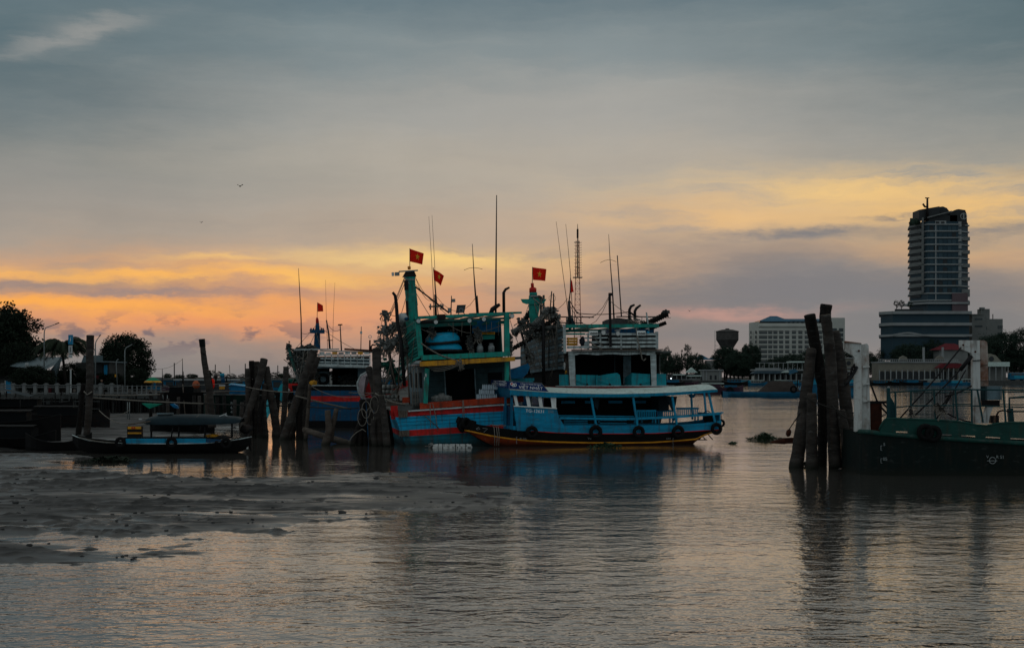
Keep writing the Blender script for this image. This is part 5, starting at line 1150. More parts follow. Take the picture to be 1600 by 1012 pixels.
bx('deck_box', 'orange_red_paint', B1, q(630, 625, .8).x, q(640, 625, .8).x, .8, 1.3, q(635, 629, .8).z, q(635, 620.5, .8).z)
bx('low_wall', 'grey_board', B1, q(622, 636, .3).x, q(656, 636, .3).x, .3, .36, q(630, 641, .3).z, q(630, 632, .3).z); bx('locker', 'grey_board', B1, q(645, 620, .3).x, q(655.5, 620, .3).x, .3, .8, q(650, 640, .3).z, q(650, 612, .3).z)
bx('red_hull_board', 'red_paint', B1, q(603, 641, 2.8).x, q(622, 641, .1).x, .2, .26, q(610, 655, .2).z, q(610, 634, .2).z)

# more running lines, poles and hanging gear
for a_, b_, ya, yb_, s_, r_ in (((641, 436), (700, 493), 1.9, 1.6, .05, .012), ((641, 440), (611, 540), 1.9, 2.6, .1, .014), ((600, 490), (585, 545), 2.6, 3.5, .03, .012), ((608, 520), (652, 500), 2.6, .2, .1, .016), ((596, 515), (590, 560), 2.6, 2.8, .05, .014),
                            ((620, 506), (600, 530), 2.0, 2.6, .08, .018), ((651, 500), (640, 585), .1, 1.5, .02, .014), ((611, 560), (634, 600), 2.2, 1.0, .1, .02), ((640, 560), (618, 628), 1.0, 1.0, .03, .022), ((797, 500), (812, 540), .1, .6, .12, .014),
                            ((655, 512), (700, 522), .3, .6, .12, .012), ((700, 506), (735, 520), .5, .6, .1, .014), ((742, 520), (789, 506), .6, .3, .05, .012), ((788, 552), (800, 600), .0, .3, .05, .02)):
    stay(B1, q, a_, b_, ya, yb_, s_, r_, 'rope', 'running_line')
for a_, b_, yy in (((626, 512), (622, 612), 1.4), ((636, 560), (640, 632), .9), ((606, 548), (625, 632), 1.9)): tb('bare_pole', 'bare_wood', B1, [q(*a_, yy), q(*b_, yy)], .035, 5)
for k in range(7): bm('deck_plank_stack', 'bare_wood', B1, q(603+k*.8, 634-k*1.3, 3.0), q(626+k*.5, 633-k*1.2, 2.2), .16, .03)
MB().blob(q(664, 592, -.05), (.05, .04, .1), 8, 6, .1).build('hanging_bag', 'foam', B1, smooth=True)
for a_ in (708, 722, 735, 760, 768, 779): tb('hanging_line', 'rope', B1, [q(a_, 503, .4), q(a_+random.uniform(-1, 1), 512+random.uniform(0, 16), .45)], .012, 4)

# things aboard boat 1
def aboard(name, label, cat, o, loc, group=None, rz=0):
    w = o.matrix_basis @ loc; return T(name, label, cat, w, math.degrees(o.rotation_euler.z)+rz, group)
def coracle(label, loc, r, h, mouth_down=True):
    o = aboard('basket_boat', label, 'basket boat', B1, loc, 'round blue basket boats on the upper deck', 0)
    MB().lathe([(.02, h), (r*.5, h*.97), (r*.8, h*.82), (r*.97, h*.5), (r, h*.16), (r, .05)], 28, caps=False).build('shell', 'coracle_blue', o, smooth=True)
    MB().torus((0, 0, .05), r, .06, 'z', 28, 8).build('rim', 'tarp_grey', o, smooth=True); return o
c1 = q(694, 549.5, 1.15); r1 = .82
coracle('lower round blue basket boat upside down on the upper deck of the teal boat', c1, .84, .44)
cc = coracle('upper round blue basket boat stacked on the other one under the beam lamps', q(692, 536, 1.15), .80, .50); cc.rotation_euler.x = R(4); cc.rotation_euler.y = R(-5)
MB().blob((0.05, -.35, .44), (.16, .12, .05), 8, 5, .2).build('patch', 'tarp_grey', cc)
for i, (a_, b_, lab) in enumerate(((750, 552, 'grey gas cylinder left of the other one on the upper deck'), (767.5, 551, 'larger gas cylinder nearest the right post of the upper deck'))):
    gc = aboard('gas_cylinder', lab, 'gas cylinder', B1, q(a_, b_, .5), 'gas cylinders on the upper deck')
    MB().lathe([(.10, 0), (.15, .04), (.155, .26), (.12, .34), (.05, .37)], 16).build('body', 'galvanised', gc, smooth=True); MB().lathe([(.09, .36), (.1, .44)], 12, caps=False).build('collar', 'galvanised', gc)
tp = MB().grid([[q(738+44*i/8, 500+j*4.6+random.uniform(-.6, .6)+(2 if i < 2 and j > 2 else 0), .7+.10*math.sin(i*1.7+j)+.05*j) for i in range(9)] for j in range(5)]).build('tarpaulin', 'tarp_blue', None, smooth=True)
tp.data.transform(B1.matrix_basis); tag(tp, 'crumpled blue tarpaulin hung under the top beam of the teal boat', 'tarpaulin')
def crate(name, label, o, x0, x1, y0, y1, yl, d, mat, slats=3, group=None):
    a_, b_ = q2(o, x0, y1, yl), q2(o, x1, y0, yl); w_, h_ = b_.x-a_.x, b_.z-a_.z
    c_ = aboard(name, label, 'crate', o, Vector(((a_.x+b_.x)/2, yl+d/2, a_.z)), group)
    bx('bottom', mat, c_, -w_/2+.02, w_/2-.02, -d/2+.02, d/2-.02, 0, .02)
    for k in range(slats):
        z0 = h_*k/slats+.02; z1 = h_*(k+1)/slats
        for sgn in (-1, 1): bx('side_slat', mat, c_, -w_/2, w_/2, sgn*d/2-.01, sgn*d/2+.01, z0, z1-.012); bx('end_slat', mat, c_, sgn*w_/2-.01, sgn*w_/2+.01, -d/2+.012, d/2-.012, z0, z1-.012)
    for sx_ in (-1, 1): bx('corner_post', mat, c_, sx_*w_/2-.03, sx_*w_/2+.03, -d/2-.02, -d/2-.011, 0, h_)
    return c_
def q2(o, a, b, y): return Lf(o, a, b, y)
crate('crate', 'orange crate above the green panel inside the upper deck of the teal boat', B1, 754, 772, 517.5, 522.5, 1.0, .4, 'yellow_crate', 2)
bottle = MB().lathe([(.035, 0), (.038, .02), (.038, .17), (.015, .22), (.015, .24)], 7).mesh('bottle', 'plastic_bottle', True)
n_ = 0
for r_, (x0, x1, yy) in enumerate(((744, 776, 623.5), (748, 776, 616), (753, 776, 608.5))):
    k = 0
    while x0+k*8.2 < x1-4:
        names = ['bottom', 'middle', 'top']; lab = f"water bottle pack, {names[r_]} layer of the stern stack, {['at the left end', 'second from left', 'third from left', 'at the right end'][k]}"
        pk = aboard('bottle_pack', lab, 'bottle pack', B1, q(x0+4.1+k*8.2, yy, .45), 'packs of water bottles stacked on the stern')
        for i in range(3):
            for j in range(2): link('bottle', bottle, pk, loc=((i-1)*.077, (j-.5)*.08, 0))
        k += 1
nb = aboard('net_bundle', 'pale bundle of fishing net in clear wrapping beside the dark doorway', 'net bundle', B1, q(690, 628.5, .5))
for k in range(3): MB().blob(((k-1)*.25, 0, .13+.09*(k == 1)), (.24, .2, .2), 10, 7, .16).build('net_lump', 'net_float', nb)
tangle(nb, 'net_strands', [(-.3, -.1, .1), (.3, -.1, .2)], .22, 20, 'rope', 'rope', size=.04, seed=12)
for i in range(16):
    lvl = i//4; k = i % 4
    sk2 = aboard('sack', f"white sack, {['bottom', 'second', 'third', 'top'][lvl]} row of the foredeck pile, {['leftmost', 'second from left', 'third from left', 'rightmost'][k]}", 'sack', B1, q(599+k*6.4+(lvl % 2)*1.5, 630-lvl*7.4, 4.4), 'white sacks piled on the foredeck')
    MB().blob((0, 0, .10), (.16, .22, .11), 10, 6, .1).build('sack_body', 'sack', sk2, smooth=True)
brl = aboard('drum', 'blue and white plastic drum lying beside the foot of the teal mast', 'drum', B1, q(629.5, 503.5, 1.8), rz=20)
MB().tube([(-.22, 0, .2), (-.12, 0, .22), (.12, 0, .22), (.24, 0, .2)], [.12, .21, .23, .15], 14).build('drum_body', 'sign_white', brl, smooth=True); MB().blob((.08, -.12, .17), (.15, .14, .1), 8, 6, .05).build('blue_side', 'deep_blue_paint', brl, smooth=True)
lb = aboard('lamp_bulb', 'small white hanging bulb left of the stern post of the teal boat', 'bulb', B1, q(665.5, 588, -.1)); MB().blob((0, 0, .05), (.04, .04, .09), 8, 6, .02).build('bulb', 'lamp_glass', lb, smooth=True)

# ======================= boat 2: white and green, right
B2 = T('fishing_boat', 'grey white fishing boat with slatted upper rails and cyan stern panels behind the ferry', 'fishing boat', G(955, 70.5), 9, 'wooden fishing boats moored in the channel')
q = lambda px_, py_, y=0.0: Lf(B2, px_, py_, y)
z_ = lambda py_, px_=955, y=0.0: q(px_, py_, y).z
half = -q(866, 610).x
fishing_hull(B2, 17, half, [('red_strake', 'red_paint', z_(607.4), z_(603.6)), ('upper_planking', 'teal_hull', z_(625), z_(607.4)), ('blue_planking', 'deep_blue_paint', z_(655), z_(625)), ('lower_planking', 'black_paint', -.7, z_(655))], 1.2, z_(606))  # lower bands coloured dark for the shadow seen through the ferry openings
bm('rail_cap', 'grey_white_board', B2, q(868, 603, -.05), q(1053, 602.6, -.05), .14, .05)
def panel(name, mat, x0, x1, y0, y1, yy=.12, th=.05, o=None):
    o = o or B2; a_, b_ = Lf(o, x0, y1, yy), Lf(o, x1, y0, yy); return bx(name, mat, o, a_.x, b_.x, yy, yy+th, a_.z, b_.z)
MB().prism([(q(900, 602, .12).x, q(900, 602, .12).z), (q(931, 602, .12).x, z_(602, 931, .12)), (q(931, 602, .12).x, z_(586, 931, .12)), (q(900, 602, .12).x, z_(585.2, 900, .12))], .12, .2).build('bulwark_panel', 'cyan_panel', B2)
MB().prism([(q(a_, b_, .12).x, q(a_, b_, .12).z) for a_, b_ in ((934.6, 602), (971, 602), (968.5, 585.5), (964, 582.2), (948, 584.5), (934.6, 587))], .12, .2).build('bulwark_panel', 'cyan_panel', B2)
MB().prism([(q(a_, b_, .12).x, q(a_, b_, .12).z) for a_, b_ in ((986.8, 602), (1016, 602), (1016, 584.4), (987, 582.6))], .12, .2).build('bulwark_panel', 'cyan_panel', B2)
MB().add([q(986.5, 602, .15), q(986.5, 583, .15), q(976, 590, 1.0), q(976, 602, 1.0)], [(0, 1, 2, 3)]).build('bulwark_return', 'cyan_panel', B2)
panel('bulwark_panel', 'cyan_panel', 1026, 1041, 583.8, 602); panel('bulwark_panel', 'cyan_panel', 874, 888.5, 585, 602)
bm('panel_cleat', 'cyan_panel', B2, q(932.8, 586, .05), q(932.8, 602, .05), .1, .1, up=(0, 1, 0))
for a_, b_ in (((901, 594), (917, 600)), ((936, 595), (953, 600)), ((1000, 600), (1016, 595))): bm('brace', 'cyan_panel', B2, q(*a_, .06), q(*b_, .06), .03)
for x_ in (917.5, 953, 1001): bx('cleat', 'cable', B2, q(x_-1.3, 600, 0).x, q(x_+1.3, 600, 0).x, -.02, .05, z_(602), z_(599))
# cabin
yb = 1.6; xl, xr = q(899, 580, yb).x, q(1030, 580, yb).x; zt = z_(551)
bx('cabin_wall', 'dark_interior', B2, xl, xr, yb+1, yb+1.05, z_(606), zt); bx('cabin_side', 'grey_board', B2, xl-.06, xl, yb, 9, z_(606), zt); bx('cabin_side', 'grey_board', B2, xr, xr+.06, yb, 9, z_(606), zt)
bx('door_leaf', 'grey_blue_board', B2, q(974, 570, yb).x, q(986, 570, yb).x, yb, yb+.05, z_(600), z_(556, 975, yb)); bx('inner_post', 'cabin_board', B2, q(960, 570, yb).x, q(961.5, 570, yb).x, yb, yb+.06, z_(600), zt)
bx('upper_deck', 'grey_board', B2, xl-.3, xr+.2, -.1, 9.5, zt+.01, zt+.1)
for a_, b_, c_, d_ in ((888, 898, 890.5, 899.5), (1016, 1025.3, 1018, 1026)):
    MB().hexa([q(c_, 602, -.02), q(d_, 602, -.02), q(d_, 602, .16), q(c_, 602, .16), q(a_, 553, -.02), q(b_, 553, -.02), q(b_, 553, .16), q(a_, 553, .16)]).build('stern_post', 'grey_white_board', B2)
# scalloped white beam
pts_t = [(887.8, 549.2), (1024, 549.2)]
sc_ = [(q(1024, 549.2, -.1).x, z_(549.2, 1024, -.1))]+[(q(1024-136*t, 0, -.1).x, q(1024-136*t, 554.6-1.4*abs(math.sin(t*9.4))*(1 if .12 < t < .88 else 0), -.1).z) for t in np.linspace(0, 1, 32)]+[(q(887.8, 549, -.1).x, z_(549.2, 888, -.1))]
MB().prism(sc_, -.1, -.03).build('scalloped_beam', 'grey_white_board', B2)
for k in range(2): bm('deck_edge_board', 'bare_wood' if k else 'grey_board', B2, q(893, 548.4-k*1.9, -.22-k*.02), q(1033, 548.0-k*1.9, -.22-k*.02), .08, .05)
for k in range(4): bm('stacked_plank', 'bare_wood', B2, q(1018-k, 546.5+k*2, .3+k*.1), q(1034-k*1.2, 546+k*2.4, .3+k*.1), .22, .05)
rows_ = [(951, 1025.5, 522), (951, 1025.5, 528.8), (920, 1026.5, 534.6)]
for x0, x1, y_ in rows_:
    for dd in (0,): bm('rail_slat', 'grey_white_board', B2, q(x0, y_, -.06), q(x1, y_, -.06), .05, .115)
bm('rail_slat', 'grey_white_board', B2, q(886, 542.6, -.06), q(1027, 540.6, -.06), .05, .12); bm('rail_slat', 'grey_white_board', B2, q(913, 528, .0), q(950, 527.4, .0), .05, .08); bm('rail_slat', 'grey_white_board', B2, q(915, 522, .0), q(951, 522, .0), .05, .07)
for x_ in (919, 938, 970.5, 996): bm('rail_post', 'grey_white_board', B2, q(x_, 520, .02), q(x_, 546, .02), .07, .1, up=(0, 1, 0))
for x_ in (1025.5, 1027): bm('rail_post', 'grey_white_board', B2, q(x_, 518, .1), q(x_, 545, .1), .09, .08, up=(0, 1, 0))
for k in range(6): bm('side_rail', 'grey_board', B2, q(1027, 521+k*4.2, .1), q(1027, 521+k*4.2, .1)+Vector((0, 6, .15)), .04, .09)
bm('white_post', 'grey_white_board', B2, q(881.5, 507, -.05), q(882.5, 552, -.05), .13, .12, up=(0, 1, 0)); bx('rail_panel', 'grey_white_board', B2, q(913, 540, .1).x, q(921, 540, .1).x, .1, .14, z_(545), z_(533))
bm('top_beam', 'teal_paint', B2, q(884, 509.5, -.1), q(1029, 508.7, -.1), .14, .17); bm('lower_beam', 'teal_dark', B2, q(884, 516.5, .3), q(945, 516.5, .3), .12, .14); bm('lower_beam', 'teal_paint', B2, q(884, 521.6, .2), q(914, 521.6, .2), .1, .08)
for k in range(4): bm('cross_beam', 'teal_dark', B2, q(890+k*43, 510, 0), q(890+k*43, 510, 0)+Vector((0, 8, 0)), .1, .12)
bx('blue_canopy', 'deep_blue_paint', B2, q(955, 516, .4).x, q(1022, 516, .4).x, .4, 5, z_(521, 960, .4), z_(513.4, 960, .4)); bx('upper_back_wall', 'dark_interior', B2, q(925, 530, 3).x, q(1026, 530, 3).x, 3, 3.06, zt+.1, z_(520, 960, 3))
for c in ((942.8, 519.8), (965.4, 521.2)):
    f_ = floodlight(B2, q(*c, -.36), .115, 'galvanised'); bx('lamp_bracket', 'galvanised', B2, q(c[0]-3.5, 516, -.2).x, q(c[0]+3.5, 516, -.2).x, -.25, .0, q(c[0], 517.5, -.2).z, q(c[0], 515, -.2).z)
for x0 in (920.8, 995.4):
    lbx = panel('lamp_box', 'white_paint', x0, x0+13.3, 516.6, 524, -.25, .14)
    for k in range(3):
        c_ = q(x0+3.2+k*3.9, 521, -.27); MB().torus(c_, .045, .014, 'y', 12, 5).build('lamp_ring', 'cable', lbx)
bm('mast', 'cable', B2, q(952.5, 460, -.2), q(954, 542, -.2), .11, .11, up=(0, 1, 0)); bx('mast_head', 'dark_steel', B2, q(951.5, 460, -.2).x, q(956, 460, -.2).x, -.25, -.05, z_(462, 953, -.2), z_(457.5, 953, -.2))
whip(B2, q, [(959.5, 500), (957, 455), (953.5, 410), (951, 366)], 1.5, .045, .01); tb('aerial_arm', 'antenna', B2, [q(938, 410.5, 1.5), q(945, 407, 1.5), q(952.5, 405.5, 1.5), q(958, 407, 1.5), q(963, 409, 1.5)], .01, 4)
whip(B2, q, [(971, 495), (968, 450), (964.5, 399)], 1.5, .035, .025); whip(B2, q, [(888.5, 495), (884, 460), (876, 400), (869, 346)], 2, .02, .008); whip(B2, q, [(895, 500), (891.5, 430), (888, 390), (884, 350)], 2, .02, .008)
whip(B2, q, [(890.5, 515), (890, 490), (889, 470)], .4, .07, .07, 'aerial_mast'); whip(B2, q, [(889, 472), (891, 456), (891.7, 434)], .4, .035, .02, 'aerial_mast')
whip(B2, q, [(859, 490), (862, 455)], 1, .03, .03); whip(B2, q, [(865, 490), (865, 458)], 1, .045, .03); MB().torus(q(863, 466, 1), .17, .008, 'y', 18, 4).build('loop_aerial', 'antenna', B2)
for k in range(2): tb('handrail', 'dark_steel', B2, [q(872, 495+k*9, 1.2), q(928 if k == 0 else 911, 495.5+k*9, 1.2)], .03, 5)
for x_ in (885, 901, 908): tb('handrail_post', 'dark_steel', B2, [q(x_, 495, 1.2), q(x_, 506, 1.2)], .02, 4)
for x0, pts in ((983, ((983.5, 500), (983.5, 484), (986, 478.5), (991.5, 476))), (992, ((992, 500), (992, 486), (994.5, 481.5), (1001, 476.5)))): tb('exhaust_pipe', 'cable', B2, [q(*p, 1.2) for p in pts], [.08, .075, .07, .05], 8)
tb('exhaust_brace', 'cable', B2, [q(982, 486, 1.2), q(990, 492, 1.2)], .05, 6)
tb('top_rail', 'dark_steel', B2, [q(963, 494.5, 1.0), q(1030, 495, 1.0)], .03, 5)
for x_ in (1003, 1010, 1020): tb('rail_stanchion', 'dark_steel', B2, [q(x_, 495, 1.0), q(x_, 507, 1.0)], .015, 4)
MB().grid([[q(941+60*i/10, 507.2-(10.5*math.sin(math.pi*min(1, (i/10)*.9+.12))**.7)*(1 if j == 1 else (.55 if j != 2 else .95))*(0 if j in (0, 3) else 1)+random.uniform(-.4, .4), .4+j*.7) for i in range(11)] for j in range(4)]).build('net_mound', 'tarp_grey', B2)
MB().grid([[q(941+60*i/10, 507.8, .4+j*2.1) for i in range(11)] for j in range(2)]).build('mound_base', 'tarp_grey', B2)
ringed_spar(B2, 'boom', 'log_dark', q(998, 512, .6), q(1043, 490, .2), .17, 14); tangle(B2, 'net_floats', [q(1036, 489, .3), q(1044, 487, .2)], .12, 20, 'net', size=.09, seed=21)
ringed_spar(B2, 'boom', 'log_dark', q(1014, 514, .5), q(1041, 504, .2), .11, 9); tangle(B2, 'rope_knot', [q(980, 499, .6), q(1008, 504, .6)], .13, 24, 'rope', size=.06, seed=22)
bm('stanchion', 'grey_white_board', B2, q(1010, 488, .1), q(1014, 517, .1), .06); bx('blue_cap', 'bright_blue_paint', B2, q(1011, 519, -.1).x, q(1014.5, 519, -.1).x, -.1, .0, z_(520.5, 1012), z_(517.5, 1012))
tb('hanging_rope', 'rope', B2, [q(994, 512, -.15), q(997, 535, -.2), q(1001, 548, -.25), q(1003, 561, -.25), q(1006, 563, -.2), q(1009, 560, -.1)], .035, 6)
tb('hanging_rope', 'rope', B2, [q(925, 525, -.1), q(934, 533, -.15), q(943, 541, -.12)], .02, 5); tb('coiled_rope', 'rope', B2, [q(920, 533, -.1), q(930, 540, -.15), q(940, 545, -.2)], .04, 6)
# flared left side: weathered slats running forward
for k in range(11):
    y0 = 511+k*5.9; pts = [q(880, y0+4, .1)]
    for j in range(1, 7):
        t = j/6; pts.append(q(880-66*t, y0+4+(20-k*.4)*t*(1+.2*t)-1.0*k*t, .1+6.5*t))
    mb = MB()
    for j in range(6): mb.beam(pts[j], pts[j+1], .06, .15)
    mb.build('side_slat', 'grey_board' if k % 2 else 'grey_blue_board', B2)
for x_, t0, t1, yy in ((872, 500, 575, .9), (860, 498, 575, 2.2), (848, 505, 578, 3.6), (835, 512, 585, 5)): bm('side_post', 'grey_board', B2, q(x_, t0, yy), q(x_-3, t1, yy), .12, .12, up=(0, 1, 0))
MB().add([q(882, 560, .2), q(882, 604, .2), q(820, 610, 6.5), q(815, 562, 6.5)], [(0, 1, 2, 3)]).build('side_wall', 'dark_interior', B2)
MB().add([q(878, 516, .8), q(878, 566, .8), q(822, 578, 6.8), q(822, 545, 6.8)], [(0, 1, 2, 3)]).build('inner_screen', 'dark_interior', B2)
for a_, b_, ya, yb_, s_ in (((834, 470), (868, 510), 1.8, 1.0, .05), ((846, 470), (880, 512), 1.9, .4, .1), ((826, 476), (806, 530), 1.9, 1.6, .08), ((858, 490), (872, 560), 1.0, .8, .1), ((866, 500), (845, 566), 1.0, 1.6, .15), ((880, 530), (856, 596), .3, 1.5, .03),
                         ((953, 470), (1028, 506), -.2, .2, .25), ((990, 492), (1040, 492), 1.2, .3, .12), ((905, 508), (951, 522), .1, .0, .1), ((870, 505), (862, 590), .6, 1.2, .12)):
    stay(B2, q, a_, b_, ya, yb_, s_, .014, 'rope', 'running_line')
# mast of boat 2
mb = MB().prism([(q(a_, b_, 2).x, q(a_, b_, 2).z) for a_, b_ in ((831, 515), (828, 500), (826.5, 480), (827, 462), (842, 462), (842.5, 480), (840, 496), (836, 508), (834, 515))], 1.85, 2.15).build('mast', 'teal_paint', B2)
MB().prism([(q(a_, b_, 1.9).x, q(a_, b_, 1.9).z) for a_, b_ in ((813, 467.3), (853.5, 467.3), (850, 472.5), (844, 475.2), (822, 475.2), (816, 473))], 1.78, 1.84).build('crosstree', 'teal_paint', B2)
tb('mast_band', 'galvanised', B2, [q(834.7, 464.8, 2), q(834.7, 461.6, 2)], .27, 14); tb('mast_neck', 'teal_paint', B2, [q(833.3, 461.6, 2), q(833.3, 457, 2)], .2, 14); tb('red_cap', 'red_paint', B2, [q(832.6, 457, 2), q(832.6, 450.5, 2), q(832.6, 449, 2)], [.185, .185, .12], 14)
tb('red_knob', 'red_paint', B2, [q(832, 449, 2), q(831.6, 442.3, 2)], .08, 10)
for x_, a_, b_ in ((845.5, 463, 515), (849.5, 461, 520)): bm('mast_strut', 'grey_board', B2, q(x_, a_, 2.1), q(x_-1, b_, 2.1), .10, .10, up=(0, 1, 0))
stay(B2, q, (833, 466), (860, 487), 1.7, 1.5, .02, .035); stay(B2, q, (835, 474), (843, 500), 1.7, 1.7, .02, .02); stay(B2, q, (845, 476), (887, 466), 1.9, .5, .45, .012, 'cable'); stay(B2, q, (890, 470), (953, 460), .4, -.2, 1.0, .012, 'cable'); stay(B2, q, (890, 476), (952, 464), .4, -.2, 1.2, .012, 'cable'); stay(B2, q, (900, 489), (983, 487), .8, 1.2, .1, .02, 'cable')
stay(B2, q, (891, 470), (903, 489), .4, .8, .1, .02, 'cable')
tangle(B2, 'rope_coils', [q(843, 462, 1.8), q(847, 468, 1.8)], .08, 14, 'dark_rope', size=.05, seed=25)
for x_, w_ in ((887, 495), (893, 495)): tangle(B2, 'rope_coils', [q(x_, w_, .5), q(x_+1, w_+10, .5)], .07, 14, 'net_float', size=.06, seed=x_)
MB().prism([(q(a_, b_, .2).x, q(a_, b_, .2).z) for a_, b_ in ((891, 498), (895, 497), (900, 510), (896, 515))], .15, .25).build('dark_flap', 'tarp_dark', B2)
# booms and ringed net rollers between boats 1 and 2
for a_, b_, ya, yb_, r_, m_ in (((803, 524), (829, 487), 2.6, 2.2, .17, 'log_dark'), ((829, 513), (856, 488), 1.6, 1.4, .20, 'net_float'), ((799, 519), (829, 507), 1.8, 1.6, .16, 'net_float'), ((790, 551), (846, 519), 1.2, 1.4, .13, 'log_dark'), ((834, 519), (870, 497), 1.2, 1.0, .12, 'log_dark'), ((848, 512), (876, 512), 1.1, .9, .12, 'net')):
    ringed_spar(B2, 'net_roller', m_, q(*a_, ya), q(*b_, yb_), r_, 13)
tb('boom_strut', 'cable', B2, [q(813, 514, 1.5), q(820, 538, 1.4), q(827, 585, 1.2)], .06, 6); tb('boom_strut', 'cable', B2, [q(849, 500, 1), q(849, 560, .9), (q(850, 600, .8))], .085, 6)
for i, (p_, n_, m_, s_) in enumerate(((((812, 502), (836, 512), (850, 505)), 80, 'net', .1), (((852, 487), (862, 484), (872, 500)), 80, 'net_float', .09), (((820, 518), (842, 524), (862, 520)), 80, 'net', .1), (((822, 545), (829, 552), (832, 562)), 36, 'net_float', .08), (((848, 505), (866, 512), (876, 508)), 60, 'net', .09))):
    tangle(B2, 'net_floats', [q(a_, b_, 1.2) for a_, b_ in p_], .22, n_, m_, size=s_, seed=30+i)
stay(B2, q, (815, 505), (829, 555), 1.2, 1.0, .1, .02); stay(B2, q, (838, 540), (848, 575), .8, .6, .2, .02)
crate('crate', 'yellow orange crate standing on the rail at the left of the white boat', B2, 887.6, 901.5, 527, 539.5, .3, .35, 'yellow_crate', 3)
tl = aboard('jacket', 'dark jacket or rag draped on the rail beside the yellow crate', 'cloth', B2, q(909.5, 540, .1)); MB().blob((0, 0, .22), (.14, .08, .24), 9, 7, .25).build('cloth', 'dark_cloth', tl)
lf = aboard('life_jacket', 'pale and yellow life jacket hanging left of the stern post of the white boat', 'life jacket', B2, q(882.5, 585, .2)); MB().blob((-.03, 0, .42), (.07, .05, .2), 8, 6, .15).build('pale_side', 'foam', lf); MB().blob((.06, 0, .12), (.06, .05, .09), 8, 6, .15).build('yellow_side', 'yellow_paint', lf)
tp2 = MB().grid([[W(794+35*i/6, 0, 68.5)*0+W(794+36*i/6, 589-(589-591)*0+(-1)*0, 68.5) for i in range(7)]]*1+[]) if False else None
tv = [(795, 577), (806, 574), (818, 570), (825, 567.5), (828, 573), (824, 583), (816, 591), (797, 591)]
MB().prism([(W(a_, b_, 68.2).x, W(a_, b_, 68.2).z) for a_, b_ in tv], 68.2, 68.35).build('t', 'tarp_blue'); tpo = bpy.data.objects['t']; tpo.name = 'tarpaulin'
tag(tpo, 'blue tarpaulin sheet sloping down between the teal boat and the white boat', 'tarpaulin')
dr = MB().box(0, 1, 0, .12, 0, 1).build('dinghy_side', 'cyan_panel', None); bpy.data.objects.remove(dr)
skf = T('skiff', 'teal skiff squeezed between the two big boats behind the ferry roof sign', 'skiff', G(815, 68.9), 6)
a_ = Lf(skf, 797, 604, -.4); b_ = Lf(skf, 831, 590.5, -.4)
for k in range(3): bx('strake', 'cyan_panel', skf, a_.x, b_.x+.2*k*.3, -.4, -.34, a_.z+(b_.z-a_.z)*k/3+.006, a_.z+(b_.z-a_.z)*(k+1)/3)
bx('hull', 'deep_blue_paint', skf, a_.x, b_.x, -.335, .8, -.3, b_.z-.05); bx('thwart', 'grey_board', skf, a_.x+.1, b_.x-.1, -.3, .5, b_.z-.04, b_.z)

# ======================= boat 3: blue, left
B3 = T('fishing_boat', 'deep blue fishing boat with a red stripe and railed cabin roof behind leaning logs', 'fishing boat', G(521, 87), 4, 'wooden fishing boats moored in the channel')
q = lambda px_, py_, y=0.0: Lf(B3, px_, py_, y)
z_ = lambda py_, px_=521, y=0.0: q(px_, py_, y).z
half = -q(457, 610).x
fishing_hull(B3, 14, half, [('dark_strake', 'black_paint', z_(610), z_(602)), ('blue_strake', 'deep_blue_paint', z_(618.5), z_(610)), ('red_strake', 'red_paint', z_(627), z_(618.5)), ('blue_planking', 'deep_blue_paint', z_(657), z_(627)), ('lower_planking', 'black_paint', -.6, z_(657))], 1.2, z_(604), tum=.62)
bm('rail_cap', 'grey_white_board', B3, q(484, 601.8, -.1), q(586, 602.6, -.1), .1, .05)
yb = 1.2; zt = z_(575); xl, xr = q(492, 590, yb).x, q(577, 590, yb).x
bx('cabin_wall', 'dark_interior', B3, xl, q(515, 590, yb).x, yb, yb+.05, z_(604), zt); bx('cabin_wall', 'dark_interior', B3, q(515, 590, yb).x, xr, 4, 4.05, z_(604), zt)
for x0, x1, y0, y1 in ((517, 524, 586, 589), (517, 525, 591, 593.5), (528, 533, 587, 595), (538, 541, 586, 591)): bx('light_glimpse', 'far_window' if x0 != 528 else 'far_cyan', B3, q(x0, 590, 3.9).x, q(x1, 590, 3.9).x, 3.9, 3.98, q(520, y1, 3.9).z, q(520, y0, 3.9).z)  # solid pale panels stand for glimpses of light in the dark cabin
bx('cabin_panel', 'grey_blue_board', B3, q(495, 590, yb).x, q(514, 590, yb).x, yb-.06, yb-.01, z_(602), z_(580, 500, yb)); bx('cabin_panel', 'grey_blue_board', B3, q(559, 590, yb).x, xr, yb-.06, yb-.01, z_(602), z_(575, 565, yb))
bx('cabin_side', 'grey_board', B3, xl-.05, xl, yb, 7, z_(604), zt); bx('cabin_side', 'grey_board', B3, xr, xr+.05, yb, 7, z_(604), zt)
bx('cabin_roof', 'grey_blue_board', B3, xl-.15, xr+.15, -.1, 7.5, zt+.01, zt+.09)
bm('roof_beam', 'grey_white_board', B3, q(496, 570, -.15), q(577, 572.5, -.15), .08, .17)
for k in range(3):
    bm('roof_rail', 'grey_white_board', B3, q(497, 554.5+k*5.4, -.1), q(579, 556+k*5.4, -.1), .05, .07)
for k in range(9): bm('rail_post', 'grey_white_board', B3, q(498+k*10, 552.5+k*.1, -.06), q(498+k*10, 570+k*.15, -.06), .05, .06, up=(0, 1, 0))
for k, m_ in enumerate(('grey_white_board', 'foam', 'yellow_paint', 'grey_blue_board', 'grey_white_board', 'grey_blue_board', 'yellow_paint', 'foam')):
    panel('roof_board', m_ if m_ != 'yellow_paint' else 'yellow_paint', 499+k*10, 507+k*10, 549.5+(k % 2), 553.5, .05, .04, B3)
    panel('rail_infill', 'grey_blue_board', 498.6+k*10, 506.5+k*10, 563.5, 568.5, .0, .03, B3)
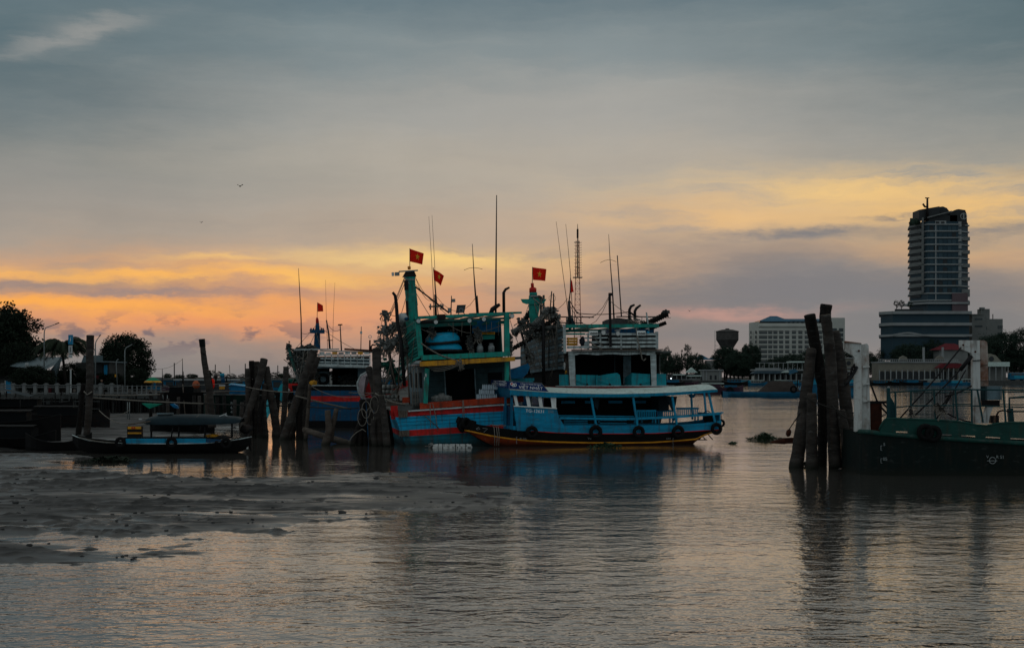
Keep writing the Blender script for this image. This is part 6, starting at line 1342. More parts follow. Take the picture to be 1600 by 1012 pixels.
bm('roof_pole', 'grey_white_board', B3, q(459, 546, .1), q(530, 545.2, .1), .07, .07); bm('roof_pole', 'grey_white_board', B3, q(500, 547.5, .3), q(590, 550.5, .3), .06, .08); bm('roof_pole', 'rust', B3, q(538, 545.3, .2), q(590, 548.5, .2), .08, .12)
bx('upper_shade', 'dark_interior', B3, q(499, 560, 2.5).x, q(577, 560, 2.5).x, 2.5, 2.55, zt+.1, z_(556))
for k in range(6): bx('upper_light_patch', 'lamp_glass', B3, q(508+k*11, 560, 2.4).x, q(511+k*11, 560, 2.4).x, 2.42, 2.48, q(520, 561+k % 2, 2.4).z, q(520, 558, 2.4).z)  # solid pale boxes imitate light showing through the dark sheet
MB().torus(q(505, 592, yb-.15), .28, .1, 'y', 18, 7).build('spare_wheel', 'rubber', B3)
MB().prism([(q(a_, b_, 2).x, q(a_, b_, 2).z) for a_, b_ in ((490, 546), (492, 518), (493.5, 505), (498.5, 505), (500, 520), (500.5, 546))], 1.9, 2.1).build('mast', 'deep_blue_paint', B3)
MB().prism([(q(a_, b_, 1.8).x, q(a_, b_, 1.8).z) for a_, b_ in ((483.8, 514.5), (507.5, 515.5), (507, 521), (484.3, 520.5))], 1.75, 1.85).build('crosstree', 'deep_blue_paint', B3)
tb('mast_cap', 'red_paint', B3, [q(496, 505, 2), q(495.6, 499, 2), q(495.3, 496, 2)], [.10, .09, .05], 10)
for x_ in (486, 490, 502, 505): tb('lamp_knob', 'deep_blue_paint', B3, [q(x_, 516, 1.8), q(x_, 512.5, 1.8)], .05, 6)
stay(B3, q, (494, 517), (483, 541), 1.9, 1, .02, .02); stay(B3, q, (494, 519), (500, 540), 1.7, 1.7, .05, .02); stay(B3, q, (471, 520), (484, 519), 1, 1.8, .08, .012, 'cable'); stay(B3, q, (513, 508), (531, 515), 1.5, 1.5, .2, .012, 'cable')
whip(B3, q, [(471, 545), (470.5, 500), (468, 450), (466.3, 419)], 1, .05, .012); whip(B3, q, [(512, 546), (510, 500), (508.6, 437)], 1.6, .015, .006); whip(B3, q, [(519.5, 546), (521, 490), (523.3, 441)], 1.6, .015, .006)
whip(B3, q, [(515.5, 546), (513.5, 520), (510, 500)], 1.5, .06, .04, 'aerial_mast'); tb('aerial_crossbar', 'dark_steel', B3, [q(511, 531.5, 1.5), q(520, 531.5, 1.5)], .025, 4); whip(B3, q, [(533.5, 548), (531.5, 508)], 1.2, .045, .03, 'aerial_mast'); tb('aerial_crossbar', 'dark_steel', B3, [q(528, 507.5, 1.2), q(535, 507, 1.2)], .04, 4)
whip(B3, q, [(563.5, 560), (564.5, 510)], .5, .03, .02, 'aerial_mast'); bx('lantern', 'lamp_glass', B3, q(562.5, 520, .5).x, q(566, 520, .5).x, .4, .6, q(564, 521.5, .5).z, q(564, 517.5, .5).z)
whip(B3, q, [(577.5, 552), (578, 531)], .5, .05, .05, 'aerial_mast', 'rust'); MB().torus(q(578.2, 526, .5), .09, .02, 'y', 12, 5).build('ring_lamp', 'lamp_glass', B3)
tb('exhaust_pipe', 'cable', B3, [q(580, 550, .4), q(580, 541, .4), q(582, 538.5, .4), q(586, 539, .4)], .05, 6)
bm('boom', 'teal_dark', B3, q(450, 540, .6), q(461, 580, .4), .12, .12); bm('boom', 'grey_board', B3, q(461, 580, .4), q(470, 604, .3), .12, .12)
tangle(B3, 'net_floats', [q(450, 536, .6), q(452, 546, .6)], .14, 26, 'net', size=.1, seed=41); tangle(B3, 'net_floats', [q(456, 552, .8), q(468, 549, .8), q(480, 543, .8), q(492, 545, .8)], .3, 110, 'net', size=.12, seed=42)
tangle(B3, 'net_floats', [q(454, 562, .8), q(470, 568, .8), q(474, 585, .8)], .4, 120, 'net', size=.14, seed=43); tangle(B3, 'net_floats', [q(480, 550, 1), q(488, 565, 1), q(486, 590, 1)], .45, 110, 'net', size=.15, seed=44)
tangle(B3, 'net_heap', [q(452, 598, 1), q(462, 596, 1)], .25, 30, 'net_green', size=.14, seed=45); tangle(B3, 'white_rags', [q(445, 611, .3), q(450, 607, .3)], .14, 14, 'foam', size=.11, seed=46)
bx('red_board', 'red_paint', B3, q(448, 605, .5).x, q(466, 605, .5).x, .5, .6, z_(612), z_(599))
tangle(B3, 'stern_gear', [q(535, 594, 2.6), q(558, 592, 2.6)], .4, 40, 'net', size=.15, seed=47)
for k in range(3): stay(B3, q, (476+k*5, 545), (466+k*9, 600), .5, .3, .05, .018)

for a_, b_, ya, yb_, s_ in (((496, 505), (458, 548), 1.9, .8, .05), ((497, 508), (560, 548), 1.9, .5, .12), ((450, 540), (474, 602), .6, .4, .1), ((470, 545), (492, 600), .8, .5, .15), ((455, 550), (440, 600), .6, .4, .1), ((478, 552), (455, 600), .8, .5, .08), ((580, 545), (592, 580), .4, .3, .1)):
    stay(B3, q, a_, b_, ya, yb_, s_, .014, 'rope', 'running_line')
for x_ in (463, 473, 482): tb('bare_pole', 'grey_board', B3, [q(x_, 545, .6), q(x_+4, 602, .5)], .04, 5)

# flags
flag('largest red starred flag on the mast top of the teal boat, above its orange beacon', 66.3, (640.6, 388.6), (662.2, 396), (659.6, 413.2), (640.6, 408.6), ((640.3, 388), (640.3, 416.5)), sc=(.58, .46), belly=.0)
flag('red starred flag drooping from a thin aerial right of the teal mast', 66.6, (677.3, 420.8), (693.8, 431), (688.5, 446.2), (678.6, 438.5), ((677, 418), (680.5, 462)), sc=(.6, .42), belly=-.12)
flag('square red starred flag flying above the red capped mast between the two big boats', 72.3, (832.1, 417.4), (853.8, 420.5), (852, 438.8), (832.6, 437.2), ((831.9, 417), (831.7, 443)), sc=(.52, .5))
flag('narrow furled red flag on the dark aerial left of the far lattice mast', 71.0, (891.2, 434.4), (894, 440), (896.8, 456.2), (890.8, 457), ((891.3, 434), (890.5, 466)), star=False, wave=.1)
flag('plain small red flag on the blue mast of the leftmost fishing boat', 88.8, (496.3, 472.5), (504.6, 477), (504.6, 486.4), (496.3, 486.8), ((496, 472.5), (495.5, 496)), star=False, wave=.08)
# ======================= the blue passenger ferry
FE = T('ferry_boat', 'bright blue wooden passenger ferry with arched wheelhouse windows and a long pale roof', 'ferry', G(940, 65.6), 15)
q = lambda px_, py_, y=-1.15: Lf(FE, px_, py_, y)
HB = 1.15
st_px = [716, 724, 736, 750, 765, 782, 800, 830, 870, 920, 970, 1020, 1060, 1088, 1100, 1112, 1127]
st_hb = [.04, .16, .36, .58, .78, .96, 1.08, 1.15, 1.15, 1.15, 1.15, 1.15, 1.13, 1.10, 1.08, 1.06, 1.02]
st_bt = [654.5, 656.5, 660, 663.5, 666, 668.8, 671, 673.5, 676, 677.5, 677.5, 677, 675, 673.2, 672.5, 671.8, 670.8]   # top of the black band
st_yl = [668, 671.5, 673.6, 676.8, 680, 683, 685.4, 688.5, 690.3, 691.3, 691.6, 690.8, 688.2, 685.8, 680, 676, 673]
st_bo = [672, 674, 676.5, 684, 692, 700, 705, 707, 708, 708, 708, 706, 703, 696, 685, 679, 675.5]
X_, ZB, ZY, ZK = [], [], [], []
for p, h_, a_, b_, c_ in zip(st_px, st_hb, st_bt, st_yl, st_bo):
    X_.append(q(p, 0, -h_).x); ZK.append(q(p, a_, -h_).z); ZY.append(q(p, b_, -h_*.93).z); ZB.append(q(p, c_, -h_*.7).z)
def fband(name, mat, zlo, zhi, flo, fhi, i0=0, i1=None, rows=2, grow=0, cap=True):
    g = []; idx = list(range(i0, i1 or len(X_)))
    for r_ in range(rows+1):
        t = r_/rows; f_ = flo+(fhi-flo)*t
        row = [(X_[i], -(st_hb[i]*f_+grow), zlo[i]+(zhi[i]-zlo[i])*t) for i in idx] + [(X_[i]+(.0001), st_hb[i]*f_+grow, zlo[i]+(zhi[i]-zlo[i])*t) for i in reversed(idx)]
        row.append(row[0]); g.append(row)
    return MB().grid(g).build(name, mat, FE)
fband('lower_hull', 'antifoul', ZB, [z-.03 for z in ZY], .45, .93, rows=3)
fband('yellow_line', 'yellow_line', [z-.03 for z in ZY], [z+.035 for z in ZY], .935, .945, rows=1, grow=.012)
fband('black_strake', 'black_paint', [z+.035 for z in ZY], ZK, .945, 1.0, rows=2)
gt = [668, 667.5, 667, 666, 665.5, 665, 665, 665, 664.6, 664.2, 664, 663.8, 663.2, 661.5, 660.5, 659, 656.6]
ZG = [q(p, t_, -h_).z for p, t_, h_ in zip(st_px, gt, st_hb)]
fband('blue_gunwale', 'blue_paint', ZK, ZG, 1.0, 1.01, i0=6)
g = []
for i in range(len(X_)): g.append([(X_[i], -st_hb[i]+.03, ZK[i]+.01), (X_[i], st_hb[i]-.03, ZK[i]+.01)])
MB().grid(g).build('deck', 'grey_blue_board', FE)
tb('rubbing_strake', 'red_paint', FE, [(X_[i], -st_hb[i]*1.0-.02, ZK[i]) for i in range(7, 17)], .022, 5)
# roof, crowned across
rp = [(796.5, 609), (826, 611), (856, 612.8), (900, 614.6), (960, 615.3), (1010, 614.4), (1050, 613), (1090, 610.5), (1113, 608.4), (1121, 608.4)]
RB = 1.34; g = []; und = []
for p, y_ in rp:
    c = q(p, y_, -RB); g.append([(c.x, yy, c.z+.24*(1-(yy/RB)**2)) for yy in np.linspace(-RB, RB, 9)]); und.append([(c.x, yy, c.z-.03+.15*(1-(yy/RB)**2)) for yy in np.linspace(-RB, RB, 9)])
MB().grid(g).grid(und).build('roof', 'roof_paint', FE, smooth=True)
fz = [(797, 609, 616.8), (826, 611, 618.6), (856, 612.8, 620.6), (900, 614.6, 619.6), (960, 615.3, 619.8), (1010, 614.4, 618.8), (1050, 613, 617.5), (1090, 610.5, 614.6), (1121, 608.4, 612.2)]
for sgn in (-1, 1):
    gg = [[(q(p, a_, -RB).x, sgn*(RB+.012), q(p, a_, -RB).z-.002) for p, a_, b_ in fz], [(q(p, a_, -RB).x, sgn*(RB-.02), q(p, b_, -RB).z) for p, a_, b_ in fz]]
    MB().grid(gg).grid([[(x, y-sgn*.05, z) for x, y, z in r_] for r_ in gg]).build('fascia', 'blue_trim', FE)
e_ = q(1121, 608.4, -RB); MB().grid([[(e_.x, yy, e_.z+.24*(1-(yy/RB)**2)) for yy in np.linspace(-RB, RB, 9)], [(e_.x+.01, yy, e_.z-.12) for yy in np.linspace(-RB, RB, 9)]]).build('fascia', 'blue_trim', FE)
f0 = q(796.5, 609, -RB)
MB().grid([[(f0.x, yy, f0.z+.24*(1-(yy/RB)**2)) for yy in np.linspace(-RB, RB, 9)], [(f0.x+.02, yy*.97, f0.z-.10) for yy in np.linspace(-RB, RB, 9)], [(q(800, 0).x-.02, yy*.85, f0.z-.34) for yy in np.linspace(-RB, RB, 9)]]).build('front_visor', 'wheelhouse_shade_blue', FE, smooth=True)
# name boards
yS = -RB-.05; poly = [(796, 595.2), (846, 598.6), (857, 611.6), (796, 607)]
MB().prism([(q(a_, b_, yS).x, q(a_, b_, yS).z) for a_, b_ in poly], yS, yS+.03).build('name_board', 'navy', FE)
for a_, b_ in ((poly[0], poly[1]), (poly[1], poly[2])): bm('board_edge', 'galvanised', FE, q(*a_, yS-.004), q(*b_, yS-.004), .015, .02)
def side_text(s_, px0, px1, pyb, pyt, mat='lettering_white', y=yS-.004, tilt=None, name='lettering'):
    a_ = q(px0, pyb[0], y); b_ = q(px1, pyb[1], y); h_ = q(px0, pyt, y).z-a_.z
    t_ = text(name, s_, mat, FE, a_, 1, (R(90), 0, 0), .002); co = [v.co for v in t_.data.vertices]
    w0 = max(c.x for c in co)-min(c.x for c in co); capH = .72
    t_.scale = ((b_.x-a_.x)/w0, h_/capH, 1); t_.rotation_euler = (R(90), -math.atan2(b_.z-a_.z, b_.x-a_.x), 0); return t_
side_text('VIỆT NHẬT', 810.5, 848, (606.6, 608.9), 602.0); side_text('CÔNG TY TNHH DU LỊCH', 813, 845, (600.4, 602.2), 598.3)
for k, (cx, cy, m_) in enumerate(((799.6, 599.6, 'lettering_white'), (802.3, 601.6, 'lettering_white'), (804.8, 601.2, 'lettering_white'))):
    MB().torus(q(cx, cy, yS-.01), .06, .014, 'y', 18, 5).build('emblem_ring', m_, FE)
MB().tube([q(799.6, 599.3, yS-.004), q(799.6, 599.3, yS-.012)], .045, 16).build('emblem_disc', 'lettering_red', FE)
xf = q(796, 0, yS).x-.02
fbz = (q(796, 606.5, yS).z, q(796, 595.2, yS).z)
MB().hexa([(xf-.02, -RB-.03, fbz[0]), (xf+.01, -RB-.03, fbz[0]), (xf-.12+.01, RB, fbz[0]+.09), (xf-.14, RB, fbz[0]+.09), (xf-.02, -RB-.03, fbz[1]), (xf+.01, -RB-.03, fbz[1]), (xf-.12+.01, RB, fbz[1]+.05), (xf-.14, RB, fbz[1]+.05)]).build('name_board', 'navy', FE)
ang = math.atan2(.12, 2*RB)
def front_text(s_, y0, y1, z0, h_):
    t_ = text('lettering', s_, 'lettering_white', FE, (xf-.026-(RB+.0+y0)*-.0, y0, z0), 1, (R(90), 0, R(-90)-ang*-1), .002); co = [v.co for v in t_.data.vertices]
    t_.scale = ((y0-y1)/(max(c.x for c in co)-min(c.x for c in co)), h_/.72, 1); t_.location.x = xf-.03-(y0+RB)/(2*RB)*.12
front_text('VIỆT NHẬT', 1.1, -1.15, fbz[0]+.10, .15); front_text('CÔNG TY TNHH DU LỊCH', .95, -1.0, fbz[0]+.285, .05)
# wheelhouse side
yW = -1.17
tl_, tr_, bl_, br_ = (802, 617.5), (869, 621), (804, 633.5), (869, 637.2)
def lerp2(a_, b_, t): return (a_[0]+(b_[0]-a_[0])*t, a_[1]+(b_[1]-a_[1])*t)
for k, (u0, u1) in enumerate(((0, .075), (.285, .37), (.575, .66), (.87, 1.0))):
    a_, b_, c_, d_ = lerp2(tl_, tr_, u0), lerp2(tl_, tr_, u1), lerp2(bl_, br_, u0+.025), lerp2(bl_, br_, min(1, u1+.025))
    MB().hexa([q(*c_, yW-.02), q(*d_, yW-.02), q(*d_, yW+.03), q(*c_, yW+.03), q(*a_, yW-.02), q(*b_, yW-.02), q(*b_, yW+.03), q(*a_, yW+.03)]).build('window_post', 'white_paint', FE)
for u0, u1 in ((.075, .285), (.37, .575), (.66, .87)):
    pl_ = []
    for t in np.linspace(0, 1, 9):
        p_ = lerp2(tl_, tr_, u0+(u1-u0)*t+.004); pl_.append((p_[0], p_[1]+3.1-3.1*math.sin(math.pi*t)**.7))
    pl_ += [(lambda p_: (p_[0], p_[1]-2.2))(lerp2(tl_, tr_, u1)), (lambda p_: (p_[0], p_[1]-2.2))(lerp2(tl_, tr_, u0))]
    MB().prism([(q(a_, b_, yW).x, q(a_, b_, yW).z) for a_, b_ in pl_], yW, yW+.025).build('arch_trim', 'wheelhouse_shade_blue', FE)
bm('window_sill', 'white_paint', FE, q(802.5, 633.9, yW-.03), q(870, 637.8, yW-.03), .05, .05)
right = [(870, 638.6), (872, 645), (876, 652), (882, 658.5), (891, 664)]
def rx(t):  # right outline of the side panel, t 0 top to 1 bottom
    s_ = t*4; i = min(3, int(s_)); return lerp2(right[i], right[i+1], s_-i)
nP = 7
for k in range(nP):
    t0, t1 = k/nP, (k+1)/nP; a_, b_ = rx(t0), rx(t1); l0, l1 = lerp2((802.5, 634.8), (808, 672.6), t0), lerp2((802.5, 634.8), (808, 672.6), t1)
    a_ = (a_[0], 638.6+(673-638.6)*t0) if k else a_; b_ = (b_[0], 638.6+(674.6-638.6)*t1)
    MB().prism([(q(c, d, yW).x, q(c, d, yW).z) for c, d in (l1, b_, a_, l0)][::1], yW-.006*(k % 2), yW+.03).build('side_plank', 'blue_paint', FE)
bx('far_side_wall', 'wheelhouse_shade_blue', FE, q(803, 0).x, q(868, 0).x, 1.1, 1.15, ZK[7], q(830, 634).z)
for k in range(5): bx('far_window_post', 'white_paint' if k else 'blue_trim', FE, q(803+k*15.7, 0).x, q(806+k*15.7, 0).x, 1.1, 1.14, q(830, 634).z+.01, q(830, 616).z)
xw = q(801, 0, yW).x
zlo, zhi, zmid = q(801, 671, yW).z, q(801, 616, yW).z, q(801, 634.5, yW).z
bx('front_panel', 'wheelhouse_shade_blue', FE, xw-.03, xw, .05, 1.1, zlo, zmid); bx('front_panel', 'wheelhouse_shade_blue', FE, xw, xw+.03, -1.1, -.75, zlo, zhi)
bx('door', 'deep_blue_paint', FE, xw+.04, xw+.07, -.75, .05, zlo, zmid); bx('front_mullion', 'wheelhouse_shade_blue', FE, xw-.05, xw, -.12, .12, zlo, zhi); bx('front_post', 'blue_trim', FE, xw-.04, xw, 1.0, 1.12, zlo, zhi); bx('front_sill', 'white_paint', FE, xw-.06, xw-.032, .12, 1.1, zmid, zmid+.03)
bx('front_post', 'galvanised', FE, xw-.05, xw-.01, 1.121, 1.14, zlo, zmid)
t_ = text('lettering', '19', 'lettering_white', FE, (xw-.035, .80, zlo+.43), .26, (R(90), 0, R(-90)), .002)
side_text('TG-12631', 821, 849.5, (643.4, 644.8), 638.6, y=yW-.012); side_text('24S', 856, 864.5, (644.6, 645), 641, 'lettering_grey', y=yW-.012)
# posts, rails
for (a_, b_), (c_, d_) in (((923.5, 621), (931.5, 665)), ((989, 620), (996, 665)), ((1050, 618.5), (1057.5, 663)), ((1107, 613), (1117, 659))): bm('side_post', 'blue_trim', FE, q(a_, b_), q(c_, d_), .09, .08, up=(0, 1, 0))
for (a_, b_), (c_, d_) in (((930, 621), (936, 660)), ((1000, 620), (1003, 660)), ((1080, 615), (1082, 655)), ((1100, 612), (1104, 655))): bm('far_post', 'blue_trim', FE, q(a_, b_, 1.12), q(c_, d_, 1.12), .08, .07, up=(0, 1, 0))
rl_ = [(875, 652.8), (930, 653.7), (990, 654), (1056, 651.3), (1090, 648.6), (1127, 645.6)]
for i in range(5): bm('hand_rail', 'blue_trim', FE, q(*rl_[i]), q(*rl_[i+1]), .06, .10)
for i in range(5): bm('far_rail', 'blue_trim', FE, q(rl_[i][0]+3, rl_[i][1]-1.4, 1.12), q(rl_[i+1][0]+3, rl_[i+1][1]-1.4, 1.12), .05, .07)
bm('inner_rail', 'blue_trim', FE, q(872, 649, -.6), q(990, 650.4, -.6), .04, .05)
for y_ in (657, 660, 663): bm('inner_slat', 'blue_trim', FE, q(881, y_, -.5), q(918, y_+.3, -.5), .03, .035)
for y_ in (656, 660.5): bm('inner_slat', 'blue_trim', FE, q(938, y_, -.5), q(979, y_+.3, -.5), .03, .035)
def bench(x0, x1, y0, y1, yl, n):
    a_, b_ = q(x0, y1, yl), q(x1, y0, yl); o = T('bench', '', 'bench', FE.matrix_basis @ Vector((a_.x, yl, a_.z)), 15, 'slatted blue benches on the ferry'); w_, h_ = b_.x-a_.x, b_.z-a_.z
    bx('top_rail', 'blue_trim', o, 0, w_, -.03, .03, h_-.09, h_); bx('bottom_rail', 'blue_trim', o, 0, w_, -.03, .03, .22, .28)
    sl = MB().box(-.022, .022, -.015, .015, .281, h_-.091).mesh('back_slat', 'blue_trim')
    for k in range(n): link('back_slat', sl, o, loc=(w_*(k+.5)/n, 0, 0))
    bx('seat', 'blue_trim', o, 0, w_, .031, .42, .24, .28)
    for x_ in (0, w_-.06):
        for yy in (-.03, .34): bx('leg', 'blue_trim', o, x_, x_+.06, yy, yy+.05, 0, .22)
    return o
bench(995, 1025, 640, 661, -.55, 11)['label'] = 'slatted blue bench amidships on the ferry, in front of the dark shade sheet'
bench(1056.5, 1091.5, 636.2, 658, .15, 12)['label'] = 'slatted blue bench near the stern of the ferry with the river showing through'
bench(1028, 1052, 640, 661, .35, 8)['label'] = 'blue bench between the other two on the ferry, half hidden by a post'
bx('shade_sheet', 'dark_interior', FE, q(871, 0).x, q(1052, 0).x, 1.0, 1.03, q(960, 655, 1).z, q(960, 621, 1).z)  # near-black sheet added for the darkness inside, not a real curtain
bx('stern_curtain', 'tarp_dark', FE, q(1041, 0).x, q(1057, 0).x, -.2, .9, q(1050, 641, 0).z, q(1050, 618, 0).z)
MB().prism([(q(a_, b_, -.9).x, q(a_, b_, -.9).z) for a_, b_ in ((1040, 619), (1058, 619), (1055, 637), (1051, 641))], -.9, -.8).build('rolled_curtain', 'tarp_dark', FE)
for k in range(4): bx('roof_batten', 'blue_trim', FE, q(898+k*38, 0).x, q(920+k*38, 0).x, .9, .96, q(908, 630, .9).z, q(908, 626, .9).z)
MB().prism([(q(a_, b_, -.7).x, q(a_, b_, -.7).z) for a_, b_ in ((928, 622), (937, 624), (934, 640), (929, 634))], -.7, -.6).build('hung_cloth', 'tarp_dark', FE)
MB().prism([(q(a_, b_, 0).x, q(a_, b_, 0).z) for a_, b_ in ((1076, 616), (1086, 616), (1083, 621), (1079, 621))], -.1, .1).build('roof_bracket', 'wheelhouse_shade_blue', FE)
# stern box, wheel and engine, propeller frame
bx('stern_box', 'blue_trim', FE, q(1117, 0).x, q(1127, 0).x, -1.0, 1.0, q(1120, 648).z, q(1120, 645.4).z); bx('stern_board', 'blue_trim', FE, q(1126, 0).x, q(1128, 0).x, -1.0, 1.0, q(1126, 661).z, q(1126, 648).z)
bx('engine', 'dark_steel', FE, q(1103, 0, 0).x, q(1115, 0, 0).x, -.3, .3, q(1110, 659, 0).z, q(1110, 648.5, 0).z); tb('engine_pipe', 'dark_steel', FE, [q(1101, 655, 0), q(1103, 650, 0), q(1106, 649, 0)], .03, 6)
MB().torus(q(1105, 648, -.3), .19, .016, 'y', 20, 5).build('steering_wheel', 'cable', FE)
for k in range(3): bm('wheel_spoke', 'cable', FE, q(1105, 648, -.3), q(1105, 648, -.3)+Vector((.18*math.cos(k*1.05), 0, .18*math.sin(k*1.05))), .014)
for (a_, b_), (c_, d_) in (((1092, 676), (1103, 687)), ((1103, 674.5), (1092, 687)), ((1103, 674.5), (1113.5, 686.5)), ((1097, 676), (1090, 684)), ((1088, 686.6), (1105, 686.6))): tb('propeller_frame', 'cable', FE, [q(a_, b_, -.2), q(c_, d_, -.2)], .025, 5)
# bow marks and draught marks
for pts in (((744, 669.5), (748, 667.5), (750, 670), (746, 671)), ): tb('bow_eye', 'lettering_grey', FE, [q(a_, b_, -.62) for a_, b_ in pts+pts[:1]], .012, 4)
tb('bow_mark', 'lettering_grey', FE, [q(754, 668.5, -.75), q(762, 669.5, -.84), q(756, 675, -.80)], .012, 4)
for x_, m_ in ((808.5, 'lettering_grey'), (1053, 'lettering_grey')):
    for pts in (((0, 0), (-1.5, 0), (-1.5, 4.2), (0, 4.2)), ((-1.5, 5.5), (-1.5, 9.8), (0, 9.8))): tb('draught_mark', m_, FE, [q(x_+a_, (682.6 if x_ < 900 else 684)+b_, -1.16) for a_, b_ in pts], .010, 4)
side_text('E 20', 812, 822, (686, 686.6), 683.4, 'lettering_grey', y=-1.165); side_text('Vz', 918, 924, (686, 686.4), 682.5, 'lettering_grey', y=-1.165); side_text('CAO', 1041, 1048, (686, 685.6), 684, 'lettering_grey', y=-1.165)
for x0 in (770, 774, 777): tb('bow_rope', 'rope', FE, [q(x0, 665, -.7), q(x0+2, 668, -.95), q(x0+3, 680, -.98), q(x0+1+random.random()*3, 696, -.95)], .018, 5)
tb('gunwale_rope', 'rope', FE, [q(766, 663, -.6), q(772, 664, -.8), q(790, 665, -1.0)], .02, 5)
# tyres on the ferry
TYRE = MB().torus((0, 0, 0), .225, .095, 'y', 26, 10).mesh('tyre', 'rubber', True)
def tyre(label, loc, s_, rz=0, group='old tyres hung as fenders on the ferry'):
    o = link('tyre', TYRE, None, loc=loc, rot=(0, 0, R(rz)), scale=s_); o['label'] = label; o['category'] = 'tyre'; o['group'] = group; return o
for px_, py_, s_, lab, yy in ((831, 675, .92, 'tyre hung on the ferry below the registration number', -1.3), (930.8, 674.5, 1.0, 'tyre hung on the ferry at the first slanted roof post', -1.3), (998, 674.5, .92, 'tyre hung on the ferry below the midship bench', -1.3),
                        (1059.5, 674.5, .98, 'tyre hung on the ferry just ahead of the stern bench', -1.3), (1119.5, 669.6, .90, 'tyre hanging free of the ferry stern with water seen through it', -1.25), (1127, 661, .6, 'small tyre at the very stern board of the ferry', -.2)):
    tyre(lab, FE.matrix_basis @ q(px_, py_, yy), s_, 15)
    tb('tyre_rope', 'dark_rope', FE, [q(px_, py_-9*s_, yy+.05), q(px_, py_-13, yy+.12)], .015, 4)
for k, (px_, py_, yy, rz, lab) in enumerate(((717, 660, -.1, 70, 'tyre lashed round the upper stem of the ferry bow'), (722, 666, -.2, 50, 'tyre lashed below the others on the ferry bow'), (728, 661, -.32, 30, 'tyre lashed furthest aft of the three on the ferry bow'))):
    tyre(lab, FE.matrix_basis @ q(px_, py_, yy), .86, 15+rz, 'old tyres lashed to the ferry bow')
MB().tube([q(714, 655, 0), q(724, 659, 0), q(742, 664, 0)], [.14, .2, .2], 10).build('bow_pad', 'rubber', FE)

# ======================= small covered boat on the left
SB = T('covered_boat', 'small dark motor boat with a blue side board under a rolled dark green canopy', 'boat', G(262, 58.3), 2)
q = lambda px_, py_, y=-.7: Lf(SB, px_, py_, y)
sp = [113, 122, 140, 165, 200, 240, 280, 320, 350, 375, 393]
sh = [.06, .25, .45, .62, .72, .75, .75, .74, .62, .4, .08]
stp = [679, 683, 688, 691, 692.6, 693, 693, 692, 689.5, 685.6, 682]; sbt = [690, 703, 709, 712, 713, 713, 713, 713, 712, 706, 693]
g = []
for f_, r_ in ((0, 1), (.5, .82), (1, .55)):
    row = [(q(p, 0, -h_).x, -h_*r_, q(p, t_+(b_-t_)*f_, -h_).z) for p, h_, t_, b_ in zip(sp, sh, stp, sbt)]
    row += [(x, -y, z) for x, y, z in reversed(row)]; row.append(row[0]); g.append(row)
MB().grid(g).build('hull', 'black_paint', SB); MB().grid([[(q(p, 0, -h_).x, sg_*h_*.95, q(p, t_+1.5, -h_).z) for p, h_, t_ in zip(sp, sh, stp)] for sg_ in (-1, 1)]).build('deck', 'quay_dark', SB)
tb('gunwale_line', 'grey_white_board', SB, [q(p, t_, -h_-.01) for p, h_, t_ in zip(sp, sh, stp)], .022, 5); tb('far_gunwale', 'quay_dark', SB, [(lambda v: (v.x, h_, v.z))(q(p, t_, -h_)) for p, h_, t_ in zip(sp, sh, stp)], .03, 5)
for x0, x1 in ((197, 258), (259, 322)): bx('side_board', 'blue_paint', SB, q(x0, 0).x, q(x1, 0).x, -.77, -.74, q(260, 692).z, q(260, 684.8).z)
MB().prism([(q(a_, b_).x, q(a_, b_).z) for a_, b_ in ((322.5, 684.8), (345, 686), (352, 688.5), (322.5, 691.8))], -.75, -.72).build('side_board', 'deep_blue_paint', SB)
bx('side_coaming', 'quay_dark', SB, q(190, 0).x, q(330, 0).x, -.72, .72, q(260, 692).z, q(260, 683.5).z)
cg = []
for i, (p, t_, b_, rr) in enumerate(((222, 657, 660, .5), (228, 652, 661, .8), (245, 648.5, 661.3, .9), (275, 647.2, 661.3, .92), (310, 647.6, 661.3, .92), (345, 649.5, 660.8, .9), (366, 651, 659.6, .85), (374, 654, 658, .6))):
    zt_, zb_ = q(p, t_, -.8).z, q(p, b_, -.8).z; cg.append([(q(p, 0, -.8).x, -rr*math.cos(a)*.95, zb_+(zt_-zb_)*max(0, math.sin(a))**.6*(1+.04*math.sin(i*2+a*3))) for a in np.linspace(0, math.pi, 13)])
MB().grid(cg).build('canopy', 'tarp_dark', SB, smooth=True); MB().grid([[(x, y, z-.05) for x, y, z in r_] for r_ in cg]).build('canopy_lining', 'tarp_dark', SB)
tb('canopy_tie', 'rope', SB, [q(307, 651, -.95), q(311, 648, -.7)], .01, 4)
for a_, b_ in (((271, 661), (267.5, 684)), ((279.5, 661), (279, 682)), ((320, 661), (320, 684)), ((314, 661), (312.5, 676)), ((236, 661), (236, 684)), ((362, 660), (362, 684))): tb('canopy_pole', 'cable', SB, [q(*a_, -.7), q(*b_, -.7)], .03, 6); 
for p in (236, 279, 320, 362): tb('far_pole', 'cable', SB, [q(p+1, 661, .7), q(p+1, 684, .7)], .025, 5)
tb('long_pole', 'bare_wood', SB, [q(200, 663, -.9), q(235, 658, -.9)], .03, 5); bx('white_sign', 'sign_white', SB, q(219, 0).x, q(224, 0).x, -.95, -.93, q(220, 655.5, -.95).z, q(220, 653.5, -.95).z)
for a_, b_ in (((343, 650), (354, 645.6)), ((349, 646.6), (355, 649.4))): bm('white_batten', 'sign_white', SB, q(*a_, -.5), q(*b_, -.5), .04)
bm('roof_board', 'grey_blue_board', SB, q(246, 646, -.3), q(270, 645.6, -.3), .3, .05)
for a_, z0, z1 in ((199, 684, 678), ): pass
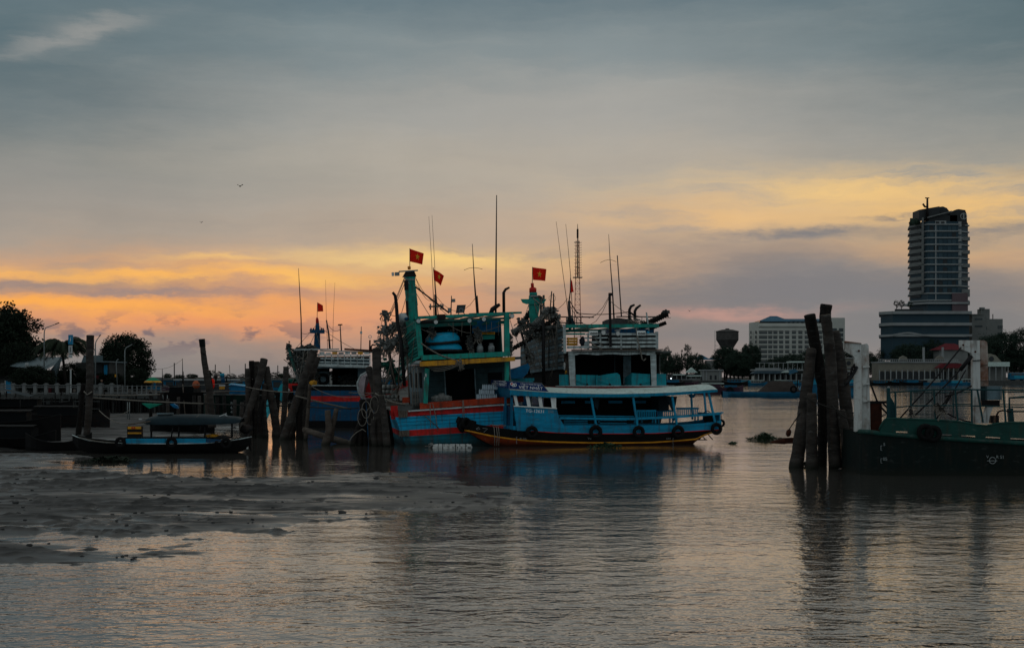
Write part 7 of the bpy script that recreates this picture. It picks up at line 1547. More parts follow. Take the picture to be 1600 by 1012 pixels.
def yb_(name, x0, x1, y0, y1, mat, yl=-.5): bx(name, mat, SB, q(x0, 0, yl).x, q(x1, 0, yl).x, yl, yl+.3, q(x0, y1, yl).z, q(x0, y0, yl).z)
yb_('engine_box', 198.5, 221, 665.8, 687, 'dark_steel', -.45); yb_('yellow_panel', 199.5, 220.5, 666.3, 670, 'yellow_crate', -.50); yb_('yellow_panel', 199.5, 220.5, 675.2, 677.6, 'yellow_paint', -.50)
for x_ in (206.5, 210): MB().beam(q(x_, 669.4, -.53), q(x_, 666.8, -.53), .05, .02).build('red_mark', 'red_paint', SB)
MB().blob(q(333, 681, -.3), (.32, .2, .09), 9, 5, .2).build('yellow_bundle', 'yellow_paint', SB); MB().blob(q(345, 683, -.2), (.4, .3, .08), 9, 5, .2).build('stern_gear', 'tarp_grey', SB)
tb('outboard_shaft', 'dark_steel', SB, [q(384, 672, 0), q(388, 688, 0), q(392, 704, 0)], [.09, .05, .03], 7); MB().blob(q(384, 670, 0), (.28, .18, .2), 9, 6, .15).build('outboard_motor', 'dark_steel', SB); bx('white_fitting', 'foam', SB, q(385, 0, -.1).x, q(387.5, 0, -.1).x, -.1, 0, q(386, 701, -.1).z, q(386, 696, -.1).z)
tb('bow_line', 'rope', SB, [q(124, 683, -.3), q(150, 689, -.65), q(182, 692, -.78)], .02, 5); MB().blob(q(338, 690, -.8), (.07, .03, .05), 8, 5).build('scupper', 'cable', SB)
for px_, lab in ((188, 'tyre on the side of the small covered boat nearest its bow'), (268, 'tyre in the middle of the small covered boat side'), (353, 'tyre on the side of the small covered boat nearest its stern')):
    tyre(lab, SB.matrix_basis @ q(px_, 691 if px_ < 350 else 692.5, -.82), .72, 2, 'tyres hung on the small covered boat')
SD = T('sampan', 'long dark sampan lying behind the bow of the small covered boat', 'boat', G(92, 60.5), 14)
def sampan(o, L_, w_, z0, mat, rise=.4, deckm='quay_dark'):
    g = []
    for f_, r_ in ((0, 1), (.6, .8), (1, .5)):
        row = [((t-.5)*L_, -(w_*(1-abs(2*t-1)**2.6)+.04)*r_, (z0+rise*abs(2*t-1)**2.4)*(1-f_)-.2*f_) for t in np.linspace(0, 1, 13)]
        row += [(x, -y, z) for x, y, z in reversed(row)]; row.append(row[0]); g.append(row)
    MB().grid(g).build('hull', mat, o); MB().grid([[((t-.5)*L_, s_*(w_*(1-abs(2*t-1)**2.6)+.03)*.95, z0*.75+rise*abs(2*t-1)**2.4) for t in np.linspace(0, 1, 13)] for s_ in (-1, 1)]).build('deck', deckm, o)
    tb('gunwale', 'quay_dark', o, [((t-.5)*L_, -(w_*(1-abs(2*t-1)**2.6)+.05), z0+rise*abs(2*t-1)**2.4) for t in np.linspace(0, 1, 13)], .025, 5)
sampan(SD, 2.7, .5, .34, 'black_paint'); bx('hatch', 'black_paint', SD, -.5, .6, -.4, .4, -.0+.24, .36)
for i, (px_, Y, L_, w_, z0, rz, m_, lab) in enumerate(((6, 67, 5.2, 1.1, .95, 8, 'black_paint', 'big black hulled boat in deep shadow at the picture edge below the quay'), (95, 84, 6, .9, .8, -6, 'dark_steel', 'dark boat moored against the quay wall under the balustrade'),
                                                    (20, 96, 8, 1.1, 1.1, 4, 'black_paint', 'dark boat under the quay edge at the far left'), (28, 62, 3.4, .7, .4, -4, 'black_paint', 'low black boat lying on the mud at the picture edge, nearest of the dark ones'), (285, 80, 3.6, .55, .35, 4, 'black_paint', 'little dark dinghy on the mud behind the canopy of the covered boat'))):
    o = T('sampan', lab, 'boat', G(px_, Y, .05), rz, 'dark boats lying below the quay'); sampan(o, L_, w_, z0, m_, .35)
    bx('cabin', 'dark_interior', o, -L_*.2, L_*.22, -w_*.6, w_*.6, z0*.76, z0+.45); MB().grid([[(x, y, z0+.46+.12*(1-(y/w_)**2)) for y in np.linspace(-w_*.7, w_*.7, 5)] for x in (-L_*.24, L_*.26)]).build('cabin_roof', 'quay_dark', o)
o = T('sampan', 'dark green canopied boat whose sloping canvas crosses the balustrade at the picture edge', 'boat', G(-10, 92, .05), 0, 'dark boats lying below the quay'); sampan(o, 6, .9, .8, 'black_paint')
MB().grid([[(x, y, 2.45-.35*max(0, x)**1.15*.55-.1*(y)**2) for y in (-.9, 0, .9)] for x in np.linspace(-2.5, 2.6, 9)]).build('canopy', 'tarp_dark', o)
for x_ in (-2, .2, 2.0): tb('canopy_pole', 'cable', o, [(x_, -.8, .7), (x_, -.8, 2.3-.3*max(0, x_))], .03, 5)

# dark green hull and blue tarpaulin cabin beyond the canopy boat
GB = T('cargo_boat', 'dark green wooden cargo boat moored beyond the leaning capped log', 'boat', G(345, 101), 3); q = lambda px_, py_, y=-1.4: Lf(GB, px_, py_, y)
xs = [318, 326, 345, 372, 398, 412]; hbs = [.3, 1.0, 1.4, 1.4, 1.3, .7]; g = []
for f_ in (0, .5, 1):
    row = [(q(p, 0, -h_).x, -h_*(1-.35*f_), (q(p, 617, -h_).z)*(1-f_)-.3*f_) for p, h_ in zip(xs, hbs)]; row += [(x, -y, z) for x, y, z in reversed(row)]; row.append(row[0]); g.append(row)
MB().grid(g).build('hull', 'dark_green_hull', GB); bx('deck', 'quay_dark', GB, q(322, 0).x, q(408, 0).x, -1, 1, 1.5, q(345, 617).z-.02)
bm('gunwale', 'grey_board', GB, q(318, 615.6), q(412, 617), .1, .08)
for x_ in (329, 343, 352, 362): bm('hull_rib', 'quay_dark', GB, q(x_, 617, -1.5), q(x_, 655, -1.3), .1, .06, up=(0, 1, 0))
side = text('draught_mark', '8\n6\n4', 'lettering_grey', GB, q(360, 632, -1.52), .3, (R(90), 0, 0), .003)
MB().hexa([q(358, 616, -.9), q(388.5, 616, -.9), q(388.5, 616, .9), q(358, 616, .9), q(360, 600.5, -.9), q(387.5, 604, -.9), q(386, 601.5, .9), q(362, 598.8, .9)]).build('cabin', 'tarp_blue', GB)
bm('cabin_tie', 'rope', GB, q(358, 610.5, -.93), q(388, 611.5, -.93), .04); MB().add([q(357, 601, -1.0), q(389, 604.6, -1.0), q(388, 601, 1.0), q(361, 598.3, 1.0)], [(0, 1, 2, 3)]).build('cabin_roof', 'bright_blue_paint', GB)
bx('yellow_stripe', 'yellow_paint', GB, q(341.5, 0).x, q(350, 0).x, -1.2, -1.1, q(345, 608).z, q(345, 603.5).z); bx('white_board', 'sign_white', GB, q(341.5, 0).x, q(351, 0).x, -1.2, -1.1, q(345, 603).z, q(345, 601).z)
tb('mast', 'deep_blue_paint', GB, [q(349, 600, 0), q(347.5, 586, 0)], [.16, .12], 8); tb('mast_cap', 'far_cyan', GB, [q(347.4, 588, 0), q(347, 583, 0)], .16, 8); bm('boom', 'quay_dark', GB, q(352, 589.5, 0), q(370, 590, 0), .06, .07); bm('boom_stay', 'quay_dark', GB, q(353, 590, 0), q(356, 600, 0), .08)
tb('aerial', 'antenna', GB, [q(360, 600, .5), q(358.5, 570, .5)], .02, 4); tb('lamp_post', 'antenna', GB, [q(337.5, 600, .5), q(337, 590, .5)], .09, 6); MB().blob(q(337, 588.5, .5), .16, 8, 5).build('lamp', 'dark_steel', GB)
KB = T('cargo_boat', 'black hulled cargo boat moored left of the dark green one', 'boat', G(285, 106), -3); q = lambda px_, py_, y=-1.4: Lf(KB, px_, py_, y)
xs = [246, 256, 275, 300, 318, 328]; g = []
for f_ in (0, .5, 1):
    row = [(q(p, 0, -h_).x, -h_*(1-.35*f_), (q(p, 613, -h_).z)*(1-f_)-.3*f_) for p, h_ in zip(xs, hbs)]; row += [(x, -y, z) for x, y, z in reversed(row)]; row.append(row[0]); g.append(row)
MB().grid(g).build('hull', 'black_paint', KB); bm('gunwale', 'grey_board', KB, q(250, 604.5), q(306, 602.5), .06, .05); bx('deckhouse', 'dark_interior', KB, q(262, 0).x, q(300, 0).x, -1, 1, 1.6, q(280, 602).z)
for x_, t_ in ((254, 576), (285.5, 560), (287, 580)): tb('aerial_mast', 'antenna', KB, [q(x_, 605, 0), q(x_-.4, t_, 0)], [.05, .02], 5)
tb('bare_pole', 'bare_wood', KB, [q(285.5, 600, -1), q(289.5, 652, -1.5)], .045, 5)
for px_, py_, lab in ((306.5, 607, 'orange bundle on the deck edge left of the leaning capped log'), (332, 607.5, 'bright orange buoy just right of the leaning capped log')):
    w_ = W(px_, py_, 98); o = MB().blob((0, 0, .28 if px_ < 320 else .36), (.26 if px_ < 320 else .17, .2, .28 if px_ < 320 else .36), 10, 7, .12).build('float_bundle' if px_ < 320 else 'buoy', 'orange_cloth' if px_ < 320 else 'flag_red', None, smooth=True); o.location = w_; o['label'] = lab; o['category'] = 'bundle' if px_ < 320 else 'buoy'
# bow shapes beside boat 3
CB = T('boat_bow', 'small boat with a curved cyan bow leaning beside the leftmost fishing boat', 'boat', G(441, 80), 60)
MB().grid([[(-1.5+.0*j, -.35*j*.5, .0+.05*j), ] * 1 + [(-1.6+a*.5+a*a*.35, (j-1)*(.42*a+.02), .3+1.75*math.sin(a*1.1)) for a in np.linspace(0, 1.3, 9)] for j in range(3)]).build('shell_side', 'cyan_panel', CB)
bl_ = [(446, 596), (438, 601), (433.5, 611), (435, 622), (440, 627), (443, 620), (441.5, 610), (444, 603)]
Yb = 79.0; o = MB().prism([(W(a_, b_, Yb).x, W(a_, b_, Yb).z) for a_, b_ in bl_], Yb, Yb+.5).build('float_bolster', 'cyan_panel'); tag(o, 'pale blue curved fender bolster hung left of the red and white rags', 'fender')
RB_ = T('boat_bow', 'raised boat bow painted pinkish white outside and red inside, between the logs', 'boat', W(575, 640, 69.5)); o_ = RB_.location
def rbp(a_, b_, Y): return W(a_, b_, Y)-o_
MB().grid([[rbp(a_, b_, 69.5) for a_, b_ in ((579, 578), (564, 586), (558.5, 598), (560, 612), (570, 627))], [rbp(a_, b_, 69.3) for a_, b_ in ((581, 580), (572, 588), (570, 600), (568, 613), (571.5, 626))], [rbp(a_, b_, 69.8) for a_, b_ in ((583, 582), (578, 592), (572, 606), (570, 616), (573, 625))]]).build('bow_side', 'pink_paint', RB_)
MB().prism([(rbp(a_, b_, 69.9).x, rbp(a_, b_, 69.9).z) for a_, b_ in ((576, 592), (567, 615), (573, 622), (584, 613), (583, 594))], .35, .5).build('red_inside', 'red_paint', RB_)
tb('stem_edge', 'grey_white_board', RB_, [rbp(a_, b_, 69.25) for a_, b_ in ((579, 578), (564, 586), (558.5, 598), (560, 612), (570, 627.5))], .05, 6); MB().prism([(rbp(a_, b_, 69.9).x, rbp(a_, b_, 69.9).z) for a_, b_ in ((562, 620), (600, 634), (596, 690), (566, 690))], .55, 2.8).build('lower_hull', 'deep_blue_paint', RB_)
# ======================= mooring logs
def log(label, pts, r0, r1, mat='log_wood', group=None, cap=None, n=11, rings=True):
    """pts: (px, py, Y) from foot to head"""
    P_ = [W(a_, b_, c_) for a_, b_, c_ in pts]; base = Vector(P_[0])
    seg = []; rs = []; N_ = max(10, int((P_[-1]-P_[0]).length/.085)); tot = len(P_)-1
    ph = random.uniform(0, 6)
    for i in range(N_+1):
        t = i/N_*tot; k = min(tot-1, int(t)); p = P_[k].lerp(P_[k+1], t-k)-base
        seg.append(p+Vector((math.sin(i*.06+ph)*2**2.2*.012, 0, 0))); rs.append((r0+(r1-r0)*i/N_)*(1.03+.012*math.sin(i*2.1)*math.sin(i*.13+ph)+.06*noise.noise(Vector((i*.16, ph, 0)))+random.uniform(-.016, .016)))
    o = T('mooring_log', label, 'log', base, group=group)
    MB().tube(seg, rs, n, jit=.045).build('trunk', mat, o, smooth=True)
    d = (seg[-1]-seg[-2]).normalized()
    MB().tube([seg[-1]+d*.002, seg[-1]+d*.02], [rs[-1]*.93, rs[-1]*.86], n, jit=.05).build('sawn_end', 'log_end' if mat != 'log_dark' else 'log_dark', o)
    if cap: MB().tube([seg[-1]-d*cap, seg[-1]+d*.05], [rs[-1]*1.22, rs[-1]*1.3], 8).build('dark_cap', 'black_paint', o)
    return o
gr = 'big mooring logs in front of the green barge'
log('thick log leaning right from the leftmost foot of the big cluster', [(1241, 735, 48.6), (1254, 640, 48.7), (1269, 545, 48.9)], .24, .17, group=gr)
log('nearly black log with a jagged flat top, second head from left in the big cluster', [(1283.5, 733, 49.4), (1283, 604, 49.2), (1267, 492, 48.9)], .16, .20, 'log_dark', gr)
log('tallest log of the big cluster, topped by a separate short block', [(1306.5, 731, 48.4), (1300, 640, 48.3), (1295, 560, 48.2), (1289, 492, 48.1)], .21, .175, group=gr)
log('short dark block wedged upright as the highest point of the big cluster', [(1289, 505, 48.35), (1293.5, 476, 48.3)], .17, .20, 'log_dark', gr)
log('log leaning left from the right side of the big cluster', [(1334, 728, 48.9), (1318, 610, 49), (1302, 518, 49.1)], .24, .17, group=gr)
log('short upright stump with a rounded top in front of the big cluster', [(1270.5, 735, 48.0), (1266.5, 615, 48.0)], .20, .16, group=gr)
log('short stump leaning left at the right foot of the big cluster', [(1333, 736, 47.9), (1312, 641, 48.1)], .19, .14, group=gr)
g3 = 'log posts on the left mud bank'
log('tall sawn log standing at the bow of the small covered boat', [(134, 684, 73), (139, 610, 73), (142.5, 524, 73)], .165, .195, group=g3)
log('dark shorter post beside the foot of the tall sawn log', [(124, 680, 74), (127, 640, 74), (130, 600, 74)], .15, .12, 'log_dark', g3)
log('tall leaning log with a square black cap rising behind the covered boat', [(331, 668, 78), (328, 610, 78), (321, 565, 78), (316, 531, 78)], .21, .135, 'log_wood', g3, cap=.38)
log('upper stub leaning beside the tall capped log', [(331, 612, 78.4), (327.5, 579, 78.4)], .15, .11, 'log_dark', g3)
log('thin grey post just left of the tall capped log', [(322, 664, 79), (319.5, 617, 79)], .07, .06, 'log_pale', g3)
g4 = 'upright logs left of the blue fishing boat'
for i, (pts, r0, r1, lab) in enumerate((
    (((389, 690, 73), (390, 640, 73), (388.5, 576, 73)), .17, .13, 'leftmost and lowest headed log of the cluster behind the covered boat stern'),
    (((394, 690, 73.5), (393, 620, 73.4), (391.5, 564, 73.3)), .16, .14, 'second upright log with a flat head in the cluster behind the covered boat'),
    (((399, 690, 74), (399, 620, 74), (399, 565, 74)), .18, .16, 'third upright log with a notched head in the cluster behind the covered boat'),
    (((380, 672, 72), (394, 630, 72.3), (406, 590, 72.6), (411, 561, 72.8)), .17, .19, 'thick crooked log crossing the cluster to the highest head behind the covered boat'),
    (((433, 688, 73), (426, 640, 73), (419, 600, 73), (417, 573, 73)), .22, .17, 'log leaning left from the right foot of the cluster behind the covered boat'),
    (((418, 690, 72.6), (413, 640, 72.6), (412, 600, 72.7)), .13, .11, 'slim log in front of the crooked one behind the covered boat'),
    (((405, 690, 72.2), (404, 655, 72.2), (409, 625, 72.3)), .16, .12, 'short dark log at the middle foot of the cluster behind the covered boat'),
    (((440, 690, 76), (443, 640, 76), (446, 573, 76)), .15, .15, 'single log standing between the two left clusters'),
    (((428, 686, 75), (434, 640, 75), (436, 612, 75)), .14, .12, 'short log low between the two left clusters'))):
    log(lab, pts, r0, r1, 'log_dark' if i in (1, 6, 8) else 'log_wood', g4)
g5 = 'leaning logs in front of the blue fishing boat'
for i, (pts, r0, r1, m_, lab) in enumerate((
    (((441, 692, 70), (457, 650, 70.2), (474, 600, 70.5), (490, 548, 70.8)), .21, .19, 'log_wood', 'long log leaning right across the left end of the blue fishing boat'),
    (((448, 690, 71), (468, 640, 71.2), (484, 590, 71.4), (497, 558, 71.6)), .18, .17, 'log_wood', 'second long log leaning right, parallel behind the first'),
    (((466, 690, 70.5), (466, 650, 70.5), (470, 615, 70.6)), .17, .15, 'log_dark', 'dark upright log at the feet of the long leaning ones'),
    (((477, 688, 70), (480, 640, 70), (482.5, 600, 70)), .10, .08, 'log_pale', 'thin pale upright pole tied with a yellow rag'),
    (((458, 690, 72), (455, 660, 72), (452, 630, 72)), .16, .13, 'log_dark', 'short dark log left of the long leaning pair'),
    (((474, 688, 72.5), (472, 650, 72.5), (476, 622, 72.5)), .15, .13, 'log_wood', 'short log behind the thin pale pole'))):
    log(lab, pts, r0, r1, m_, g5)
rag = MB().blob((0, 0, .12), (.2, .08, .12), 9, 6, .25).build('rag', 'yellow_paint'); rag.location = W(490, 601.5, 69.8); rag['label'] = 'yellow rag tied at the top of the thin pale pole'; rag['category'] = 'rag'
log('left arm of the forked stump in the water before the blue fishing boat', [(506, 698, 65), (513, 672, 65), (511, 641, 65)], .20, .13, 'log_pale')
log('right arm of the forked stump in the water before the blue fishing boat', [(514, 690, 65.2), (518, 665, 65.2), (524, 639, 65.2)], .14, .10, 'log_pale')
log('fallen log sloping down into the water between the two log clusters', [(562, 699, 64.5), (530, 689, 66), (502, 680, 67), (477, 671, 68)], .17, .13, 'log_pale')
g6 = 'logs crowded at the corner of the teal fishing boat'
for i, (pts, r0, r1, m_, lab) in enumerate((
    (((590, 698, 64), (592, 620, 64.3), (590, 545, 64.6)), .19, .20, 'log_wood', 'tallest upright log at the corner of the teal boat'),
    (((604, 698, 63.4), (601, 650, 63.5), (597, 618, 63.6)), .17, .13, 'log_wood', 'ringed log nearest the teal boat stern, in front of the tallest one'),
    (((588, 640, 66), (583, 605, 66.2), (574, 574, 66.4)), .17, .15, 'log_wood', 'log head leaning left over the raised pink bow'),
    (((580, 697, 65), (579, 655, 65), (577, 622, 65)), .16, .14, 'log_wood', 'upright log left of the tallest one beside the red bow'),
    (((572, 697, 64.6), (570, 660, 64.6), (567, 625, 64.8)), .15, .14, 'log_dark', 'dark log draped with rope loops under the raised pink bow'),
    (((561, 697, 64.4), (564, 665, 64.5), (569, 632, 64.7)), .14, .12, 'log_dark', 'log leaning right at the left foot of the corner crowd'),
    (((552, 697, 64.2), (560, 672, 64.4), (566, 655, 64.5)), .13, .10, 'log_dark', 'lowest log leaning right beside the end of the fallen one'),
    (((596, 698, 65.4), (596, 660, 65.4), (594, 630, 65.4)), .13, .12, 'log_dark', 'dark log squeezed between the tallest and the ringed one'),
    (((611, 698, 65.8), (608, 670, 65.8), (604, 640, 65.8)), .12, .10, 'log_dark', 'thin dark log right beside the teal boat hull corner'),
    (((585, 698, 63.8), (582, 675, 63.8), (584, 655, 63.9)), .13, .11, 'log_wood', 'short log in front of the foot of the tallest one'))):
    log(lab, pts, r0, r1, m_, g6)
# stakes in front of the green cargo boat
for i, (x0, y0, x1, y1, Y) in enumerate(((253, 658, 251, 614, 96), (262, 656, 262, 622, 95), (305, 658, 303, 617, 95), (312, 658, 311.5, 618, 94), (352, 660, 350, 618, 95), (389, 664, 386, 618, 86), (381, 668, 384, 625, 84), (376, 664, 378, 628, 85), (236, 660, 235, 612, 98), (278, 652, 279, 620, 97), (340, 657, 339, 620, 98), (366, 660, 367, 624, 92))):
    o = T('stake', f"{['thin', 'grey', 'dark', 'crooked'][i % 4]} stake {['at the end of the bamboo palisade', 'second right of the bamboo palisade', 'left of the paired stakes before the black hull', 'right of the paired stakes before the black hull', 'before the middle of the dark green hull', 'touching the upright log cluster', 'just left of the upright log cluster', 'in front of the draught marks of the green hull', 'inside the right end of the palisade', 'below the thin bare pole of the black hull', 'right of the capped log foot', 'below the blue tarpaulin cabin'][i]}", 'stake', W(x0, y0, Y), group='stakes before the moored cargo boats')
    tb('pole', 'log_wood' if i % 2 else 'log_dark', o, [Vector((0, 0, -.5)), W(x1, y1, Y)-W(x0, y0, Y)], [.13, .11], 7)
# ======================= ropes and cables strung between things
def rope(label, a_, b_, s_, r_=.02, mat='rope', cat='rope', group='mooring ropes strung between logs and boats'):
    A_, B_ = W(*a_), W(*b_); o = MB().tube(sag(A_, B_, s_, 14), r_, 5).build('mooring_rope', mat, smooth=True); tag(o, label, cat, group)
rope('long pole-like rope from the tall sawn log past the capped log to the far cluster', (142, 621, 73), (318, 630.5, 77), .03, .04)
rope('straight rope from the capped log across to the upright log cluster', (318, 630.5, 77), (480, 634.5, 72), .02, .035, 'dark_rope')
rope('dark rope from the leaning logs running right below the red stripe of the blue boat', (478, 635, 70), (560, 637.5, 68), .04, .03, 'dark_rope')
rope('pale thick rope from the leaning logs slanting down right across the blue hull', (462, 618.5, 70), (548, 639, 72), .02, .045)
rope('thin rope from the pale pole across the red stripe towards the corner logs', (486, 603, 69.8), (583, 614, 65), .35, .014)
rope('rope from the upright cluster to the long leaning logs at head height', (384, 604, 72), (470, 612, 70.5), .1, .025)
rope('upper rope from the cargo boats to the upright cluster heads', (300, 601, 95), (395, 592, 73), .1, .02)
rope('rope looped from the ringed log to the worn corner of the teal boat', (586, 614, 63.9), (633, 631, 64.2), .12, .04)
rope('thin rope crossing from the red bow to the corner logs', (545, 613, 68), (592, 613, 64), .02, .014)
rope('rope hanging from the small teal boat awning down to the sack pile', (648, 573, 65), (610, 618, 65.5), .02, .03)
rope('grey rope from the log cluster to the nearer davit of the green barge', (1252, 617, 48), (1345, 646, 47), .12, .02, 'dark_rope')
rope('second rope running on from the nearer davit to the bow bollard of the barge', (1345, 648, 47), (1384, 648, 46.5), .06, .025)
rope('slack rope between the big log cluster and the barge deck edge', (1300, 632, 48), (1352, 652, 47), .25, .025, 'dark_rope')
rope('taut thin rope from the red anchor beam up to the stump of the big cluster', (1232, 672, 49), (1250, 645, 48.5), .0, .018, 'dark_rope')
rope('second taut rope from the red anchor beam into the big cluster', (1243, 676, 49), (1280, 645, 48.8), .03, .018, 'dark_rope')
rope('rope sagging from the quay side down to the mud beside the covered boat', (155, 641, 80), (198, 662, 74), .2, .025)
rope('rope crossing up from the mud to the small pole near the palisade', (172, 651, 80), (203, 640, 82), .1, .02)
rope('upper rope along the quay edge from the tall log to the bent rail pipe', (144, 616.5, 74), (250, 616, 95), .05, .03)
rope('overhead wire over the cargo boats left of the capped log', (238, 596, 104), (330, 590, 96), .5, .012, 'cable')
rope('overhead wire from the kiosk side to the thin aerials', (240, 575, 110), (285, 561, 106), .3, .01, 'cable')
for k, (x0, y0) in enumerate(((566, 652), (572, 640), (585, 632), (578, 650))):
    loop = [W(x0+7*math.cos(t)*(1-.2*k*.3), y0+13*math.sin(t), 63.5+.1*k) for t in np.linspace(0, 6.1, 40)]
    o = MB().tube(loop, .016, 5).build('rope_coil', 'rope', smooth=True); tag(o, ['rope loop hanging lowest under the raised pink bow', 'rope loop hung on the dark draped log', 'rope loop hanging beside the tallest corner log', 'rope loop between the draped log and the tallest one'][k], 'rope', 'rope loops on the corner logs')
o = MB().tube([W(a_, b_, 63.6) for a_, b_ in ((545, 690), (550, 682), (556, 676), (566, 670), (572, 674))], .02, 5).build('rope_coil', 'rope', smooth=True); tag(o, 'rope trailing down to the water at the end of the fallen log', 'rope')
for k, (x0, x1) in enumerate(((139, 144.5), (144.5, 150))): pass
o = MB().tube([W(a_, b_, 72.6) for a_, b_ in ((131, 611), (136, 616.5), (139, 615), (144, 611.5))], .035, 5).build('rope_lashing', 'rope', smooth=True); tag(o, 'pale rope lashed round the tall sawn log at quay height', 'rope')
# green cloth and blue cloth by the palisade
o = MB().prism([(W(a_, b_, 88).x, W(a_, b_, 88).z) for a_, b_ in ((221, 630), (251, 631), (246, 633.5), (233, 638))], 88, 88.6).build('awning_cloth', 'green_cloth'); tag(o, 'bright green cloth awning hanging at the end of the palisade', 'awning')
o = MB().prism([(W(a_, b_, 92).x, W(a_, b_, 92).z) for a_, b_ in ((265, 631), (271, 630), (277, 634), (278, 638), (272, 637))], 92, 92.3).build('hanging_cloth', 'tarp_blue'); tag(o, 'small blue cloth hanging left of the paired stakes', 'cloth')
for a_, b_, Y in ((200, 664, 80), (199, 634, 82)): pass
pf = T('pole_frame', 'bent pipe rail and thin poles standing on the mud by the palisade', 'rail', W(254, 650, 96)); b0 = W(254, 650, 96)
tb('bent_pipe', 'galvanised', pf, [W(215, 616, 96)-b0, W(252, 616, 96)-b0, W(254.5, 618, 96)-b0, W(255, 624, 96)-b0], .03, 6)
for x_ in (261.5, 199.5, 202.5): tb('thin_pole', 'galvanised', pf, [W(x_, 655 if x_ < 210 else 641, 96)-b0, W(x_, 617 if x_ > 210 else 628, 96)-b0], .025, 5)
# ======================= foam raft, plants and debris
fr_ = T('foam_raft', 'raft of white foam blocks strapped together under the stern of the teal boat', 'raft', G(706, 62.6, -.04), 3)
for r_ in range(2):
    for l_ in range(2):
        x_ = -.85+.03*l_+r_*.05
        while x_ < .72:
            w_ = random.uniform(.18, .30); y_ = -.2+r_*.24+random.uniform(-.015, .015); z0 = l_*.10; t_ = random.uniform(-.012, .012)
            MB().hexa([(x_, y_, z0+t_), (x_+w_-.02, y_, z0-t_), (x_+w_-.02, y_+.21, z0-t_), (x_, y_+.21, z0+t_), (x_+.008, y_, z0+.09+t_), (x_+w_-.03, y_, z0+.09-t_), (x_+w_-.03, y_+.2, z0+.09-t_), (x_+.008, y_+.2, z0+.09+t_)]).build('foam_block', 'foam', fr_)
            x_ += w_
tangle(fr_, 'raft_rope', [(-.95, 0, .12), (-.8, -.1, .12)], .12, 16, 'net_float', size=.07, seed=61)
for x_ in (-.4, .15, .6): tb('raft_strap', 'dark_rope', fr_, [(x_, -.225, .0), (x_, -.225, .2), (x_, .25, .21)], .012, 4)
def plants(label, cx, Y, w_, h_, n, mat='hyacinth', seed=3):
    rnd = random.Random(seed); mb = MB()
    for i in range(n):
        x_, y_ = rnd.gauss(0, w_*.4), rnd.uniform(-.5, .5); hh = h_*rnd.uniform(.3, 1)*(1-min(.8, abs(x_)/w_)); a = rnd.uniform(0, 6.28)
        p = Vector((x_, y_, 0)); t_ = p+Vector((math.cos(a)*.08, math.sin(a)*.08, hh)); mb.beam(p, t_, .012, .012)
        r_ = rnd.uniform(.04, .09); u = Vector((math.cos(a), math.sin(a), .5)).normalized()*r_; v = Vector((-math.sin(a), math.cos(a), .3))*r_*.8
        mb.add([t_-u*.2, t_+v+u*.6, t_+u*2, t_-v+u*.6], [(0, 1, 2, 3)])
    o = mb.build('water_plants', mat, None, kind='stuff'); o.location = G(cx, Y, 0); o['label'] = label; return o
plants('floating water hyacinth beside the red anchor beam', 1196, 70, .95, .36, 260, seed=3); plants('water plants drifting below the ferry side', 948, 62.5, .8, .22, 120, seed=5)
plants('low dark plants on the mud below the covered boat', 172, 52, 1.0, .2, 260, 'leaf_dark', 7); plants('tiny raft of weed in the open river right of the ferry', 1145, 66, .25, .06, 30, seed=8); plants('floating leaves at the foot of the big log cluster', 1258, 49.5, .5, .12, 60, 'leaf_dark', seed=9)
db = random.Random(5); mbd = MB(); n_c = 0
while n_c < 520:
    px_, py_ = db.uniform(-60, 860), db.uniform(742, 880); Y = 3.1*F/(py_-HOR); g_ = G(px_, Y); z0 = mud_z(g_.x, Y)
    n_c += 1
    if z0 < .0 or noise.noise(Vector((g_.x*.7, Y*.9, 3))) < .02: continue
    s_ = db.uniform(.01, .03)*(2 if db.random() < .05 else 1); mbd.blob((g_.x, Y, z0+s_*.3), (s_*1.8, s_, s_*.8), 6, 4, .3)
mbd.build('mud_clods', 'mud', None, kind='stuff')
for i, (px_, py_, h_) in enumerate(((14, 772, .10), (118, 745, .18), (333, 822, .12), (388, 748, .10))): pass
# ======================= green barge on the right
BG = T('barge', 'dark green steel barge with a black lower hull, rails and freeing slots', 'barge', G(1500, 46.8), -2); q = lambda px_, py_, y=-2.2: Lf(BG, px_, py_, y)
bpx = [1338, 1345, 1362, 1376, 1400, 1450, 1500, 1550, 1600, 1680, 1800, 2000]
rub = [673, 674, 675, 677, 679.5, 683.5, 686.5, 689.5, 692.5, 696, 699, 702]
hbB = [1.2, 1.7, 2.0, 2.1, 2.2, 2.2, 2.2, 2.2, 2.2, 2.2, 2.2, 2.2]
def bband(name, mat, top, bot, f0=1, f1=1, i0=0, grow=0):
    row = [[(q(bpx[i], 0, -hbB[i]).x, -hbB[i]*f-grow, z[i]) for i in range(i0, 12)] for f, z in ((f1, bot), ((f0+f1)/2, [(a_+b_)/2 for a_, b_ in zip(top, bot)]), (f0, top))]
    g = []
    for r_ in row: r2 = r_+[(x, -y, z) for x, y, z in reversed(r_)]; r2.append(r2[0]); g.append(r2)
    return MB().grid(g).build(name, mat, BG)
zr = [q(p, r_, -h_).z for p, r_, h_ in zip(bpx, rub, hbB)]
bband('lower_hull', 'barge_black', zr, [-.6]*12, 1, .93); 
tb('rubbing_strake', 'barge_green', BG, [q(p, r_, -h_-.03) for p, r_, h_ in zip(bpx, rub, hbB)], .075, 8)
MB().grid([[(q(p, 0, -h_).x, s_*h_*.99, z-.06) for p, h_, z in zip(bpx, hbB, zr)] for s_ in (-1, 1)]).build('deck', 'barge_black', BG)
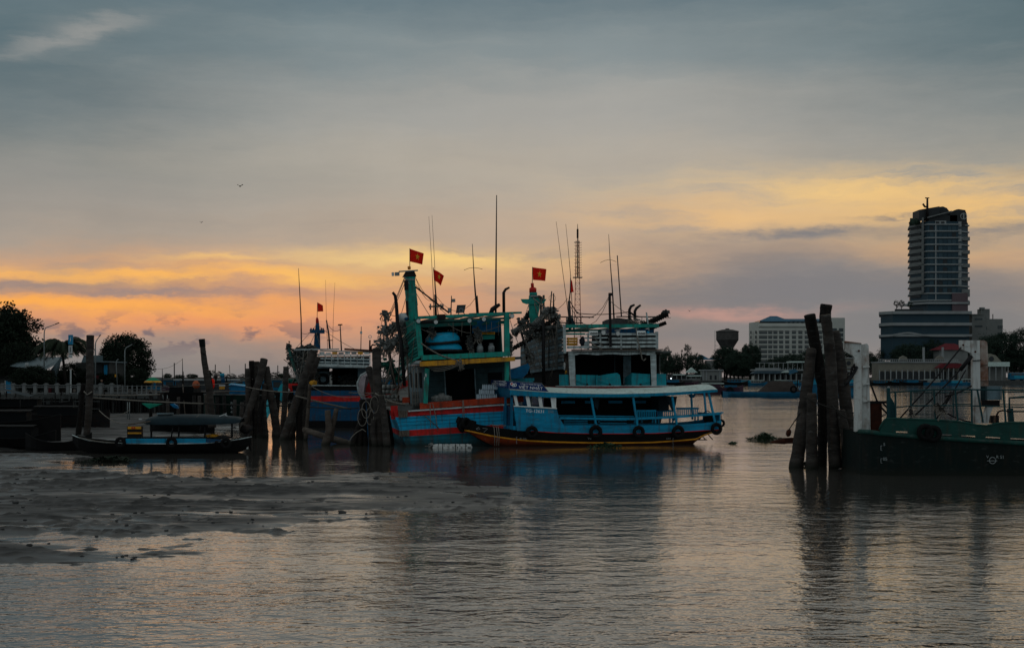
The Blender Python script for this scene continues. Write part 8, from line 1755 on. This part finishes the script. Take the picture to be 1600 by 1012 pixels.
top = [(1374, 671), (1377, 664), (1381, 657.5), (1385, 653.6), (1400, 653.6), (1429, 655), (1460, 656), (1495, 658), (1512, 660.6), (1526, 664), (1542, 665), (1557, 661.5), (1575, 660), (1600, 660), (1680, 661), (2000, 664)]
def lowz(p):  # top of the rubbing strake under the bulwark
    return float(np.interp(p, bpx, rub))-1.6
# bulwark built as pieces between the freeing slots
slots = [(1400, 1418), (1446, 1452), (1467, 1487), (1502, 1524), (1540, 1563), (1579, 1601), (1620, 1642), (1665, 1690)]
def topy(p): return float(np.interp(p, [a_ for a_, b_ in top], [b_ for a_, b_ in top]))
def bul(p0, p1, ya=None, yb=None):
    ps = list(np.linspace(p0, p1, max(3, int((p1-p0)/5)+2))); yy = -2.2
    f_ = [(q(p, ya(p) if ya else topy(p), yy)) for p in ps]; b_ = [(q(p, yb(p) if yb else lowz(p), yy)) for p in ps]
    mb = MB(); mb.grid([[tuple(v) for v in b_], [tuple(v) for v in f_]]).grid([[(v.x, v.y+.02, v.z) for v in f_], [(v.x, v.y+.02, v.z) for v in b_]]).grid([[tuple(v) for v in f_], [(v.x, v.y+.02, v.z) for v in f_]])
    mb.build('bulwark_plate', 'barge_green', BG)
cur = 1374.5
for s0, s1 in slots:
    if s0 > cur: bul(cur, s0)
    bul(s0, s1, None, lambda p: lowz(p)-5.6)
    bul(s0, s1, lambda p: lowz(p)-1.6, None)
    cur = s1
bul(cur, 1990)
tb('bulwark_cap', 'barge_green', BG, [q(a_, b_, -2.19) for a_, b_ in top], .035, 6)
bx('far_bulwark', 'barge_green', BG, q(1400, 0).x, q(1990, 0).x, 2.16, 2.2, zr[4]-.04, zr[4]+.03)
rt = [(1391, 613), (1423, 610.8), (1460, 608.2), (1492, 608.2), (1518, 608.4), (1567, 609), (1600, 609.6), (1680, 611), (1800, 614)]
rmid = [(1396, 637), (1423, 634), (1460, 633.2), (1494, 633.4), (1520, 633.8), (1570, 635), (1600, 635.8), (1680, 638), (1800, 641)]
tb('top_rail', 'rail_green', BG, [q(a_, b_, -2.15) for a_, b_ in rt], .028, 6); tb('mid_rail', 'rail_green', BG, [q(a_, b_, -2.15) for a_, b_ in rmid], .022, 6)
for a_, b_, c_, d_ in ((1399, 612.5, 1399.5, 653), (1423, 611, 1423.5, 654), (1459, 608.5, 1461.5, 656), (1492, 608.5, 1496.5, 658), (1518, 609, 1518.5, 661), (1527, 609, 1536, 660), (1567.5, 609, 1571.5, 660), (1620, 610, 1623, 660), (1680, 611, 1684, 661)): bm('rail_post', 'rail_green', BG, q(a_, b_, -2.15), q(c_, d_, -2.15), .05, .05, up=(0, 1, 0))
tb('far_rail', 'rail_green', BG, [q(a_+4, 613 if a_ < 1500 else 612, 2.0) for a_, b_ in rt[1:]], .022, 5); tb('far_mid_rail', 'rail_green', BG, [q(1488, 631, 2.0), q(1600, 632, 2.0)], .02, 5); bm('far_post', 'rail_green', BG, q(1489, 616, 2), q(1489.5, 652, 2), .04)
MB().prism([(q(a_, b_, -2.0).x, q(a_, b_, -2.0).z) for a_, b_ in ((1385.5, 655), (1386.5, 618), (1389.5, 617), (1397, 630), (1398, 655))], -2.05, -1.95).build('bow_gusset', 'rail_green', BG); bm('bow_bollard', 'rail_green', BG, q(1388, 606, -2.05), q(1388.5, 652, -2.05), .10, .10, up=(0, 1, 0)); MB().blob(q(1388.3, 605.5, -2.05), .05, 8, 5).build('bollard_knob', 'galvanised', BG)
bx('winch_box', 'rust', BG, q(1360, 0, -1.2).x, q(1378, 0, -1.2).x, -1.2, -.3, q(1370, 673, -1.2).z, q(1370, 629, -1.2).z); bx('winch_frame', 'dark_steel', BG, q(1352, 0, -1.2).x, q(1386, 0, -1.2).x, -1.25, -1.15, q(1370, 630, -1.2).z, q(1370, 626, -1.2).z)
for a_, b_ in (((1375, 634), (1386, 646)), ((1379, 629), (1390, 641)), ((1356, 588), (1371, 628))): bm('winch_strut', 'dark_steel', BG, q(*a_, -1.25), q(*b_, -1.25), .05)
# davits
def davit(name, pts_front, pts_side, yl, dm, sm, bumps):
    MB().prism([(q(a_, b_, yl).x, q(a_, b_, yl).z) for a_, b_ in pts_front], yl, yl+.22).build(name, dm, BG)
    MB().prism([(q(a_, b_, yl+.3).x, q(a_, b_, yl+.3).z) for a_, b_ in pts_side], yl+.225, yl+.5).build('davit_flange', sm, BG)
    for a_, b_ in bumps: MB().hexa([q(a_-5, b_, yl+.1), q(a_+6, b_-1, yl+.1), q(a_+6, b_-1, yl+.4), q(a_-5, b_, yl+.4), q(a_-5, b_-3, yl+.1), q(a_+6, b_-3, yl+.1), q(a_+6, b_-3, yl+.4), q(a_-5, b_-3, yl+.4)]).build('davit_lug', sm, BG)
davit('davit_post', [(1336, 674), (1336, 560), (1334, 556), (1321, 549), (1319.5, 544), (1319.5, 534.5), (1346, 537), (1346.5, 674)], [(1346.7, 674), (1346.7, 538), (1354, 536.8), (1356.5, 540), (1359.5, 673)], -1.6, 'davit_white', 'davit_white', [(1353, 574.5), (1353, 601.5), (1353.5, 628)])
davit('davit_post', [(1520, 661), (1520, 556), (1518, 552), (1502, 545), (1501, 541), (1501, 531.3), (1531, 531.6), (1532.5, 661)], [(1531, 605), (1531, 531.5), (1537, 532), (1541, 534), (1542, 540), (1543.5, 605)], -1.5, 'davit_white', 'rusty_white', [(1537, 570), (1537.5, 595)])
for a_, b_ in ((1505, 539), (1524, 549.5), (1342, 548)): MB().tube([q(a_, b_, -1.62), q(a_, b_, -1.68)], .035, 8).build('davit_bolt', 'rust', BG)
bm('davit_joint', 'dark_steel', BG, q(1519.6, 563.6, -1.53), q(1533, 562.6, -1.53), .02, .03); MB().hexa([q(1318.5, 534.6, -1.65), q(1347, 537, -1.65), q(1347, 537, -1.3), q(1318.5, 534.6, -1.3), q(1320, 532.4, -1.65), q(1345, 535.5, -1.65), q(1345, 535.5, -1.3), q(1320, 532.4, -1.3)]).build('davit_cap', 'rusty_white', BG)
for a_, b_, r_ in (((1501.5, 543), (1406, 653.5), .028), ((1518, 558), (1427.5, 651), .028), ((1509, 578), (1462, 656), .022), ((1518, 603), (1477, 619), .03), ((1486, 612), (1472, 633), .03), ((1479, 645), (1517, 659), .022), ((1339, 573), (1322, 600), .05), ((1334, 570), (1320, 604), .03)): tb('davit_wire', 'cable', BG, sag(q(*a_, -1.6), q(*b_, -1.9), .04, 6), r_, 5)
ch = MB()
for k in range(7): ch.torus(q(1335-k*2.6, 571+k*4.6, -1.7), .055, .018, 'y' if k % 2 else 'x', 10, 5)
ch.build('chain', 'dark_steel', BG)
tb('wire_bundle', 'cable', BG, [q(1518, 556, -1.7), q(1510, 566, -1.7), q(1500, 578, -1.7)], .07, 6); tangle(BG, 'rope_bundle', [q(1460, 632, -2.2), q(1468, 636, -2.2), q(1474, 642, -2.2)], .08, 14, 'dark_rope', size=.05, seed=71); tangle(BG, 'rope_bundle', [q(1423, 636, -2.2), q(1424, 648, -2.2)], .05, 10, 'dark_rope', size=.05, seed=72)
MB().tube([q(1459, 633, -2.25), q(1465, 629, -2.25), q(1471, 637, -2.25), q(1477, 643, -2.25)], .02, 5).build('loose_rope', 'dark_rope', BG)
bx('control_cabinet', 'grey_blue_board', BG, q(1541, 0, -1.4).x, q(1564, 0, -1.4).x, -1.5, -1.0, q(1550, 624.5, -1.4).z, q(1550, 603, -1.4).z); bx('control_cabinet', 'cabin_board', BG, q(1529.5, 0, -1.2).x, q(1540.6, 0, -1.2).x, -1.3, -1.0, q(1535, 625, -1.2).z, q(1535, 603, -1.2).z)
bm('cabinet_edge', 'galvanised', BG, q(1563.6, 603, -1.52), q(1563.9, 624.5, -1.52), .03); bx('motor', 'dark_steel', BG, q(1532, 0, -1.2).x, q(1560, 0, -1.2).x, -1.35, -1.05, q(1545, 634, -1.2).z, q(1545, 625.2, -1.2).z)
MB().prism([(q(a_, b_, -1.2).x, q(a_, b_, -1.2).z) for a_, b_ in ((1541, 634), (1551, 634), (1545, 650), (1543, 661), (1533, 661), (1536, 648))], -1.3, -1.1).build('bracket', 'davit_white', BG)
for x_ in (1548, 1556): bx('pump', 'dark_steel', BG, q(x_, 0, -1.2).x, q(x_+5, 0, -1.2).x, -1.2, -1.0, q(1550, 661, -1.2).z, q(1550, 649, -1.2).z)
tb('hose', 'cable', BG, [q(1557, 649, -1.2), q(1560, 643, -1.2), q(1567, 641, -1.2), q(1580, 643, -1.2)], .03, 6)
tb('inner_frame', 'rail_green', BG, [q(1581, 660, -.5), q(1577.5, 640, -.5), q(1577, 621.5, -.5), q(1600, 620, -.5), q(1700, 619, -.5)], .035, 6); bm('inner_post', 'rail_green', BG, q(1578, 638, -.5), q(1580, 660, -.5), .16, .16); tb('inner_rail', 'rail_green', BG, [q(1580, 642.5, -.5), q(1700, 643, -.5)], .03, 6)
# hull marks
def btext(s_, px_, py_, hh, mat='lettering_grey'): text('lettering', s_, mat, BG, q(px_, py_, -2.225), hh, (R(90), 0, 0), .003)
MB().torus(q(1550.8, 719, -2.2), .10, .012, 'y', 24, 5).build('load_line_ring', 'lettering_grey', BG); bm('load_line_bar', 'lettering_grey', BG, q(1542.5, 719.5, -2.2), q(1558, 719.5, -2.2), .012, .02)
btext('V', 1541, 715.5, .13); btext('R', 1556.5, 715.5, .13); btext('S1', 1562.5, 716, .14)
for y0 in (696, 716): tb('draught_mark', 'lettering_grey', BG, [q(a_, b_, -2.16) for a_, b_ in ((1378.5, y0), (1376.5, y0), (1376.5, y0+7), (1378.5, y0+7))], .01, 4)
btext('5', 1380, 696, .13); btext('05', 1379.5, 719, .14)
for px_, py_, lab in ((1446, 675, 'black tyre hung on the barge side at a rail post'), (1458, 677.5, 'black tyre overlapping the other one on the barge side')): tyre(lab, BG.matrix_basis @ q(px_, py_, -2.36), .86, -2, 'tyres hung on the green barge')
# red anchor beam left of the barge, with its buoy
ab = T('anchor_beam', 'rusty red beam reaching left from the barge through the log cluster', 'beam', W(1285, 690, 50.2)); b0 = W(1285, 690, 50.2)
bm('beam', 'rust', ab, W(1225, 688.5, 50.2)-b0, W(1340, 682.5, 50.2)-b0, .16, .20); MB().tube([W(1204, 691, 50.2)-b0, W(1226, 688.5, 50.2)-b0], [.03, .12], 7).build('beam_tip', 'rust', ab)
o = MB().tube([(0, 0, 0), (0, 0, .08), (.03, 0, .2), (.05, 0, .27)], [.04, .09, .09, .03], 10).build('float_buoy', 'rust', None, smooth=True); o.location = W(1231.5, 682, 50.0); o['label'] = 'small rusty red float standing on the anchor beam'; o['category'] = 'buoy'
# birds
for i, (a_, b_, lab) in enumerate(((375, 291, 'largest bird in the sky, high above the leftmost fishing boat'), (314.5, 347.5, 'tiny bird low in the left sky below the larger one'), (1077.5, 486, 'tiny bird right of the white fishing boat above the far trees'))):
    Y = 90 if i == 0 else 160; s_ = 1.0
    o = MB().blob((0, 0, 0), (.05, .12, .045), 8, 6, 0).add([(0, -.06, 0), (.16, -.01, .12), (.20, .08, .10), (0, .07, 0)], [(0, 1, 2, 3)]).add([(0, -.06, 0), (-.16, -.01, .12), (-.2, .08, .10), (0, .07, 0)], [(0, 3, 2, 1)]).add([(0, .1, 0), (.04, .2, 0), (-.04, .2, 0)], [(0, 1, 2)]).build('bird', 'cable'); o.location = W(a_, b_, Y); o['label'] = lab; o['category'] = 'bird'

# one lamp already lit on the far quay
le = bpy.data.materials.new('lamp_light'); le.use_nodes = True; b_ = le.node_tree.nodes['Principled BSDF']; b_.inputs['Emission Color'].default_value = (.85, .93, 1, 1); b_.inputs['Emission Strength'].default_value = 2.2
ql = T('quay_lamp', 'single small lit white lamp on the far quay beside the white fishing boat', 'lamp', G(1048.5, 570, 1.6)); tb('post', 'dark_steel', ql, [(0, 0, 0), (0, 0, .9)], .06, 5)
link('bulb', MB().blob((0, 0, .95), .26, 8, 6, 0).mesh('bulb', le), ql)
